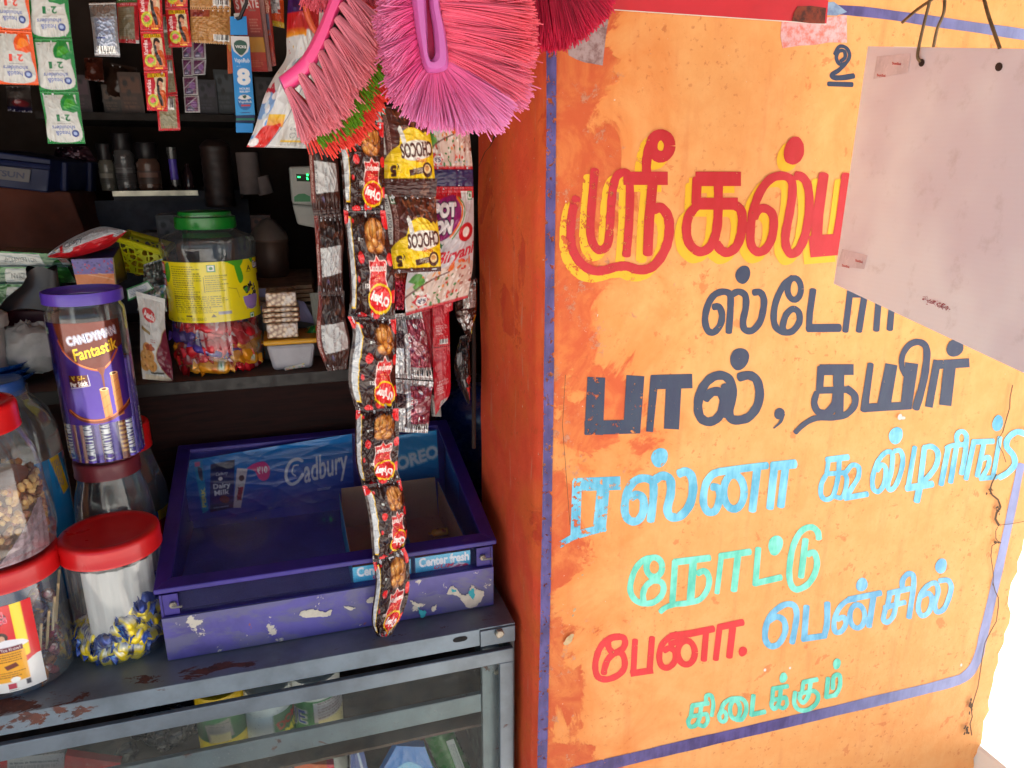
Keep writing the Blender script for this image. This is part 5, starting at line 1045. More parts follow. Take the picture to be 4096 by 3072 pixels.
# clear jar right behind the tall jar, red lid
Y7 = 1.19; r7 = .056; c7 = np.array([P(672, 1960, Y7)[0]-r7, Y7, CT+.0005]); zt7 = P(591, 1790, Y7)[2]-c7[2]
t = thing('big_clear_jar', 'clear domed jar with red lid between the tall wafer jar and the purple case', 'jar', c7)
zs7 = P(660, 1990, Y7)[2]-c7[2]
MB().lathe(c7, [(.0001, .002), (r7*.95, .001), (r7, .01), (r7, zs7), (r7*.98, zs7+.025), (r7*.86, zs7+.05), (r7*.68, zt7), (r7*.66, zt7+.01)], 64, 0, lambda a, z: 1+(.014*math.cos(12*a) if z > .08 else 0)).build('body', M_CLEAR2, t, 60)
rim_lid(c7, zt7+.004, r7*.76, P(591, 1700, Y7)[2]-P(591, 1790, Y7)[2]+.004, M_RED, t)
cv = Cv(60, 60, (20, 110, 190)).rect(.55, .0, 1, .18, (236, 200, 30)).rect(.55, .18, 1, .6, (206, 30, 40)).rect(.4, .6, 1, 1, (206, 116, 40)).text('A', .62, .62, .75, .74, (240, 236, 226), .02).bits(.4, .7, 1, 1, 20, [(120, 60, 30), (230, 160, 70)], .05, .04)
band('label', c7, r7*1.006, r7*1.006, .02, zs7-.006, 0, 92, cv, M_LABEL, t)
# ============================================================ rear shelf and what stands on it
ZSH, YSH = -.333, 1.25
SH = thing('rear_shelf', 'dark wooden shelf with a wood panel below it, behind the counter', 'shelf', (-.3, YSH, ZSH-.02))
tw = NT('dark_stained_wood'); v = tw.obj(); gr = tw.noise(16, 7, .65, tw.stretch(v, (.5, 1, 7)), .8)
tw.link(tw.mix(tw.ramp(gr, .35, .7), lin((44, 19, 14)), lin((24, 12, 11))), tw.p.inputs['Base Color']); tw.p.inputs['Roughness'].default_value = .75; tw.p.inputs['Specular IOR Level'].default_value = .2; tw.bump(gr, .2, .002)
MB().box(-.76, .15, YSH, 1.80, ZSH-.018, ZSH).build('board', plain('scuffed_shelf_top', (96, 80, 70), .7, var=.25, vs=12), SH, False, bevel=.001)
MB().box(-.76, .15, YSH-.003, YSH-.0005, ZSH-.020, ZSH+.001).build('edge_trim', plain('dull_metal_trim', (28, 24, 23), .45, .3), SH, False, bevel=.0008)
MB().box(-.76, .24, 1.268, 1.28, CT, ZSH-.0185).build('wood_panel', tw.m, SH, False)
pk = MB()
def onshelf(px, py): return PZ(px, py, ZSH)
# the yellow label jar
Y8 = 1.335; xa, xb = P(672, 1250, Y8)[0], P(1048, 1250, Y8)[0]; r8 = (xb-xa)/2*.985; c8 = np.array([(xa+xb)/2, Y8, ZSH+.0008])
zz = lambda py, x=860, Y=Y8-r8: P(x, py, Y)[2]-c8[2]
zla, zlbm, zsh, znk, zlt = zz(1048), zz(1290), zz(985), zz(922, 860, Y8-.06), zz(851, 860, Y8-.06)
t = thing('candy_jar', 'big clear jar with green lid and yellow label holding red and orange sweets', 'jar', c8)
lobes = lambda a, z: 1+(.022*abs(math.cos(6*a))-.012 if zla+.004 < z < znk-.004 else 0)
MB().lathe(c8, [(.0001, .003), (r8*.84, .002), (r8*.96, .012), (r8*.985, .03), (r8*.975, zlbm), (r8*.975, zla), (r8*1.0, zla+.008), (r8*1.02, zsh), (r8*.98, zsh+.010), (r8*.86, zsh+(znk-zsh)*.55), (r8*.70, znk-.006), (r8*.60, znk), (r8*.60, zlt-.005)], 96, 0, lobes).build('body', M_CLEAR, t, 60)
M_GRN = plain('green_lid', (16, 118, 36), .35, var=.06, vs=12, coat=.2)
hL = zlt-znk
MB().lathe((c8[0], c8[1], c8[2]+znk), [(.0001, hL), (r8*.54, hL), (r8*.56, hL-.001), (r8*.565, hL*.72), (r8*.63, hL*.70), (r8*.645, hL*.66), (r8*.65, .002), (r8*.63, 0)], 96).build('lid', M_GRN, t, 40)
cv = Cv(230, 120, (232, 216, 20))
cv.rect(.02, .02, .13, .22, (214, 30, 40)).rect(.02, .22, .145, .30, (30, 40, 110)).rect(.02, .30, .13, .42, (214, 30, 40)).text('100', .03, .05, .12, .17, (246, 240, 240), .03).text('candies', .012, .225, .14, .295, (244, 244, 250), .03).text('FREE', .03, .315, .12, .395, (246, 240, 240), .03)
cv.blob([(.01, .52), (.05, .48), (.09, .54), (.10, .70), (.08, .88), (.03, .93), (.0, .8)], (206, 34, 44)).blob([(.02, .66), (.07, .66), (.08, .78), (.03, .82)], (240, 130, 130)).blob([(.03, .47), (.06, .42), (.09, .47), (.06, .51)], (40, 120, 44))
for p in ([(.14, .06), (.19, .02), (.20, .2), (.17, .34), (.13, .3)], [(.60, -.02), (.78, -.04), (.74, .12), (.66, .04)], [(.70, .1), (.74, .06), (.77, .3), (.73, .38)], [(.84, -.02), (.90, -.02), (.88, .08)]): cv.blob(p, (70, 160, 40))
cv.rect(.205, .02, .655, 1.0, (238, 222, 10)).micro(.22, .07, .46, .62, 15, (90, 84, 20)).rect(.47, .24, .475, .5, (90, 84, 20)).micro(.48, .22, .645, .5, 8, (90, 84, 20)).micro(.22, .56, .64, .76, 6, (100, 92, 20))
cv.veg(.50, .05, .56).text('Lic. No. 10012021000219', .225, .735, .50, .785, (90, 84, 30), .0).micro(.225, .79, .6, .85, 2, (110, 100, 20)).text('Lic. No. 10012031000312', .225, .91, .46, .96, (90, 84, 30), .0).rect(.55, .82, .645, .87, (150, 150, 170)).poly([(.495, .91), (.535, .91), (.515, .85)], (90, 84, 30)).rect(.31, .87, .36, .90, (110, 100, 30)).text('3.8g', .115, .95, .16, .985, (100, 92, 30), .0)
cv.line([(.64, .44), (.70, .47)], .004, (110, 90, 40)).line([(.70, .46), (.72, .62)], .003, (150, 130, 20))
cv.bits(.77, .40, .90, .62, 26, [(30, 26, 36), (60, 50, 70), (20, 20, 26), (90, 84, 100)], .018, .03).blob([(.75, .62), (.91, .62), (.89, .80), (.83, .85), (.77, .78)], (150, 120, 190)).text('BLACKCURRANT', .775, .80, .90, .84, (110, 90, 160), .01).blob([(.76, .5), (.80, .46), (.79, .56)], (70, 150, 50))
cv.text('A', .81, .11, .86, .2, (60, 60, 40), .03).micro(.80, .21, .87, .23, 1, (70, 70, 40)).text('Candyman', .89, .04, 1.06, .22, (30, 40, 110), .12).text('Candyman', .895, .06, 1.05, .20, (240, 240, 246), .04).rect(.955, .28, 1, .42, (40, 44, 100)).veg(.80, .91, .85).ell(.98, .78, .03, .1, (226, 130, 60))
band('label', c8, r8*1.004, r8*1.004, zlbm, zla, -84, 84, cv, M_LABEL, t, 1.0)
cs = []
for i, (cl, st) in enumerate((((206, 28, 44), (240, 190, 200)), ((226, 150, 22), (200, 110, 10)), ((70, 44, 140), (160, 140, 210)), ((214, 40, 50), (230, 170, 30)))):
    q = Cv(34, 26, cl).bits(.1, 0, .9, 1, 3, [st, tuple(int(x*.8) for x in cl)], .09, .10)
    if i in (0, 3): q.text('YUM', .32, .1, .66, .3, (246, 230, 230), .03)
    if i == 1: q.veg(.6, .15, .75, (40, 130, 60))
    cs.append(sweet('fruit_sweet', (0, 0, 0), .066, .027, .013, q, M_WRAP, 0, 'red, orange or purple wrapped sweet packed in the yellow labelled jar', 'fruit sweets in the yellow label jar')); first['y%d' % i] = True
for k in range(56):
    a = R(rg.uniform(-92, 92)); rr = r8*rg.uniform(.70, .80) if k % 5 else r8*rg.uniform(.2, .6); z = .010+(zlbm-.014)*rg.random()
    i = rg.choice((0, 0, 0, 1, 1, 1, 2, 3)); drop(cs[i], 'y%d' % i, (c8[0]+rr*math.sin(a), c8[1]-rr*math.cos(a), c8[2]+z), (rg.uniform(.9, 1.8), rg.uniform(-.45, .45), a+rg.uniform(-.2, .2)))
# lunch box with three puffed peanut bars
yb = 1.268; q = [P(x, y, yb) for x, y in zq(8, [(1205, 800), (1715, 745), (1712, 1030), (1222, 1062)])]; bx0, bx1, bz1 = q[0][0], q[1][0], (q[0][2]+q[1][2])/2
t = thing('plastic_box', 'small clear plastic box with a mustard yellow lid carrying the peanut bars', 'box', ((bx0+bx1)/2, yb+.045, ZSH))
MB().hexa([(bx0+.008, yb+.004, ZSH+.0008), (bx1-.008, yb+.004, ZSH+.0008), (bx1-.008, yb+.085, ZSH+.0008), (bx0+.008, yb+.085, ZSH+.0008), (bx0, yb, bz1), (bx1, yb, bz1), (bx1, yb+.09, bz1), (bx0, yb+.09, bz1)]).build('body', plain('milky_plastic', (168, 168, 176), .35, var=.08), t, False, bevel=.006)
MB().box(bx0-.004, bx1+.004, yb-.004, yb+.094, bz1+.0005, bz1+.009).build('lid', plain('mustard_lid', (218, 160, 20), .4, var=.06), t, False, bevel=.003)
cv = Cv(30, 8, (206, 206, 200)).bits(0, 0, 1, 1, 14, [(80, 150, 130), (210, 110, 120), (220, 200, 120)], .06, .25); panel('sticker', [P(x, y, yb+.0015) for x, y in zq(8, [(1395, 1015), (1600, 965), (1606, 1000), (1400, 1045)])], cv, M_PRINT, t)
def bar_mat():
    t = NT('puffed_peanut_bar'); v = t.obj(); vo = t.new('ShaderNodeTexVoronoi', voronoi_dimensions='3D'); vo.inputs['Scale'].default_value = 150; t.link(v, vo.inputs['Vector'])
    c = t.mix(t.ramp(vo.outputs['Distance'], .15, .75), lin((226, 204, 168)), lin((120, 72, 40))); c = t.mix(t.ramp(t.noise(34, 4, .6, v), .52, .62, 0, .8), c, lin((212, 206, 200)))
    t.link(c, t.p.inputs['Base Color']); t.p.inputs['Roughness'].default_value = .3; t.p.inputs['Coat Weight'].default_value = .5; t.bump(vo.outputs['Distance'], -.6, .003); return t.m
M_BAR = bar_mat(); zc = bz1+.0095
for k, (xl, xr, y0, y1, lb) in enumerate(((1228, 1538, 640, 812, 'film wrapped puffed peanut bar, bottom of the three on the yellow lid'), (1184, 1556, 470, 640, 'film wrapped puffed peanut bar with layered edge, middle of the three stacked'), (1215, 1520, 308, 470, 'film wrapped puffed peanut bar, topmost of the three on the yellow lid'))):
    a, b2 = P(*zq(8, [(xl, y1)])[0], yb+.006), P(*zq(8, [(xr, y0)])[0], yb+.006); h = (P(*zq(8, [(xl, y0)])[0], yb+.006)-a)[2]*.96; tl = rg.uniform(-.002, .002)
    t = thing('peanut_bar', lb, 'snack bar', ((a[0]+b2[0])/2, yb+.03, zc), 'puffed peanut bars stacked on the yellow lid')
    nl = 3 if k == 1 else 1
    for j in range(nl):
        m1 = MB(); n8 = 12; x0, x1, yy0, yy1, z0, z1 = a[0], b2[0], yb+.004+tl, yb+.062+tl, zc+h*j/nl+.0006, zc+h*(j+1)/nl-.0004
        m1.box(x0, x1, yy0, yy1, z0, z1); m1.build('bar', M_BAR, t, False, bevel=.003)
    zc += h
# pouch of fried snacks
cv = Cv(60, 130, (206, 208, 204)).ell(.40, .23, .26, .075, (196, 40, 40), 1, .25).text('Aachi', .2, .19, .62, .27, (244, 240, 236), .03, 12).poly([(.08, .365), (.42, .42), (.42, .455), (.08, .405)], (140, 116, 60)).text('Vadai', .2, .33, .42, .365, (120, 120, 120), .0)
for u, v in ((.16, .72), (.34, .70), (.14, .82), (.38, .82), (.26, .62)): cv.ell(u, v, .15, .075, (206, 150, 80)).ell(u, v, .04, .02, (130, 80, 40)).ell(u-.03, v-.02, .06, .03, (226, 180, 110), .7)
cv.ell(.36, .60, .17, .035, (150, 70, 40), 1, .2).bits(.24, .575, .48, .62, 10, [(190, 90, 40)], .05, .02).micro(.4, .5, .62, .55, 2, (170, 60, 60))
cv.blob([(.98, .36), (.86, .42), (.76, .52), (.60, .62), (.56, .72), (.66, .84), (.86, .95), (1.05, 1.02), (1.1, .5)], (112, 24, 50)).line([(.97, .36), (.85, .42), (.75, .52), (.59, .62), (.55, .72), (.65, .84), (.85, .95)], .02, (190, 170, 120), smooth=5).poly([(.1, .93), (.9, .955), (1, 1), (.1, 1)], (214, 206, 180)).rect(.3, .895, .72, .925, (90, 90, 84))
def hang(name, k, L, Rr, Y, cv, m, parent=None, **kw):
    """a sachet traced in one zoomed view of the photograph"""
    return pouch(name, zq(k, L), zq(k, Rr), Y, cv, m, parent, **kw)
M_FILM = printed('packet_film', .28, .0, .2, .05, 70, .4); M_FOIL = printed('bright_foil', .2, .45, .3, .10, 60)
hang('snack_pouch', 7, [(1405, 222), (1448, 480), (1456, 860), (1480, 1130)], [(1712, 300), (1716, 600), (1780, 960), (1796, 1156)], (1.262, 1.262), cv, M_FILM, bulge=.010, wr=.0018, label='white and maroon pouch of fried snacks leaning left of the yellow labelled jar', cat='pouch')
cv = Cv(40, 24, (24, 120, 60)).rect(.05, .15, .95, .85, (190, 200, 200)).micro(.1, .2, .9, .8, 5, (80, 100, 150))
hang('shampoo_sachet', 7, [(1312, 195), (1330, 325)], [(1530, 110), (1600, 195)], 1.285, cv, M_FILM, bulge=.003, label='green edged sachet lying on the heap behind the snack pouch', cat='sachet')
cv = Cv(40, 30, (150, 156, 158)).bits(0, 0, 1, 1, 40, [(90, 96, 100), (200, 206, 206), (60, 110, 150), (40, 130, 90)], .08, .08)
hang('foil_scrap', 7, [(1480, 200), (1420, 420)], [(1720, 150), (1730, 430)], 1.31, cv, M_FOIL, bulge=.01, wr=.004, label='crumpled silvery wrapper heaped behind the snack pouch', cat='wrapper')
hang('clear_bag', 3, [(1490, 1290), (1480, 1600)], [(1690, 1230), (1740, 1640)], 1.36, Cv(30, 40, (110, 116, 110)).bits(0, 0, 1, 1, 30, [(150, 170, 160), (60, 70, 66)], .05, .12), M_FOIL, bulge=.014, wr=.005, label='crinkled clear bag between the yellow basket and the yellow labelled jar', cat='bag')
# red and white packet lying on the heap
cv = Cv(56, 110, (206, 30, 40)).rect(0, .02, .46, 1, (196, 200, 204)).bits(.30, .0, .62, .25, 4, [(196, 200, 204)], .2, .05).micro(.06, .20, .36, .62, 6, (60, 70, 80), vert=True).text('Crispy', .1, .5, .4, .74, (80, 90, 100), .02, 90).blob([(.3, .62), (.6, .66), (.58, .76), (.35, .8)], (200, 204, 206)).rect(.1, .76, .5, .80, (206, 30, 40)).bits(.12, .84, .4, .96, 10, [(60, 120, 160), (220, 190, 60), (40, 60, 90)], .05, .02)
hang('crisp_packet', 3, [(1300, 940), (1060, 898), (820, 978), (620, 1090), (490, 1190)], [(1312, 948), (1240, 1020), (1120, 1112), (880, 1192), (700, 1228), (500, 1216)], 1.36, cv, M_FILM, bulge=.022, wr=.003, seal=.05, label='red and white crisp packet lying across the top of the heap on the shelf', cat='packet')
# polka dot packet under it
cv = Cv(60, 44, (96, 84, 170)).rect(0, .58, 1, 1, (214, 122, 50)).bits(0, .1, 1, .56, 46, [(176, 44, 90), (50, 40, 120)], .03, .038).line([(.35, .6), (.75, .72), (.95, .8)], .02, (230, 180, 130)).line([(.6, .56), (.8, .62)], .015, (236, 190, 150))
t = thing('rusk_packet', 'purple polka dot and orange packet beneath the red and white crisp packet', 'packet', P(380, 1120, 1.37))
panel('front', [P(*zq(3, [p])[0], 1.345) for p in ((735, 1240), (1165, 1220), (1195, 1500), (800, 1505))], cv, M_FILM, t, .002, .001)
tq = [P(*zq(3, [p])[0], 1.345) for p in ((735, 1240), (1165, 1220))]; bk = [P(*zq(3, [p])[0], 1.43) for p in ((745, 1205), (1240, 1100))]
panel('top', [bk[0], bk[1], tq[1], tq[0]], Cv(50, 20, (70, 56, 130)).bits(0, 0, 1, 1, 12, [(150, 40, 80), (50, 40, 110)], .08, .12), M_FILM, t, .002, .001)
panel('side', [tq[1], bk[1], P(*zq(3, [(1310, 1440)])[0], 1.43), P(*zq(3, [(1195, 1500)])[0], 1.345)], Cv(24, 40, (126, 104, 44)).bits(0, 0, 1, 1, 10, [(90, 80, 120), (150, 130, 60)], .1, .1), M_FILM, t, .002, .001)
# yellow basket
t = thing('lattice_basket', 'bright yellow plastic lattice basket tilted on the heap behind the big candy jar', 'basket', P(560, 1080, 1.44))
def lattice():
    t = NT('yellow_lattice_plastic'); v = t.obj(); vo = t.new('ShaderNodeTexVoronoi', feature='DISTANCE_TO_EDGE'); vo.inputs['Scale'].default_value = 95; vo.inputs['Randomness'].default_value = .6; t.link(v, vo.inputs['Vector'])
    t.p.inputs['Base Color'].default_value = lin((206, 208, 20)); t.p.inputs['Roughness'].default_value = .4; tr = t.new('ShaderNodeBsdfTransparent'); mx = t.new('ShaderNodeMixShader')
    t.link(t.ramp(vo.outputs['Distance'], .13, .15, 0, 1), mx.inputs[0]); t.link(t.p.outputs[0], mx.inputs[1]); t.link(tr.outputs[0], mx.inputs[2]); t.link(mx.outputs[0], t.out.inputs[0]); return t.m
M_LAT = lattice(); M_YB = plain('yellow_basket_rim', (206, 206, 20), .4, var=.05)
rimq = [P(*zq(3, [p])[0], Y) for p, Y in (((1228, 1030), 1.41), ((1705, 1175), 1.39), ((1790, 1090), 1.50), ((1330, 960), 1.52))]; bot = [P(*zq(3, [p])[0], Y) for p, Y in (((1310, 1370), 1.42), ((1660, 1430), 1.40), ((1700, 1330), 1.49), ((1380, 1290), 1.51))]
for i in range(4):
    a, b2 = rimq[i], rimq[(i+1) % 4]; c_, d_ = bot[(i+1) % 4], bot[i]; MB().add([a, b2, c_, d_], [(0, 3, 2, 1)]).build('lattice_side', M_LAT, t, False)
    MB().tube([a+(b2-a)*s for s in (-.02, .5, 1.02)], .0055, 8).build('rim', M_YB, t)
MB().add(bot, [(0, 1, 2, 3)]).build('base', M_LAT, t, False)
yb2 = MB()
for i in range(9):
    u, w = rg.uniform(.15, .85), rg.uniform(.2, .8); p = (bot[0]*(1-u)+bot[1]*u)*(1-w)+(bot[3]*(1-u)+bot[2]*u)*w+np.array([0, 0, .012+.012*rg.random()])
    MB().ell(p, (.024, .012, .012), 12, 0, rotm(*[rg.uniform(0, 3) for _ in range(3)])).build('yellow_packet', plain('yellow_snack_film', (214, 170, 20), .3, var=.3, vs=40), None, 60, label='small yellow orange packet showing through the yellow lattice basket', cat='packet', group='small packets in the lattice basket')
# green bundles with white labels
M_GF = printed('green_film', .22, .15, .5, .2, 60)
for k, (q, Yk, lb) in enumerate((([(-60, 1150), (640, 1185), (760, 1310), (-60, 1320)], 1.40, 'flat green packet with a white band, topmost of the green stack'), ([(-60, 1315), (700, 1320), (790, 1480), (-60, 1500)], 1.385, 'flat green packet with a white label, second from the top of the green stack'), ([(-60, 1495), (560, 1500), (560, 1800), (-60, 1800)], 1.37, 'flat green packet with a white label, lowest of the green stack behind the grey funnel'))):
    cv = Cv(110, 26, (20, 80, 30)).vgrad(0, 0, 1, 1, (34, 116, 40), (14, 56, 22)); lx = ((.08, .64), (.16, .70), (.22, .8))[k]
    cv.rect(lx[0], .12, lx[1], .88, (176, 182, 176)).ell(lx[0], .5, .02, .38, (176, 182, 176)).text('NO.1 INDIAN SOAP' if k == 0 else 'NO.1 INDIAN', lx[0]+.06, .36, lx[1]-.08, .68, (70, 76, 74), .01, 180).bits(.82, .1, 1, .9, 5, [(60, 140, 50), (20, 90, 30)], .04, .1)
    if k == 0: cv.rect(.88, .12, 1.0, .85, (176, 182, 176)).text('WYN', .89, .3, .99, .7, (190, 50, 60), .02, 180)
    panel('green_packet', [P(*zq(3, [p])[0], Yk) for p in q], cv, M_GF, None, .07, .0015, 7+k, label=lb, cat='packet', group='green packets in a stack')
# grey draped funnel, maroon box, crumpled white bag, blue packet
V = []; F = []; n = 28
prf = zq(3, [(430, 1330), (440, 1420), (420, 1520), (330, 1640)])+zq(7, [(285, 400)]); wd = (.022, .022, .027, .036, .042)
for j, ((x, y), w) in enumerate(zip(prf, wd)):
    c = P(x, y, 1.33)
    for i in range(n):
        a = 2*math.pi*i/n; V.append(c+np.array([w*math.cos(a), w*.5*math.sin(a), .004*math.sin(3*a)]))
for j in range(4):
    for i in range(n): F.append((j*n+i, (j+1)*n+i, (j+1)*n+(i+1) % n, j*n+(i+1) % n))
F.append(tuple(range(n))); mk('funnel', V, F, plain('grey_frosted_plastic', (44, 43, 46), .35, var=.15, vs=8), None, None, 50, label='grey plastic funnel standing before the green packets', cat='funnel')
q = [P(*zq(7, [p])[0], 1.345) for p in ((-70, 415), (470, 420), (500, 640), (-70, 660))]; MB().slab(q, (0, .07, 0)).build('maroon_box', plain('maroon_card', (72, 18, 32), .4, var=.2, vs=10), None, False, bevel=.002, label='maroon box under the grey funnel at the left end of the shelf', cat='box')
V = []; F = []; c = P(*zq(7, [(330, 800)])[0], 1.30); na, nz = 40, 20; fn = fold_noise(33, 1, 16, 3, 3)
for j in range(nz+1):
    for i in range(na):
        a = 2*math.pi*i/na; th = math.pi*j/nz; d = np.array([math.sin(th)*math.cos(a), math.sin(th)*math.sin(a), math.cos(th)]); k_ = 1+.9*float(fn(np.array([i/na+(.3 if j % 2 else 0)*0]), np.array([j/nz]))[0])
        V.append(c+d*np.array([.044, .03, .040])*k_)
for j in range(nz):
    for i in range(na): F.append((j*na+i, (j+1)*na+i, (j+1)*na+(i+1) % na, j*na+(i+1) % na))
mk('crumpled_bag', V, F, plain('grey_white_polythene', (158, 160, 158), .4, var=.15, vs=30, bump=.5, bs=90), None, None, 40, label='crumpled greyish white plastic bag left of the tall wafer jar', cat='bag')
cv = Cv(60, 36, (20, 90, 150)).rect(0, 0, .6, .25, (200, 160, 30)).line([(.0, .55), (.3, .5), (.35, .7), (.1, .8)], .05, (220, 90, 60), smooth=5)
hang('blue_packet', 7, [(20, 690), (20, 960)], [(470, 760), (470, 985)], 1.29, cv, M_FILM, bulge=.012, label='blue packet with a yellow corner under the crumpled white bag', cat='packet')
# translucent beaker and blue bowls at the left edge
c = P(*zq(7, [(-50, 1150)])[0], 1.285); rb = P(*zq(7, [(95, 900)])[0], 1.285)[0]-c[0]; zt = P(*zq(7, [(80, 575)])[0], 1.285)[2]
t = thing('plastic_beaker', 'frosted plastic tub with a lid at the left edge on the blue bowls', 'tub', c)
MB().lathe(c, [(.0001, .002), (rb*.86, 0), (rb*.9, .004), (rb*1.02, zt-c[2])], 48).build('body', plain('frosted_plastic', (168, 164, 160), .35, var=.05), t, 40)
MB().lathe((c[0], c[1], zt), [(.0001, .022), (rb*1.1, .022), (rb*1.3, .018), (rb*1.32, .004), (rb*1.25, 0)], 48).build('lid', plain('frosted_lid', (176, 174, 170), .35, var=.05), t, 40)
M_BLU = plain('blue_plastic', (26, 84, 172), .3, var=.1, coat=.3)
for k in range(3):
    c_ = np.array([P(30, 1560, 1.30)[0]-.03, 1.305, ZSH+.001+.010*k]); MB().lathe(c_, [(.03, 0), (.05, .002), (.078, .022), (.080, .024), (.076, .023), (.05, .006), (.0001, .006)], 48).build('blue_bowl', M_BLU, None, 50, label=('lowest blue plastic bowl of the nested pile under the frosted tub', 'middle blue plastic bowl of the nested pile under the frosted tub', 'upper blue plastic bowl of the nested pile under the frosted tub')[k], cat='bowl', group='nested blue bowls')
# pot, newspapers, papers, weighing scale on the right of the shelf
c = P(*zq(4, [(1270, 1410)])[0], 1.50); rp = (P(*zq(4, [(1480, 1060)])[0], 1.5)[0]-P(*zq(4, [(1075, 1060)])[0], 1.5)[0])/2; zt = P(*zq(4, [(1280, 1075)])[0], 1.5-rp)[2]-c[2]
t = thing('cooking_pot', 'dull brown metal pot with a lid standing on old newspapers behind the peanut bars', 'pot', c)
M_POT = plain('dull_brown_metal', (84, 66, 56), .45, .3, .2, 14)  # uneven dull brown over the whole pot
MB().lathe(c, [(.0001, .002), (rp*.8, 0), (rp*.9, .008), (rp*.97, zt*.7), (rp*.98, zt), (rp*1.05, zt+.003), (rp*1.04, zt+.006), (rp*.95, zt+.004)], 56).build('body', M_POT, t, 40)
MB().lathe((c[0], c[1], c[2]+zt+.006), [(rp*1.0, 0), (rp*.9, .012), (rp*.4, .034), (.0001, .040)], 56).build('lid', plain('grey_pot_lid', (98, 94, 90), .4, .3), t, 50)
zp_ = c[2]
for k in range(4):
    q = [P(*zq(4, [p])[0], 1.40) for p in ((1090, 1420+26*k), (1660+10*k, 1330+42*k))]; x0, x1 = q[0][0], q[1][0]; z1 = zp_-.001-.007*k
    MB().hexa([(x0, 1.36-.01*k, z1-.006), (x1, 1.37-.004*k, z1-.006), (x1+.01, 1.60, z1-.006), (x0, 1.60, z1-.006), (x0, 1.36-.01*k, z1), (x1, 1.37-.004*k, z1), (x1+.01, 1.60, z1), (x0, 1.60, z1)]).build('newspaper', plain('old_newsprint', (124, 104, 80), .9, var=.25, vs=40), None, False, label=('folded brown newspaper directly under the pot', 'folded brown newspaper second below the pot', 'folded brown newspaper third below the pot', 'lowest folded brown newspaper beneath the pot')[k], cat='newspaper', group='newspapers under the pot')
zlow = zp_-.034
MB().box(P(1040, 1200, 1.38)[0], P(1290, 1160, 1.38)[0], 1.355, 1.60, ZSH+.0008, zlow).build('grey_carton', plain('grey_card', (104, 106, 104), .7, var=.2, vs=10), None, False, bevel=.002, label='grey carton holding up the newspapers behind the peanut bars', cat='carton')
def sheetp(q, Y, c, name, label, wave=.003):
    return panel(name, [P(*zq(8, [p])[0], Y if not isinstance(Y, tuple) else Y[i]) for i, p in enumerate(q)], Cv(12, 12, c), printed('writing_paper', .7), None, .0006, wave, 9, label=label, cat='paper')
sheetp([(1125, 195), (1250, 190), (1500, 330), (1140, 420)], 1.345, (108, 108, 138), 'paper_sheet', 'lavender grey folded sheet behind the peanut bars')
sheetp([(1450, 300), (1600, 330), (1730, 560), (1480, 520)], 1.34, (112, 112, 150), 'paper_sheet', 'lavender grey sheet sloping down to the right of the peanut bars')
sheetp([(1655, 240), (1750, 235), (1770, 560), (1700, 560)], 1.33, (122, 128, 120), 'paper_sheet', 'pale grey green card standing at the right end of the shelf')
cv = Cv(40, 16, (20, 110, 40)).bits(0, 0, 1, 1, 12, [(60, 150, 50), (160, 100, 40), (14, 70, 30)], .1, .2)
hang('green_sachet', 8, [(1640, 590), (1560, 735)], [(1745, 560), (1740, 690)], 1.315, cv, M_FILM, bulge=.008, label='shiny green sachet lying behind the yellow lidded box', cat='sachet')
sc_q = [P(*zq(4, [p])[0], 1.42) for p in ((1440, 275), (1770, 265), (1800, 690), (1475, 662))]
t = thing('weighing_scale', 'white electronic weighing scale with a lit green display at the back right', 'scale', sc_q[3])
M_SC = plain('ivory_plastic', (150, 152, 146), .5, var=.08)
MB().slab(sc_q, (0, .05, 0)).build('console', M_SC, t, False, bevel=.004)
MB().slab([P(*zq(4, [p])[0], 1.43) for p in ((1476, 666), (1800, 694), (1800, 930), (1530, 880))], (0, .06, .01)).build('base', M_SC, t, False, bevel=.004)
MB().slab([P(*zq(4, [p])[0], 1.4195) for p in ((1515, 352), (1700, 358), (1706, 432), (1522, 428))], (0, .0008, 0)).build('display', plain('dark_display', (10, 40, 18), .2), t, False)
em = NT('lit_green_digits'); em.p.inputs['Base Color'].default_value = (0, .2, .05, 1); em.p.inputs['Emission Color'].default_value = (.02, 1, .15, 1); em.p.inputs['Emission Strength'].default_value = 1.6
for pts in ([(1530, 376), (1560, 378), (1560, 392), (1532, 391)], [(1622, 352), (1645, 354), (1644, 372), (1624, 370)], [(1622, 384), (1634, 384), (1638, 402), (1646, 404), (1646, 414), (1626, 412)]):
    MB().slab([P(*zq(4, [p])[0], 1.4188) for p in (pts if len(pts) == 4 else pts[:2]+[pts[4], pts[5]])], (0, .0004, 0)).build('digit', em.m, t, False)
g = zq(4, [(1497, 640), (1495, 590), (1540, 560), (1600, 555), (1660, 585), (1662, 640)]); q = [P(*p, 1.4192) for p in g]; mk('green_emblem', q+[p+np.array([0, .0006, 0]) for p in q], [tuple(range(6)), tuple(reversed(range(6, 12)))], plain('scale_green', (30, 110, 60), .4), None, t, False)
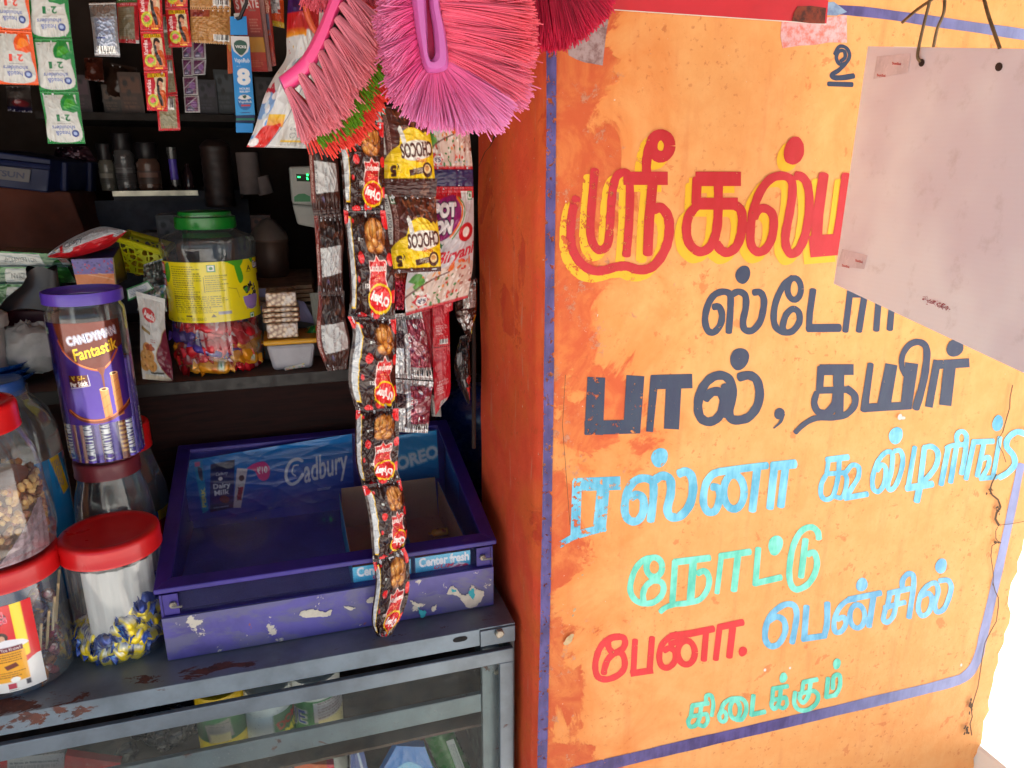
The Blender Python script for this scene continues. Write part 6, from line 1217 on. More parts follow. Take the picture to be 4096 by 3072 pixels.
# far back: crate, sack, upper shelf with jars, bottles
t = thing('blue_crate', 'dark blue plastic crate with a white name sticker at the back left', 'crate', P(150, 760, 1.95))
M_CR2 = plain('navy_crate_plastic', (14, 30, 78), .5, var=.15, vs=8)
q = [P(*zq(3, [p])[0], 1.72) for p in ((-200, 95), (525, 200), (490, 545), (-200, 470))]; MB().slab(q, (.02, .2, 0)).build('front', M_CR2, t, False, bevel=.003)
q2 = [P(*zq(3, [p])[0], Y) for p, Y in (((525, 200), 1.72), ((1020, 235), 1.95), ((1000, 530), 1.95), ((490, 545), 1.72))]; MB().slab(q2, (-.02, .02, 0)).build('side', M_CR2, t, False, bevel=.003)
MB().tube([P(*zq(3, [p])[0], 1.716) for p in ((-200, 205), (525, 285))], .006, 8).build('rib', M_CR2, t)
for x in (660, 920): MB().tube([P(*zq(3, [(x, 235)])[0], 1.72+.23*(x-525)/495-.006), P(*zq(3, [(x, 530)])[0], 1.72+.23*(x-525)/495-.006)], .008, 8).build('rib', M_CR2, t)
cv = Cv(60, 26, (104, 100, 102)).text('DATSUN', -.28, .3, .86, .75, (50, 56, 84), .03)
panel('sticker', [P(*zq(3, [p])[0], 1.713) for p in ((-110, 255), (318, 310), (300, 440), (-110, 395))], cv, M_PRINT, t)
q = [P(*zq(3, [p])[0], 1.75) for p in ((-300, 460), (720, 540), (960, 1150), (-300, 1150))]; MB().slab(q, (0, .22, 0)).build('brown_carton', plain('red_brown_card', (104, 50, 32), .8, var=.3, vs=5), None, False, bevel=.004, label='red brown carton under the dark blue crate at the back', cat='carton')
US = thing('upper_shelf', 'dim upper shelf with a bright metal edge against the back wall', 'shelf', P(600, 765, 1.9))
a, b2 = P(450, 766, 1.86), P(960, 762, 1.86); MB().box(a[0], b2[0], 1.863, 2.25, a[2]-.02, a[2]).build('board', plain('grey_shelf_board', (60, 62, 70), .7), US, False); MB().box(a[0], a[0]+(b2[0]-a[0])*.66, 1.856, 1.8625, a[2]-.010, a[2]+.001).build('metal_edge', plain('bright_aluminium', (196, 190, 170), .35, .6), US, False)
MB().box(P(380, 900, 1.87)[0], P(1000, 900, 1.87)[0], 1.90, 1.92, ZSH+.002, a[2]-.021).build('shelf_back', plain('slate_panel', (58, 62, 74), .7), US, False)
zu = a[2]+.0005
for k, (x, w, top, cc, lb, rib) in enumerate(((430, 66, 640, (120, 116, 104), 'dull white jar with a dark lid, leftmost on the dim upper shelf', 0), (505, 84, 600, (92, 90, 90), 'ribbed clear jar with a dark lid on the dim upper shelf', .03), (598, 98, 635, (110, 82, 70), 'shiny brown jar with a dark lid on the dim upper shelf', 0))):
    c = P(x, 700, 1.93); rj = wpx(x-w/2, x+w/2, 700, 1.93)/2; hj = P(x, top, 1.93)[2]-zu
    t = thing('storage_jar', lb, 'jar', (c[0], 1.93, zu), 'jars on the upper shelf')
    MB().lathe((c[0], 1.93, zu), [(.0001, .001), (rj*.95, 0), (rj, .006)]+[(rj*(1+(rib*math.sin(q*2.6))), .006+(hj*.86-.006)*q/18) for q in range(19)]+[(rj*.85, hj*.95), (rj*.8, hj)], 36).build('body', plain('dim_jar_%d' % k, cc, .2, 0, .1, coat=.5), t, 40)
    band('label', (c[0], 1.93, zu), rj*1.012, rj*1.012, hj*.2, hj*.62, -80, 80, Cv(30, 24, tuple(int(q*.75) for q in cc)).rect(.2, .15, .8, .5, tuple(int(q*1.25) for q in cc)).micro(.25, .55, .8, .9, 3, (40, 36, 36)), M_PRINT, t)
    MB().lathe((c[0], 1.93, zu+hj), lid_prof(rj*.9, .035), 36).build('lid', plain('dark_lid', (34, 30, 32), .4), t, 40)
q0, q1 = P(*zq(4, [(215, 75)])[0], 1.9), P(*zq(4, [(265, 470)])[0], 1.9); t = thing('pen_tube', 'thin violet pen standing upright at the end of the upper shelf jars', 'pen', q1)
MB().tube([q0, q0+(q1-q0)*.3], .010, 10).build('cap', plain('pen_silver', (110, 108, 106), .3, .5), t); MB().tube([q0+(q1-q0)*.31, q0+(q1-q0)*.85], .0085, 10).build('barrel', plain('pen_violet', (104, 84, 210), .4), t); MB().tube([q0+(q1-q0)*.86, q1], .008, 10).build('tip', plain('pen_silver', (110, 108, 106), .3, .5), t)
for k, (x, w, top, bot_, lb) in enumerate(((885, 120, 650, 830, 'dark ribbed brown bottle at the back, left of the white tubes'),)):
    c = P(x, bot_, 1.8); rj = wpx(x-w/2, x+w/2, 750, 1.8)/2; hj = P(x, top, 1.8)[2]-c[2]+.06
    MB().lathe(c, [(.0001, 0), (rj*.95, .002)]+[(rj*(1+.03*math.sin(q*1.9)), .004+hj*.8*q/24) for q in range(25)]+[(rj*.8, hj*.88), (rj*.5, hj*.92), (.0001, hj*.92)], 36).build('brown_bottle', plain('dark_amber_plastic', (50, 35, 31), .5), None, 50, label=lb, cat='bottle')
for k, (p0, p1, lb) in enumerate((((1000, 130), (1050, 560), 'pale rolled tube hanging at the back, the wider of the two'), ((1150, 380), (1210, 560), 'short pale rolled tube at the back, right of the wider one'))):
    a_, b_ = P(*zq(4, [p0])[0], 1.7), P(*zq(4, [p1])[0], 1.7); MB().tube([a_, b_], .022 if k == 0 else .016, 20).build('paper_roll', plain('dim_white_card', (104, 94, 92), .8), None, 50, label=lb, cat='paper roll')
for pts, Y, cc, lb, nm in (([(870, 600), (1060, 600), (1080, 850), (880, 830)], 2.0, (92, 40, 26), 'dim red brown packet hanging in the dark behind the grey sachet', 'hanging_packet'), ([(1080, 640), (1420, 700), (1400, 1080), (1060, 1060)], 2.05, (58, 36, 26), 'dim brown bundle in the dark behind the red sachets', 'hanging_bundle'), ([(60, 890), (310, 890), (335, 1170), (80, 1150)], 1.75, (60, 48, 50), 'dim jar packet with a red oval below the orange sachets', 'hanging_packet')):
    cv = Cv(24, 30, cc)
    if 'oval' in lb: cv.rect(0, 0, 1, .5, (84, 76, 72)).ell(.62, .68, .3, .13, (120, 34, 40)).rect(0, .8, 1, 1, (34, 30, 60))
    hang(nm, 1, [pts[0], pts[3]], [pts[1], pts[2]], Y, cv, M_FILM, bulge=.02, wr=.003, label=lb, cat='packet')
q = [PX(*p, .2) for p in ((0, 0),)]
MB().box(.10, .262, 1.115, 1.25, CT+.01, -.46).build('blue_tub', plain('deep_blue_plastic', (30, 54, 130), .3, coat=.3), None, False, bevel=.012, label='deep blue plastic tub wedged between the purple case and the orange reveal', cat='tub') if False else None
c = P(1870, 1760, 1.30); t = thing('water_drum', 'deep blue plastic drum between the purple case and the orange reveal', 'drum', (c[0]+.05, 1.42, CT)); MB().lathe((c[0]+.06, 1.42, CT-.2), [(.0001, 0), (.10, 0), (.105, .02), (.105, .34), (.09, .38), (.05, .40), (.0001, .40)], 48).build('body', plain('deep_blue_plastic', (26, 48, 116), .25, coat=.3), t, 50)
# ============================================================ dim stock along the back of the shop
rg = random.Random(77)
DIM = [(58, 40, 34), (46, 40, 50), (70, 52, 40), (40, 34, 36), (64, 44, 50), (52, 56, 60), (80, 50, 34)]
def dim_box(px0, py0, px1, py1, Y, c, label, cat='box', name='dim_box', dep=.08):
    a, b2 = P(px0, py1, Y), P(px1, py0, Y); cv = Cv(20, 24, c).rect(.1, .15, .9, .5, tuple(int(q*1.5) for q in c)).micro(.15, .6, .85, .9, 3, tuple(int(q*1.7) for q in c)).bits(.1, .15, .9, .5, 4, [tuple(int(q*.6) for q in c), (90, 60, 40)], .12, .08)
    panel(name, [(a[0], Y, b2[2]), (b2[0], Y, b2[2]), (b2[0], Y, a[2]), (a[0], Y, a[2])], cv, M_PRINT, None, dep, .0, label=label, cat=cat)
zt2 = P(600, 455, 2.0)[2]
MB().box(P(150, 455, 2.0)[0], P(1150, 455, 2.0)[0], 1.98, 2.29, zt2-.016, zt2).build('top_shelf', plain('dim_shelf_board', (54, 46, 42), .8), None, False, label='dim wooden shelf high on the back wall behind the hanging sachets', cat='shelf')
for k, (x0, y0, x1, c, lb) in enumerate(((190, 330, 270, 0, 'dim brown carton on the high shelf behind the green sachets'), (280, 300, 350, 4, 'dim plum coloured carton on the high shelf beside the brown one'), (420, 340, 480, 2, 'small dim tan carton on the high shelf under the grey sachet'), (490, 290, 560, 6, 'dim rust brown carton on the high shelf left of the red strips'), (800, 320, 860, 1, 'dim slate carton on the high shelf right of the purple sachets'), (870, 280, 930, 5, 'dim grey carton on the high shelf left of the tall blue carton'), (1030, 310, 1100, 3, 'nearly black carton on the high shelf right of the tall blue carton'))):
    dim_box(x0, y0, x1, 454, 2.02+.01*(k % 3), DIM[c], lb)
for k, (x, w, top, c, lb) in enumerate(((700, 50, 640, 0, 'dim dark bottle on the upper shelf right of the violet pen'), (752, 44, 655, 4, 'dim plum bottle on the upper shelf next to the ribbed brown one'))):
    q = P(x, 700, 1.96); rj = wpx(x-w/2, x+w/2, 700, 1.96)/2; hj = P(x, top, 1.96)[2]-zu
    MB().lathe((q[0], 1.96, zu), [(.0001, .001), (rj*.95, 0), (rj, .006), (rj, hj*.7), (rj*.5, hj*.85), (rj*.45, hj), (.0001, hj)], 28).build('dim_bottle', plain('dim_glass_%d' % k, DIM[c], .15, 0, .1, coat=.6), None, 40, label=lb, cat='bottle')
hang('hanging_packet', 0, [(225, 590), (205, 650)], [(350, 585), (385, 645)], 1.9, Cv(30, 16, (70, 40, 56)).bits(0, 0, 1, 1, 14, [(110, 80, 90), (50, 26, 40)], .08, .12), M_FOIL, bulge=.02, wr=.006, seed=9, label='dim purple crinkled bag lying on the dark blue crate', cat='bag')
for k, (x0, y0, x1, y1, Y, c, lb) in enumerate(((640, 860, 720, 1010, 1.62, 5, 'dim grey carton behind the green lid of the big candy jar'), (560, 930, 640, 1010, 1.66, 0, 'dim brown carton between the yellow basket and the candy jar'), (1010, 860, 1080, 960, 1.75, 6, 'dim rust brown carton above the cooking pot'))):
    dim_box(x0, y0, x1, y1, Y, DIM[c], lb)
# ============================================================ sachets and snack strips hung in the opening
def strip(name, label, cat, top, group=None): return thing(name, label, cat, top, group)
# green and orange shampoo sachets
def cv_shampoo(c, c2, txt):
    v = Cv(64, 84, c).rect(.10, .08, .93, .93, (188, 192, 188)); v.blob([(.10, .74), (.16, .92), (.3, .99), (.5, .80), (.42, .58), (.1, .62)], c).blob([(.12, .74), (.2, .84), (.36, .84), (.42, .66)], c2)
    v.blob([(.10, .52), (.25, .60), (.5, .63), (.75, .60), (.93, .50), (.93, .08), (.10, .08)], (194, 196, 192))
    v.ell(.22, .20, .095, .07, (36, 60, 130)).ell(.22, .20, .05, .035, (150, 170, 214)).text('head&', .36, .16, .74, .25, (50, 80, 160), .01).text('shoulders', .20, .27, .82, .35, (50, 80, 160), .01, 0, .2).micro(.3, .38, .7, .41, 1, (90, 90, 100))
    v.text('2', .30, .43, .44, .56, txt, .04).text('in', .47, .47, .53, .52, txt, .0).text('1', .57, .43, .66, .56, txt, .04).micro(.82, .88, .9, .92, 1, (90, 90, 90)); return v.flip()
Y1 = 1.125
t = strip('sachet_strip', 'hanging strip of green edged white shampoo sachets', 'sachet strip', P(180, 0, Y1))
for k, (L, Rr) in enumerate((([(278, -190), (335, 398)], [(690, -190), (742, 398)]), ([(335, 402), (375, 680), (412, 944)], [(745, 402), (782, 690), (808, 944)]), ([(412, 948), (470, 1260), (497, 1490)], [(814, 948), (850, 1240), (886, 1490)]))):
    hang('sachet', 1, L, Rr, Y1, cv_shampoo((14, 122, 50), (60, 150, 40), (20, 110, 60)), M_FILM, t, bulge=.004, wr=.0012, seal=.06, seed=40+k, tooth=.0008)
t = strip('sachet_strip', 'hanging strip of orange edged white shampoo sachets at the left edge', 'sachet strip', P(50, 0, Y1))
for k, (L, Rr) in enumerate((([(-110, -280), (-50, 300)], [(275, -250), (326, 322)]), ([(-50, 304), (-25, 872)], [(328, 326), (404, 884)]))):
    hang('sachet', 1, L, Rr, Y1-.004, cv_shampoo((222, 84, 22), (236, 130, 40), (216, 60, 40)), M_FILM, t, bulge=.004, wr=.0012, seal=.06, seed=50+k, tooth=.0008)
# silver grey sachet and the green and red one behind it
cv = Cv(40, 76, (156, 156, 160)).rect(0, 0, 1, .26, (120, 112, 108)).rect(.12, .28, .88, .80, (150, 156, 172)).micro(.15, .30, .84, .66, 12, (90, 100, 140), .6).rect(.14, .64, .5, .67, (60, 70, 120)).barcode(.14, .80, .84, .94)
hang('foil_sachet', 1, [(920, 30), (960, 330), (984, 582)], [(1200, 22), (1222, 300), (1246, 592)], 1.16, cv, M_FOIL, bulge=.004, wr=.0008, seed=61, res=1.4, label='silver grey sachet with small print and a barcode hanging alone', cat='sachet')
cv = Cv(36, 70, (186, 30, 40)).rect(0, 0, .94, .22, (40, 96, 40)).text('CHIK', .08, .07, .92, .17, (196, 206, 190), .03, 180).rect(0, .22, 1, .27, (206, 50, 80)).text('EGG EXTRA', .15, .225, .9, .265, (230, 190, 190), .0, 180).rect(.04, .29, .80, .92, (132, 124, 98)).micro(.08, .31, .76, .86, 15, (90, 80, 64), .6).micro(.1, .88, .7, .91, 1, (170, 60, 60)).rect(.84, .93, .98, 1, (190, 190, 190))
hang('shampoo_sachet', 1, [(1205, -80), (1232, 440)], [(1428, -90), (1444, 452)], 1.19, cv, M_FILM, bulge=.004, seed=62, label='green topped red sachet with a grey text panel behind the silver grey one', cat='sachet')
# red herbal shampoo strips
def cv_herbal():
    v = Cv(50, 80, (186, 16, 30)).rect(.14, .06, .86, .16, (216, 176, 30)).text('10% EXTRA', .16, .07, .84, .15, (60, 40, 20), .01).rect(.42, .16, .9, .88, (206, 186, 150)).ell(.30, .34, .18, .17, (176, 20, 40))
    v.blob([(.50, .62), (.6, .50), (.82, .48), (.90, .60), (.9, .88), (.45, .88)], (200, 90, 30)).ell(.66, .36, .12, .13, (196, 140, 110)).blob([(.52, .34), (.56, .20), (.70, .17), (.80, .24), (.78, .30), (.64, .26), (.58, .40), (.66, .6), (.78, .8), (.70, .86), (.56, .62)], (34, 22, 20)).line([(.60, .38), (.62, .55), (.72, .70), (.76, .86)], .09, (30, 20, 18), smooth=4)
    v.text('Karthika', .10, .22, .28, .58, (240, 214, 214), .02, 90).ell(.34, .74, .24, .16, (196, 190, 44)).ell(.34, .73, .18, .11, (150, 170, 50)).blob([(.2, .72), (.3, .66), (.42, .68), (.48, .74), (.36, .80), (.24, .79)], (214, 70, 90)).rect(.4, .86, .9, .90, (206, 110, 50)).rect(.5, .92, .8, .95, (240, 190, 60)); return v
def cv_herbal_back(): return Cv(40, 76, (178, 18, 30)).rect(.12, .05, .88, .93, (140, 134, 104)).barcode(.2, .1, .8, .42, 20).micro(.16, .46, .84, .86, 11, (80, 74, 56), .65).micro(.4, .88, .8, .91, 1, (170, 50, 50))
t = strip('sachet_strip', 'nearer strip of red herbal shampoo sachets with pictures, three long', 'sachet strip', P(610, 0, Y1))
for k, (L, Rr) in enumerate((([(1415, -160), (1455, 326)], [(1672, -160), (1692, 326)]), ([(1455, 330), (1492, 738)], [(1692, 328), (1742, 728)]), ([(1492, 742), (1526, 1146)], [(1742, 732), (1740, 1156)]))):
    hang('sachet', 1, L, Rr, 1.12, cv_herbal(), M_FOIL if k < 0 else M_FILM, t, bulge=.004, wr=.0014, seed=70+k, tooth=.0008)
t = strip('sachet_strip', 'strip of red herbal sachets turned back to front with barcodes showing', 'sachet strip', P(660, 0, 1.15))
for k, (L, Rr) in enumerate((([(120, 150), (150, 600)], [(215, 150), (236, 600)]), ([(150, 604), (172, 985)], [(238, 604), (286, 975)]), ([(60, 990), (90, 1358)], [(286, 980), (316, 1352)]))):
    hang('sachet', 2, L, Rr, 1.15, cv_herbal_back(), M_FILM, t, bulge=.004, wr=.0014, seed=76+k)
t = strip('sachet_strip', 'short strip of red herbal shampoo sachets left of the tan sachets', 'sachet strip', P(710, 0, 1.135))
for k, (L, Rr) in enumerate((([(140, -330), (158, 82)], [(385, -330), (390, 76)]), ([(158, 86), (196, 494)], [(390, 80), (436, 486)]))):
    hang('sachet', 2, L, Rr, 1.135, cv_herbal(), M_FILM, t, bulge=.004, wr=.0014, seed=80+k)
# tan sachets
t = strip('sachet_strip', 'pair of tan sachets with barcodes joined one above the other', 'sachet strip', P(840, 0, 1.14))
cv0 = lambda: Cv(80, 70, (178, 130, 74)).rect(0, .04, .48, .26, (150, 70, 50)).rect(.06, .12, .3, .24, (120, 40, 40)).micro(.03, .30, .52, .94, 12, (120, 78, 40), .55).micro(.55, .06, .97, .6, 10, (130, 86, 44), .5).barcode(.56, .74, .95, .92).rect(.53, .05, .535, .95, (150, 104, 60))
for k, (L, Rr) in enumerate((([(405, -240), (415, 80)], [(838, -240), (838, 88)]), ([(415, 84), (426, 440)], [(838, 92), (842, 462)]))):
    hang('sachet', 2, L, Rr, 1.14, cv0(), M_FILM, t, bulge=.006, wr=.0026, seed=84+k, tooth=.003)
# sheet of little purple sachets
t = strip('sachet_sheet', 'torn sheet of small purple sachets with white borders', 'sachet sheet', P(780, 180, 1.17))
for k, (L, Rr) in enumerate((([(330, 440), (338, 604)], [(440, 436), (444, 606)]), ([(440, 420), (446, 612)], [(572, 410), (582, 612)]), ([(330, 610), (348, 792)], [(440, 612), (444, 786)]), ([(442, 614), (446, 780)], [(584, 618), (572, 776)]), ([(338, 800), (354, 990)], [(490, 790), (502, 984)]), ([(352, 998), (364, 1168)], [(508, 990), (522, 1166)]))):
    cv = Cv(26, 34, (150, 146, 146)).rect(.10, .08, .86, .92, (84, 26, 66)).ell(.62, .5, .2, .2, (110, 60, 120)).line([(.1, .6), (.4, .4), (.8, .12)], .07, (160, 150, 160), smooth=4).blob([(.12, .9), (.3, .62), (.6, .72), (.6, .9)], (44, 26, 70)).rect(.2, .78, .5, .86, (130, 120, 150))
    hang('sachet', 2, L, Rr, 1.17, cv, M_FILM, t, bulge=.0015, wr=.0006, seed=90+k)
# tall blue balm carton on a hook
t = strip('balm_carton', 'tall bright blue balm carton hanging from a wire hook', 'carton', P(830, 60, 1.12))
cv = Cv(44, 120, (20, 132, 206)).vgrad(0, .6, 1, 1, (20, 132, 206), (40, 150, 214)).poly([(0, 0), (1, 0), (1, .10), (.88, .19), (.5, .26), (.12, .19), (0, .10)], (206, 208, 210)).blob([(.16, .09), (.3, .06), (.5, .05), (.7, .06), (.84, .09), (.82, .16), (.66, .215), (.5, .24), (.34, .215), (.18, .16)], (14, 74, 60)).text('VICKS', .22, .115, .80, .15, (226, 230, 230), .03)
cv.text('VapoRub', .13, .275, .92, .345, (214, 224, 230), .015).text('UP TO', .2, .37, .46, .385, (190, 214, 230), .0).text('8', .20, .40, .90, .615, (222, 228, 230), .05).text('HOURS', .30, .645, .82, .672, (222, 228, 230), .02).text('RELIEF*', .30, .682, .84, .71, (222, 228, 230), .02)
cv.ell(.52, .83, .36, .105, (20, 104, 168)).poly([(.18, .78), (.3, .745), (.5, .735), (.72, .745), (.88, .78), (.6, .80), (.4, .80)], (216, 218, 216)).blob([(.42, .745), (.62, .745), (.6, .77), (.52, .785), (.44, .77)], (14, 74, 60)).text('VapoRub', .20, .81, .88, .85, (206, 220, 228), .01).rect(.32, .862, .78, .884, (190, 50, 50)).micro(.4, .9, .7, .92, 1, (20, 60, 120)).ell(.52, .965, .3, .006, (20, 60, 120))
q = [P(*zq(2, [p])[0], 1.12) for p in ((836, 372), (1026, 380), (1088, 1190), (890, 1195))]; panel('front', q, cv, printed('matt_card', .5), t, .018)
M_CYAN = plain('cyan_card', (22, 132, 206), .5, var=.05)
MB().slab([P(*zq(2, [p])[0], 1.12) for p in ((828, 172), (1000, 168), (1012, 362), (834, 362))], (0, .0006, 0)).build('hang_tab', M_CYAN, t, False)
MB().slab([P(*zq(2, [p])[0], 1.1195) for p in ((868, 140), (938, 132), (944, 185), (876, 196))], (0, .0003, 0)).build('torn_flap', plain('torn_white_card', (180, 176, 172), .8), t, False)
q = [P(*zq(2, [p])[0], 1.12) for p in ((888, 1272), (1074, 1276), (1066, 1372), (892, 1374))]; MB().slab(q, (0, .018, 0)).build('carton_foot', M_CYAN, t, False, bevel=.0008)
q = [P(*zq(2, [p])[0], 1.122) for p in ((892, 1198), (1084, 1194), (1082, 1274), (892, 1272))]
MB().slab([q[0]*.6+q[3]*.4, q[1]*.6+q[2]*.4, q[1]*.35+q[2]*.65, q[0]*.35+q[3]*.65], (0, .01, 0)).build('jar', plain('teal_jar', (20, 120, 100), .35), t, False); MB().slab([x+np.array([0, .004, 0]) for x in q], (0, .008, 0)).build('jar', plain('navy_jar', (24, 40, 96), .35), t, False)
MB().tube([P(*zq(2, [p])[0], 1.117) for p in ((1000, -60), (1000, 30), (960, 120), (935, 185), (905, 195), (900, 178))], .0022, 6).build('hook', plain('black_hook', (34, 32, 34), .5), t)
# red card boxes behind, pen packs
cv = Cv(60, 100, (168, 44, 36)).vgrad(0, .4, 1, .58, (168, 44, 36), (110, 34, 30)).text("S MATE", .08, .13, .96, .24, (206, 200, 196), .02, -2).micro(.55, .25, .9, .29, 1, (120, 110, 100)).micro(.5, .36, .95, .54, 5, (196, 130, 110), .7).rect(0, .58, 1, .76, (190, 140, 44)).text('3', .12, .61, .24, .68, (170, 40, 40), .03).rect(0, .76, 1, .87, (176, 60, 36)).micro(.15, .86, .9, .95, 4, (200, 120, 80), .6)
hang('match_card', 2, [(840, -120), (990, 742)], [(1112, -120), (1224, 742)], 1.16, cv, printed('matt_card', .5), bulge=.001, wr=.0003, label='red card packet with a yellow band behind the tall blue carton', cat='card packet')
cv = Cv(16, 100, (150, 110, 104)).micro(.2, .1, .8, .9, 14, (110, 50, 50), .6, vert=True); hang('card_box', 2, [(1120, -60), (1226, 740)], [(1172, -60), (1268, 736)], 1.165, cv, printed('matt_card', .5), bulge=.001, wr=.0003, label='narrow pinkish box edge right of the yellow banded red card', cat='box')
cv = Cv(30, 60, (186, 80, 30)).bits(0, .1, 1, .5, 8, [(200, 140, 60)], .2, .08); hang('match_card', 2, [(792, 340), (808, 768)], [(870, 340), (858, 762)], 1.175, cv, printed('matt_card', .5), bulge=.001, wr=.0003, label='orange card packet mostly hidden left of the tall blue carton', cat='card packet')
cv = Cv(14, 90, (150, 46, 34)).rect(0, .25, .5, .55, (90, 90, 110)).text('Rorito', .15, .02, .85, .24, (206, 170, 150), .02, 270).bits(0, .5, 1, 1, 6, [(120, 40, 40), (170, 70, 50)], .3, .05); hang('pen_sleeve', 2, [(1176, -40), (1258, 690)], [(1244, -40), (1310, 682)], 1.17, cv, M_FILM, bulge=.002, label='long narrow orange red pen sleeve right of the red cards', cat='pen sleeve')
cv = Cv(40, 60, (190, 70, 24)).rect(.1, 0, .75, .62, (150, 150, 152)).bits(.1, 0, .75, .6, 18, [(190, 190, 192), (90, 90, 96)], .1, .05).rect(.6, .5, .8, .6, (170, 60, 40)).rect(0, .84, 1, 1, (190, 160, 40)); hang('pen_packet', 2, [(1190, -80), (1246, 262)], [(1384, -80), (1394, 294)], 1.185, cv, M_FILM, bulge=.006, wr=.002, label='orange and yellow packet with a silver window beside the pen sleeve', cat='packet')

# big snack bag with its printed back towards us
cv = Cv(110, 190, (202, 200, 196)).rect(0, 0, 1, .05, (176, 24, 34)).rect(0, .03, 1, .13, (52, 20, 84)).rect(0, .13, .6, .24, (180, 26, 34)).vgrad(0, .22, .5, .28, (190, 40, 34), (224, 160, 30)).rect(0, .27, .45, 1, (204, 204, 204)).rect(.45, 0, .8, .24, (176, 24, 34))
cv.line([(.62, .60), (.50, .8), (.30, 1)], .012, (60, 70, 110)).blob([(0, .66), (.16, .62), (.22, .72), (.12, .80), (0, .80)], (120, 160, 210)).text('M', .02, .58, .14, .67, (176, 34, 60), .06, -40).bits(0, .62, .2, .95, 14, [(90, 150, 210), (220, 220, 224), (190, 210, 226)], .06, .03).vgrad(.18, .78, .46, .86, (220, 180, 40), (216, 130, 40)).blob([(.05, .95), (.14, .86), (.3, .85), (.42, .84), (.36, .93), (.25, 1.01), (.0, 1.01)], (206, 40, 34)).ell(.08, .965, .08, .03, (224, 220, 220))
cv.rect(.62, .685, .98, .73, (202, 200, 196)).line([(.60, .70), (.98, .735)], .006, (70, 76, 96)).text('BEST BEFORE', .62, .70, .92, .73, (70, 76, 96), .01, 6).barcode(.66, .76, .98, .86, 22).text('0 98661 4', .6, .865, .86, .885, (60, 60, 70), .0, 5).line([(.62, .905), (.68, .895), (.72, .91), (.70, .925), (.64, .925), (.62, .905)], .006, (60, 60, 70), smooth=4).line([(.74, .905), (.80, .895), (.83, .91), (.81, .925), (.76, .925), (.74, .905)], .006, (60, 60, 70), smooth=4).rect(.5, .945, .93, .957, (220, 180, 50)).micro(.52, .96, .9, .985, 2, (110, 110, 110)).blob([(.3, .44), (.42, .40), (.46, .5), (.36, .53)], (110, 130, 50)).ell(.34, .44, .1, .03, (80, 100, 150), .4).bits(.02, .28, .4, .5, 8, [(190, 50, 50), (200, 160, 60)], .014, .008)
hang('snack_bag', 2, [(1438, -90), (1425, 130), (1415, 400), (1408, 600), (1290, 790), (1185, 1000), (1085, 1330), (1002, 1524)], [(1830, -90), (1830, 130), (1815, 400), (1810, 600), (1800, 800), (1775, 1000), (1700, 1330), (1640, 1540)], 1.00, cv, M_FILM, bulge=.022, wr=.0035, seal=.03, seed=101, label='large white snack bag with red and purple top and printed back', cat='snack bag')
MB().tube([P(*zq(2, [p])[0], .975) for p in ((1590, -60), (1610, 60), (1640, 180), (1690, 290), (1760, 380))], .0035, 8).build('hanging_loop', plain('orange_cord', (206, 84, 44), .5), None, label='orange cord loop hanging over the large white snack bag', cat='cord')

# brown cereal strip seen from behind
def cv_cereal_back(k): 
    v = Cv(60, 110, (70, 38, 30)).rect(0, 0, .14, 1, (116, 40, 30)).micro(.03, .35, .11, .9, 2, (214, 190, 180), .8, vert=True).rect(.2, .04, 1, .34, (50, 28, 24)).bits(.2, .05, 1, .4, 14, [(96, 56, 40), (40, 24, 22)], .1, .06).poly([(.16, .40), (.90, .38), (.94, .72), (.18, .76)], (206, 206, 204))
    v.text('MFD. / BATCH NO.', .175, .44, .25, .74, (50, 50, 60), .01, 90).text('131019/TH1LB/18', .50, .46, .57, .72, (120, 120, 130), .0, 90).text('12  9', .68, .5, .74, .64, (130, 130, 140), .0, 90).bits(.2, .78, .6, .86, 10, [(96, 84, 120), (60, 44, 50)], .06, .02).rect(0, .86, 1, 1, (64, 34, 28)); return v
t = strip('cereal_strip', 'brown cereal packet strip hung back to front with white batch panels', 'snack strip', P(1240, 500, .985))
for k, (z, L, Rr) in enumerate(((5, [(262, 180), (284, 500), (300, 800), (318, 955)], [(470, 280), (522, 520), (537, 800), (546, 935)]), (5, [(320, 960), (330, 1060), (345, 1300), (356, 1540), (352, 1625)], [(548, 940), (572, 1100), (562, 1350), (564, 1610)]), (9, [(178, 160), (174, 260), (155, 600), (208, 790), (262, 912)], [(420, 150), (432, 400), (472, 640), (440, 890)]))):
    hang('packet', z, L, Rr, .985, cv_cereal_back(k), M_FOIL if k > 5 else M_FILM, t, bulge=.009, wr=.0035, seed=110+k, tooth=.001)
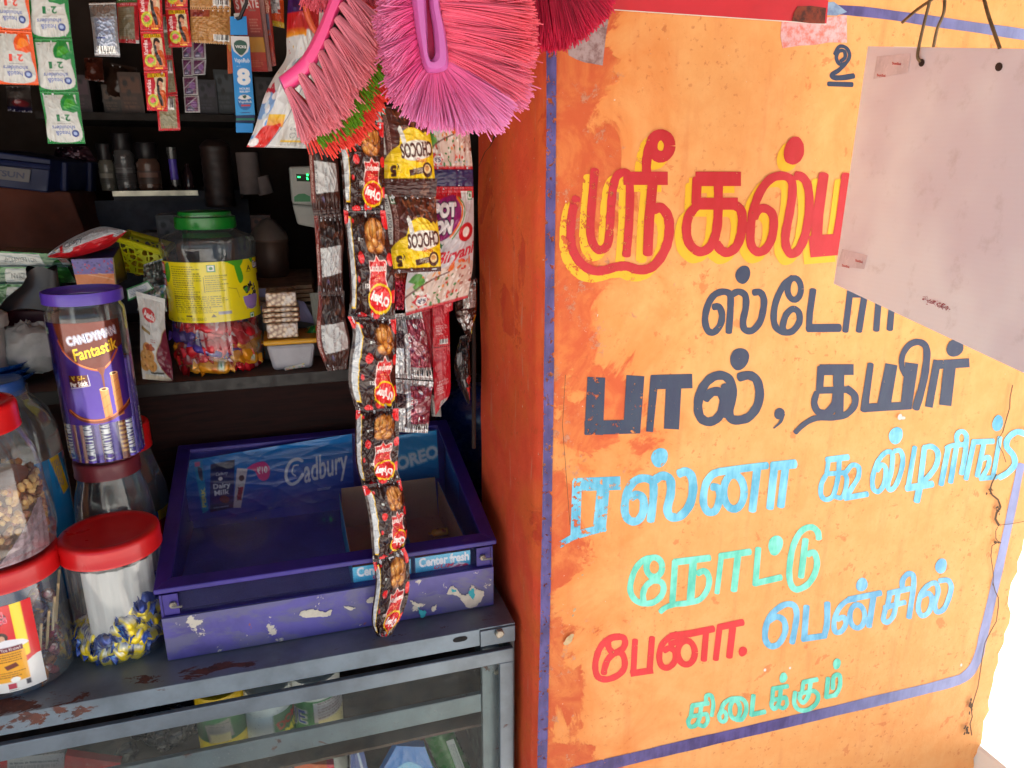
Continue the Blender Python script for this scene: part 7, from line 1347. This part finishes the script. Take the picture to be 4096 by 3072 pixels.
# long black strip of fried snacks
def cv_puri(seed):
    v = Cv(96, 130, (50, 24, 20)); v.rg = random.Random(seed)
    v.poly([(.06, .06), (.165, .06), (.185, .3), (.175, .62), (.15, .9), (.06, .9)], (236, 190, 30)).poly([(.055, .08), (.15, .08), (.17, .3), (.16, .6), (.135, .88), (.055, .88)], (206, 208, 208)).micro(.07, .12, .14, .45, 3, (80, 90, 110), .8, vert=True)
    for q in range(4): v.line([(.07, .58+.07*q), (.14, .58+.07*q)], .004, (90, 100, 120))
    for q in (.09, .115): v.line([(q, .58), (q, .79)], .004, (90, 100, 120))
    for u, w, r, h in ((.03, .06, .09, .07), (.20, .10, .03, .02), (.34, .42, .07, .055), (.96, .05, .09, .12), (.95, .44, .06, .06), (.24, .62, .03, .03), (.30, .97, .10, .035), (.97, .78, .08, .06), (.58, .94, .10, .06)): v.ell(u, w, r, h, (222, 34, 38))
    cu, cw = .68, .24
    v.blob([(cu-.20, cw-.10), (cu-.07, cw-.17), (cu+.13, cw-.15), (cu+.22, cw-.05), (cu+.18, cw+.10), (cu, cw+.14), (cu-.18, cw+.10)], (130, 70, 26))
    for a, b2, r, h, ro in ((-.10, -.05, .13, .075, 1.25), (.10, -.06, .13, .075, 1.8), (.0, -.07, .14, .08, 1.5), (-.09, .08, .095, .055, .2), (.09, .09, .09, .052, -.1), (.01, .045, .07, .045, .4)):
        v.ell(cu+a, cw+b2, r, h, (120, 62, 22), 1, ro).ell(cu+a-.006, cw+b2-.006, r*.90, h*.88, (190, 116, 44), 1, ro).ell(cu+a-.014, cw+b2-.012, r*.66, h*.6, (214, 146, 66), 1, ro).ell(cu+a-.026, cw+b2-.016, r*.28, h*.26, (232, 180, 104), .9, ro)
    v.line([(cu-.02, cw-.16), (cu-.04, cw)], .012, (110, 56, 20)).line([(cu+.06, cw-.15), (cu+.05, cw)], .012, (110, 56, 20))
    v.blob([(.50, .44), (.62, .44), (.68, .39), (.74, .44), (.86, .44), (.86, .52), (.83, .60), (.86, .70), (.80, .74), (.50, .74), (.46, .66), (.50, .56)], (240, 206, 196), 5).blob([(.515, .45), (.63, .45), (.68, .405), (.73, .45), (.845, .45), (.845, .52), (.815, .60), (.845, .70), (.80, .735), (.515, .735), (.48, .66), (.515, .56)], (206, 34, 34), 5)
    v.text('panipuri', .51, .475, .84, .555, (246, 236, 226), .03, 180)
    for q in range(4): v.bits(.56+.02*q, .58+.022*q, .78-.02*q, .585+.022*q, 8-q, [(240, 160, 90)], .008, .006)
    v.ell(.69, .80, .25, .15, (240, 200, 30)).ell(.69, .795, .225, .125, (214, 30, 34)).text("O'play", .49, .73, .89, .86, (250, 246, 240), .045, 190).text('RS.1', .38, .655, .48, .695, (246, 236, 230), .02, 180).veg(.32, .24, .36, (200, 206, 200)).micro(.37, .245, .45, .265, 1, (190, 190, 190)); return v
M_PURI = printed('black_snack_film', .2, .0, .4, .14, 60, .4)
t = strip('snack_strip', 'long black and red strip of fried snack packets hanging before the purple case', 'snack strip', P(1500, 480, .89))
for k, (z, L, Rr) in enumerate(((0, [(1330, 480), (1362, 640), (1372, 760), (1376, 842)], [(1534, 490), (1537, 670), (1538, 760), (1540, 846)]), (0, [(1374, 838), (1384, 950), (1398, 1100), (1400, 1200), (1392, 1272)], [(1541, 842), (1566, 1020), (1578, 1130), (1578, 1220), (1582, 1278)]), (0, [(1390, 1266), (1412, 1330), (1398, 1440), (1396, 1540), (1424, 1640)], [(1584, 1272), (1586, 1390), (1582, 1500), (1590, 1610), (1594, 1640)]),
        (0, [(1424, 1634), (1420, 1740), (1424, 1850), (1450, 1950)], [(1594, 1634), (1596, 1770), (1590, 1870), (1602, 1920)]), (0, [(1450, 1944), (1466, 2012), (1482, 2110), (1492, 2250)], [(1602, 1914), (1620, 2020), (1628, 2130), (1618, 2196)]), (0, [(1491, 2244), (1502, 2330), (1486, 2480), (1514, 2556)], [(1618, 2190), (1636, 2250), (1630, 2400), (1566, 2540)]))):
    dy = (0, .006, -.008, .009, -.010, .008)[k]; hang('packet', z, L, Rr, (.888+dy, .888-dy), cv_puri(k), M_PURI, t, bulge=(.015, .015, .013, .012, .010, .008)[k], wr=.0052, seed=120+k, sharp=2.0, seal=.05, tooth=.0012)
# yellow and brown cereal strip, fronts showing
def cv_cereal():
    v = Cv(120, 120, (78, 34, 26)).rect(0, 0, .10, .62, (214, 214, 210)).text('MFD. / BATCH NO.', .02, .06, .08, .58, (50, 50, 60), .015, 270).rect(.10, 0, .30, .66, (92, 40, 32)).micro(.14, .1, .22, .8, 3, (196, 160, 150), .7, vert=True).veg(.12, .02, .22, (20, 110, 60))
    v.blob([(.32, -.02), (1.02, -.02), (1.02, .36), (.80, .30), (.55, .24), (.40, .14)], (96, 48, 32)).bits(.36, -.02, 1.0, .30, 90, [(120, 62, 40), (70, 34, 26), (146, 84, 54), (54, 26, 22)], .045, .03)
    v.blob([(.02, .92), (.05, .72), (.18, .58), (.34, .50), (.40, .36), (.58, .28), (.76, .30), (.9, .38), (1.02, .34), (1.02, .93), (.02, .93)], (240, 204, 24)).blob([(.36, .30), (.42, .26), (.48, .46), (.42, .52)], (224, 222, 214)).blob([(.56, .26), (.62, .34), (.70, .30), (.78, .38), (.90, .33), (.96, .42), (.9, .48), (.6, .44)], (246, 214, 60))
    v.blob([(.36, .52), (.6, .44), (.94, .46), (.98, .56), (.92, .64), (.6, .70), (.40, .66)], (238, 234, 222)).otext('CHOCOS', .36, .47, .98, .65, (84, 38, 28), [(.007, (84, 38, 28))], .0, rot=176).text("Kellogg's", .62, .66, .84, .74, (200, 30, 50), .01, 180, .2)
    v.otext('5', .17, .77, .26, .90, (70, 34, 26), [(.012, (70, 34, 26))], .02, rot=172).text('₹', .27, .74, .32, .82, (70, 34, 26), .03, 172).poly([(.50, .82), (.76, .78), (.78, .86), (.52, .90)], (74, 34, 28)).text('DOODH KA', .58, .795, .75, .825, (240, 220, 190), .0, 184).text('SOLID DOST', .58, .83, .75, .86, (240, 220, 190), .0, 184).ell(.85, .82, .10, .10, (74, 34, 28)).ell(.85, .81, .065, .06, (232, 206, 150)).ell(.85, .80, .045, .035, (206, 150, 90)).rect(0, .93, 1, 1, (76, 34, 28)); return v
t = strip('cereal_strip', 'strip of brown and yellow chocolate cereal packets with upside down lettering', 'snack strip', P(1600, 470, .925))
for k, (L, Rr) in enumerate((([(820, 50), (850, 250), (875, 450), (884, 690)], [(1215, 60), (1290, 300), (1318, 560), (1330, 690)]), ([(884, 780), (930, 1010), (928, 1300), (948, 1440)], [(1332, 800), (1342, 950), (1368, 1200), (1378, 1420)]))):
    hang('packet', 5, L, Rr, .922, cv_cereal(), M_FILM, t, bulge=.013, wr=.0034, seed=130+k, seal=.04, tooth=.0014)
hang('joining_seal', 5, [(880, 692), (882, 780)], [(1345, 650), (1336, 800)], .922, Cv(90, 22, (72, 32, 26)).line([(0, .6), (1, .55)], .006, (40, 20, 18)).bits(.72, .1, .9, .9, 10, [(120, 80, 64)], .04, .1), M_FILM, t, bulge=.0015, wr=.0012, seed=133)
# rice snack strip
def cv_rice():
    v = Cv(110, 150, (210, 206, 208)).rect(0, 0, 1, .10, (190, 22, 36)).rect(.72, .04, .86, .13, (222, 222, 220)).veg(.86, .04, .96, (20, 130, 60))
    v.blob([(.10, .12), (.55, .07), (.66, .13), (.68, .26), (.50, .40), (.10, .42)], (150, 30, 110)).line([(.62, .09), (.72, .18), (.66, .30), (.52, .40)], .035, (232, 120, 40), smooth=5).line([(.66, .09), (.77, .18), (.70, .32), (.56, .42)], .02, (110, 150, 50), smooth=5).otext('POT', .12, .13, .58, .235, (244, 240, 240), [(.026, (50, 24, 60)), (.010, (244, 240, 240))], .03).otext('ON', .18, .265, .52, .37, (244, 240, 240), [(.026, (50, 24, 60)), (.010, (244, 240, 240))], .03)
    v.ell(.82, .38, .15, .08, (206, 30, 44)).ell(.82, .38, .07, .045, (240, 230, 220)).poly([(.36, .44), (.40, .46), (.44, .455), (.41, .475), (.42, .50), (.38, .485), (.34, .50), (.35, .475), (.32, .455), (.355, .46)], (30, 110, 60)).text('adi', .14, .52, .30, .58, (40, 30, 60), .02).text('Biryani', .36, .50, 1.02, .64, (206, 30, 54), .03, -8, .35)
    v.blob([(.02, .80), (.2, .72), (.5, .66), (.8, .64), (1.02, .68), (1.02, .98), (.6, .98), (.3, .96), (.05, .97)], (214, 190, 176)).bits(.10, .68, 1, .98, 90, [(232, 222, 214), (206, 60, 40), (60, 120, 50), (226, 140, 60), (240, 232, 226), (150, 70, 50)], .03, .014).blob([(.03, .74), (.12, .68), (.22, .70), (.16, .76)], (80, 140, 50)).blob([(.1, .78), (.22, .72), (.26, .76), (.16, .82)], (100, 160, 60)).bits(.6, .62, .95, .68, 10, [(206, 40, 40), (226, 110, 40)], .05, .02).line([(.0, .86), (.3, .76), (.6, .70)], .02, (110, 60, 50), smooth=4)
    v.poly([(.10, .905), (.16, .88), (.18, .85), (.24, .875), (.32, .86), (.32, .895), (.38, .91), (.33, .93), (.34, .965), (.27, .95), (.2, .97), (.18, .94)], (206, 40, 50)).ell(.25, .913, .085, .038, (240, 236, 232)).text('₹5', .19, .89, .32, .935, (40, 36, 90), .03).rect(0, .97, 1, 1, (190, 30, 40)); return v
t = strip('rice_snack_strip', 'strip of white and red rice snack packets beside the orange reveal', 'snack strip', P(1780, 480, .975))
hang('packet', 5, [(1130, -420), (1200, 100), (1258, 575)], [(1550, -420), (1600, 120), (1640, 575)], .97, cv_rice(), M_FILM, t, bulge=.015, wr=.003, seed=140)
hang('joining_seal', 5, [(1258, 578), (1262, 715)], [(1640, 578), (1645, 715)], .97, Cv(50, 18, (50, 30, 84)).line([(0, .6), (1, .5)], .01, (30, 16, 50)), M_FILM, t, bulge=.001, wr=.001, seed=141)
hang('packet', 5, [(1262, 718), (1262, 980), (1110, 1400), (1078, 1640), (1086, 1790)], [(1645, 718), (1648, 1000), (1640, 1360), (1622, 1500), (1598, 1640)], .97, cv_rice(), M_FILM, t, bulge=.015, wr=.003, seed=142)
# foil backed strip, red sticks, dark packs at the reveal
def cv_silver(): return Cv(80, 120, (150, 142, 142)).rect(0, 0, 1, .10, (170, 164, 162)).rect(.40, .1, 1, .8, (150, 60, 80)).bits(.42, .12, 1, .78, 50, [(196, 160, 166), (130, 30, 50), (206, 206, 206), (110, 50, 80), (190, 120, 130)], .08, .03).blob([(.5, .3), (.62, .42), (.8, .36), (.74, .5), (.95, .56), (.7, .62), (.55, .56)], (190, 150, 156)).rect(.0, .25, .28, .9, (60, 30, 36)).rect(.0, .52, .24, .92, (222, 222, 222)).text('3  12', .02, .60, .08, .8, (110, 110, 120), .0, 90).rect(.28, .1, .40, 1, (170, 168, 170)).rect(.32, .1, .345, 1, (226, 226, 226)).barcode(.5, .84, .98, .96, 18)
t = strip('foil_strip', 'silvery foil backed strip of small packets with barcodes, right of the black strip', 'snack strip', P(1660, 1270, 1.0))
for k, (L, Rr) in enumerate((([(880, 370), (900, 660), (905, 975)], [(1150, 345), (1205, 600), (1262, 1000)]), ([(890, 985), (915, 1240), (932, 1488)], [(1266, 1012), (1240, 1200), (1212, 1500)]))):
    hang('packet', 9, L, Rr, 1.0, cv_silver(), M_FOIL, t, bulge=.009, wr=.0045, seed=150+k, tooth=.0015)
hang('foil_packet', 9, [(895, -40), (905, 200), (905, 330)], [(1010, -40), (1000, 160), (985, 330)], 1.01, Cv(20, 60, (190, 26, 60)).vgrad(0, 0, 1, .3, (170, 110, 60), (190, 26, 60)).bits(0, .3, 1, 1, 10, [(230, 90, 110), (140, 16, 50)], .2, .05), M_FOIL, bulge=.006, wr=.004, label='crimson foil packet edge between the black strip and the rice snack', cat='packet')
def cv_stick(): return Cv(36, 90, (196, 18, 40)).micro(.18, .06, .8, .42, 16, (226, 120, 130), .55).text('NET WT. 13g', .2, .50, .82, .535, (240, 200, 200), .0).text('MRP ₹2.00', .2, .55, .86, .585, (240, 200, 200), .0).micro(.2, .60, .6, .72, 4, (240, 200, 200), .7).barcode(.4, .82, .88, .94, 16)
t = strip('stick_strip', 'two joined narrow red sweet packets with white print hung below the rice snack', 'sachet strip', P(1760, 1220, 1.03))
hang('packet', 9, [(1255, 270), (1258, 690)], [(1410, 250), (1420, 668)], 1.03, cv_stick(), M_FILM, t, bulge=.003, seed=160, tooth=.001)
hang('packet', 9, [(1258, 694), (1270, 1100), (1284, 1335)], [(1420, 672), (1424, 1100), (1352, 1220)], 1.03, cv_stick(), M_FILM, t, bulge=.003, seed=161, tooth=.001)
hang('red_sleeve', 9, [(1150, 330), (1200, 560), (1252, 880)], [(1248, 320), (1258, 560), (1262, 870)], 1.045, Cv(24, 80, (190, 18, 40)).micro(.4, .1, .8, .9, 6, (226, 120, 130), .5, vert=True), M_FILM, bulge=.003, label='narrow red sleeve with small print, left of the joined red packets', cat='sleeve')
hang('red_tag', 9, [(1362, 270), (1368, 365)], [(1450, 250), (1448, 335)], 1.02, Cv(20, 14, (206, 24, 44)).text('₹2.00', .2, .1, .8, .4, (240, 200, 200), .02), M_FILM, bulge=.001, tooth=.001, label='small torn red flap at the top of the joined red packets', cat='flap')
hang('white_sleeve', 9, [(1225, 1120), (1252, 1340)], [(1330, 1180), (1340, 1345)], 1.06, Cv(20, 30, (150, 150, 146)).rect(0, 0, .2, 1, (60, 60, 60)).blob([(.3, .1), (.6, .2), (.5, .5)], (190, 40, 40)), M_FILM, bulge=.002, label='grey white sleeve end peeping below the joined red packets', cat='sleeve')
cv = Cv(40, 90, (72, 36, 28)).rect(.3, .05, .9, .42, (206, 206, 202)).text('MFD / BATCH NO.', .76, .06, .88, .42, (60, 60, 70), .01, 270).bits(.1, .45, .9, .8, 24, [(196, 190, 186), (90, 50, 36), (150, 130, 120), (226, 224, 220)], .12, .05).rect(.85, .55, 1, .85, (220, 190, 30))
hang('cereal_strip', 9, [(1490, 90), (1470, 300), (1495, 430), (1580, 590)], [(1680, 30), (1672, 350), (1640, 480), (1614, 640)], 1.05, cv, M_FOIL, bulge=.012, wr=.004, seed=170, label='brown cereal packet with a white batch panel hung against the orange reveal', cat='packet')
cv = Cv(40, 90, (38, 22, 20)).poly([(.05, .25), (.3, .2), (.5, .7), (.42, .72)], (150, 150, 150)).bits(.1, 0, 1, 1, 10, [(60, 34, 30), (24, 14, 14)], .2, .1).ell(.8, .62, .2, .06, (190, 30, 34)).poly([(.5, .72), (1, .72), (.9, .95)], (190, 36, 34))
hang('snack_strip', 9, [(1520, 580), (1462, 850), (1500, 1040), (1590, 1215)], [(1600, 560), (1612, 800), (1616, 1000), (1604, 1225)], 1.06, cv, M_PURI, bulge=.012, wr=.004, seed=171, label='dark snack packet with a red corner in the shade by the orange reveal', cat='packet')
MB().tube([P(*zq(9, [p])[0], 1.085) for p in ((1640, -520), (1640, 200), (1650, 700), (1648, 1640))], .0035, 8).build('thin_cord', plain('dark_cord', (52, 34, 28), .8), None, label='thin dark cord hanging down the back edge of the orange reveal', cat='cord')
# rail the strips hang from
MB().tube([(-.8, 1.13, .34), (-.2, 1.13, .335), (.27, 1.12, .34)], .006, 8).build('hanging_rail', plain('grey_rail', (96, 92, 88), .4, .5), None, label='grey rail under the lintel that the sachets hang from', cat='rail')

# ============================================================ pink scrubbing brushes
M_BR = {}
def bristle_mat(name, c, c2):
    t = NT(name); oi = t.new('ShaderNodeAttribute', attribute_name='print_colour'); t.link(oi.outputs['Color'], t.p.inputs['Base Color']); t.p.inputs['Roughness'].default_value = .3
    tl = t.new('ShaderNodeBsdfTranslucent'); t.link(oi.outputs['Color'], tl.inputs[0]); mx = t.new('ShaderNodeMixShader'); mx.inputs[0].default_value = .15; t.link(t.p.outputs[0], mx.inputs[1]); t.link(tl.outputs[0], mx.inputs[2])
    tr = t.new('ShaderNodeBsdfTransparent'); t.link(t.mix(.65, oi.outputs['Color'], (1, .92, .95, 1)), tr.inputs[0]); m2 = t.new('ShaderNodeMixShader'); m2.inputs[0].default_value = .06; t.link(mx.outputs[0], m2.inputs[1]); t.link(tr.outputs[0], m2.inputs[2]); t.link(m2.outputs[0], t.out.inputs[0]); return t.m
M_BRI = bristle_mat('nylon_bristle', None, None)
def tuft(parent, root, tip, r0, r1, n, col, tipcol, seed, bend=0.0, wd=.00070, ragged=.18):
    """one bundle of bristles: n thin three sided fibres from a small root spreading to the tip"""
    n = int(n*.9); rg = np.random.default_rng(seed); root, tip = np.array(root), np.array(tip); ax = tip-root; Ln = np.linalg.norm(ax); ax = ax/Ln
    u = np.cross(ax, [0, 1., 0]); u /= np.linalg.norm(u); w = np.cross(ax, u); m = 5; V = []; F = []; C = []
    c0, c1 = srgb(col), srgb(tipcol)
    for i in range(n):
        a, q = rg.uniform(0, 2*math.pi), math.sqrt(rg.random()); b_ = rg.normal(0, .25, 2); d0 = u*math.cos(a)*q+w*math.sin(a)*q; stray = 1+(rg.random() < .04)*rg.uniform(.3, 1)
        L = Ln*(1-ragged*rg.random()**2+.03*rg.normal()); cc = rg.uniform(.96, 1.2)
        k0 = len(V); ph = rg.uniform(-1, 1)*.045*Ln
        for j in range(m):
            s = j/(m-1); p = root+ax*L*s+d0*(r0+(r1*stray-r0)*s**1.2)+u*ph*s*s*b_[0]*6+np.array([0, 0, -1])*bend*s*s
            for e in range(3):
                an = 2.094*e+a; V.append(p+wd*(u*math.cos(an)+w*math.sin(an)))
                C.append(np.clip((c0+(c1-c0)*max(0, (s-.35)/.65)**1.5)*cc, 0, 1))
        for j in range(m-1):
            for e in range(3): F.append((k0+j*3+e, k0+j*3+(e+1) % 3, k0+(j+1)*3+(e+1) % 3, k0+(j+1)*3+e))
    return mk('bristle_tuft', V, np.array(F), M_BRI, None, parent, True, np.array(C))
def handle_mat(name, c, tr):
    t = NT(name); t.p.inputs['Base Color'].default_value = lin(c); t.p.inputs['Roughness'].default_value = .28; t.p.inputs['Coat Weight'].default_value = .3
    v = t.obj(); t.link(t.mix(t.ramp(t.noise(10, 4, .5, v), .35, .7), lin(c), lin(tuple(min(255, x*1.08) for x in c))), t.p.inputs['Base Color'])
    x = t.new('ShaderNodeBsdfTransparent'); x.inputs[0].default_value = lin(c); mx = t.new('ShaderNodeMixShader'); mx.inputs[0].default_value = tr; t.link(t.p.outputs[0], mx.inputs[1]); t.link(x.outputs[0], mx.inputs[2]); t.link(mx.outputs[0], t.out.inputs[0]); return t.m
PINK, SALM, REDT, HOT, GREEN = (255, 128, 180), (255, 146, 164), (255, 74, 60), (255, 120, 180), (104, 166, 36)
def Z6(p, Y): return P(*zq(6, [p])[0], Y)
# curved brush on the left
YA = .70
t = thing('curved_brush', 'curved pink scrubbing brush with red and green tipped bristles hanging on the left', 'brush', Z6((300, 0), YA))
out_ = [(420, -140), (356, -40), (318, 60), (258, 200), (160, 370), (22, 488)]; inn_ = [(540, -120), (458, -20), (392, 105), (322, 292), (222, 472), (74, 600)]
oa, ia = smoothline(out_, 6), smoothline(inn_, 6); V = []; F = []; n = len(oa); m = 10
for i in range(n):
    A, B = Z6(oa[i], YA), Z6(ia[i], YA); c, h = (A+B)/2, (B-A)/2; dp = np.array([0, .013, 0])
    for k in range(m):
        a = 2*math.pi*k/m; ca, sa = math.cos(a), math.sin(a); V.append(c+h*math.copysign(abs(ca)**.6, ca)+dp*math.copysign(abs(sa)**.6, sa))
for i in range(n-1):
    for k in range(m): F.append((i*m+k, i*m+(k+1) % m, (i+1)*m+(k+1) % m, (i+1)*m+k))
F.append(tuple(range((n-1)*m, n*m))); mk('handle', V, F, handle_mat('hot_pink_plastic', (236, 70, 134), 0), None, t, 50)
roots = smoothline([(84, 560), (160, 470), (225, 405), (285, 330), (325, 262), (362, 190), (392, 115), (420, 30), (450, -50)], 1)
tips0 = smoothline([(250, 850), (370, 800), (430, 735), (470, 660), (520, 570), (580, 480), (630, 380), (650, 290), (660, 200)], 1)
for k in range(9):
    r_, p_ = roots[k], tips0[k]; d = (p_-r_)/np.linalg.norm(p_-r_)
    tuft(t, Z6(r_, YA-.010), Z6(p_, YA-.022), .003, .0115, 120, SALM, (255, 152, 164), 300+k, .002)
    p1 = p_+d*40+np.array([55, 25]); tuft(t, Z6(r_+d*6, YA+.000), Z6(p1, YA+.002), .003, .011, 100, (255, 92, 96), REDT, 320+k, .002)
    if k < 8:
        p2 = p_+d*30+np.array([85, 20]); tuft(t, Z6(r_+d*6+[10, 8], YA+.004), Z6(p2, YA-.006), .003, .008, 70, (140, 160, 50), GREEN, 340+k, .001)
    p3 = p_+d*60+np.array([130, 40]); tuft(t, Z6(r_+d*6+[14, 10], YA+.008), Z6(p3, YA+.012), .003, .011, 100, (255, 70, 66), REDT, 360+k, .002)
# middle brush with the slotted mauve handle
YM = .60
t = thing('slotted_brush', 'round pink brush with a slotted mauve handle hanging in the middle', 'brush', Z6((970, 0), YM))
def slab_loop(outer, inner, Y, th, name, m):
    o = smoothline(outer, 5); i_ = smoothline(inner, 5); n = min(len(o), len(i_)); o, i_ = o[:n], i_[:n]; V = []; F = []
    for a, b2 in zip(o, i_):
        A, B = Z6(a, Y), Z6(b2, Y); c, h = (A+B)/2, (B-A)/2
        for k in range(8):
            an = 2*math.pi*k/8+.39; V.append(c+h*np.clip(1.2*math.cos(an), -1, 1)+np.array([0, th, 0])*np.clip(1.2*math.sin(an), -1, 1))
    for j in range(n-1):
        for k in range(8): F.append((j*8+k, j*8+(k+1) % 8, (j+1)*8+(k+1) % 8, (j+1)*8+k))
    return mk(name, V, F, m, None, t, 40)
M_MAU = handle_mat('translucent_mauve_plastic', (206, 104, 176), .25)
slab_loop([(862, -90), (866, 0), (884, 150), (908, 280), (930, 390), (958, 452), (1000, 462), (1046, 456), (1086, 430), (1090, 340), (1072, 200), (1042, 60), (1028, -90)], [(945, -90), (950, 0), (958, 150), (962, 280), (966, 340), (976, 374), (984, 378), (994, 376), (1008, 350), (1010, 300), (1000, 180), (978, 40), (970, -90)], YM-.004, .006, 'handle', M_MAU)
MB().hexa([Z6((935, -90), YM+.004), Z6((1000, -90), YM+.004), Z6((1000, -90), YM+.008), Z6((935, -90), YM+.008)]+[Z6((965, 390), YM+.004), Z6((1020, 390), YM+.004), Z6((1020, 390), YM+.008), Z6((965, 390), YM+.008)]).build('core', plain('deep_pink_core', (206, 30, 96), .5), t, False)
HP, HT = (255, 92, 156), (255, 130, 185)
lst = []
for y, tx, ty in ((-60, 660, -10), (-10, 650, 60), (50, 650, 130), (110, 660, 200), (170, 680, 300), (230, 690, 370), (290, 710, 440), (345, 730, 530), (400, 740, 600)): lst.append(((885+y*.10, y), (tx, ty), HP, (255, 146, 194), .0088))
for x, y, tx, ty in ((950, 430, 800, 590), (975, 450, 860, 730), (1000, 455, 960, 780), (1025, 455, 1060, 790), (1045, 450, 1150, 785), (1060, 445, 1240, 800), (1072, 440, 1340, 785), (1080, 420, 1440, 790), (1084, 400, 1500, 700)): lst.append(((x, y), (tx, ty), (255, 116, 176), (255, 156, 210), .0094))
for x, y, tx, ty, c in ((1088, 370, 1600, 610, 0), (1085, 350, 1520, 640, 0), (1086, 330, 1590, 540, 1), (1080, 280, 1610, 380, 1), (1076, 230, 1630, 350, 1), (1066, 180, 1640, 290, 2), (1056, 130, 1630, 220, 2), (1050, 90, 1640, 160, 2), (1040, 40, 1620, 100, 2), (1034, -10, 1620, 40, 2), (1030, -60, 1610, -10, 2)):
    lst.append(((x, y), (tx, ty), (255, 100, 132), ((255, 142, 186), (255, 122, 148), (255, 102, 120))[c], .0098))
for k, (r_, p_, c0, c1, sp) in enumerate(lst):
    yo = .010*math.sin(k*2.1);
    tuft(t, Z6(r_, YM+.002), Z6(p_, YM+yo-.004), .0036, sp, 130, c0, c1, 400+k, .003, .00056)
    if k % 2 == 0: tuft(t, Z6(r_, YM+.008), Z6((p_[0]*.97+r_[0]*.03+20, p_[1]*.97+r_[1]*.03-14), YM+.016+yo), .004, sp*1.05, 90, (255, 74, 120), tuple(int(x*.95) for x in c1), 480+k, .003, .00056)
# brush above, only its bristle ends show, and the dark red one on the wall side
t = thing('pink_brush', 'salmon pink brush at the top edge, only its bristle ends in view', 'brush', Z6((430, -150), .72))
MB().tube([Z6((240, -230), .72), Z6((430, -250), .72), Z6((640, -240), .72)], .012, 12).build('handle', handle_mat('hot_pink_plastic_b', (236, 70, 134), 0), t)
for k in range(9): tuft(t, Z6((270+k*42, -220), .72), Z6((225+k*50, 34+8*math.sin(k*2)), .71), .004, .009, 110, (255, 96, 130), (255, 124, 140), 560+k, .001)
t = thing('crimson_brush', 'crimson scrubbing brush hanging against the wall at the top', 'brush', Z6((1780, -150), .755))
MB().tube([Z6((1640, -190), .755), Z6((1800, -230), .755), Z6((1960, -220), .755)], .014, 12).build('handle', handle_mat('crimson_plastic', (150, 24, 60), 0), t)
for k, (x, y, tx, ty) in enumerate(((1655, -150, 1650, 290), (1680, -150, 1700, 300), (1710, -150, 1745, 310), (1740, -150, 1790, 310), (1770, -150, 1850, 290), (1800, -150, 1930, 250), (1830, -150, 1980, 200), (1860, -150, 2040, 160), (1890, -150, 2090, 110), (1915, -150, 2110, 50), (1930, -150, 2110, 0))):
    tuft(t, Z6((x, y), .755), Z6((tx, ty), .752), .004, .011, 120, (176, 24, 56), (226, 40, 80), 600+k, .001); tuft(t, Z6((x, y), .765), Z6((tx-26, ty-24), .770), .004, .011, 90, (160, 24, 50), (206, 38, 70), 640+k, .001)
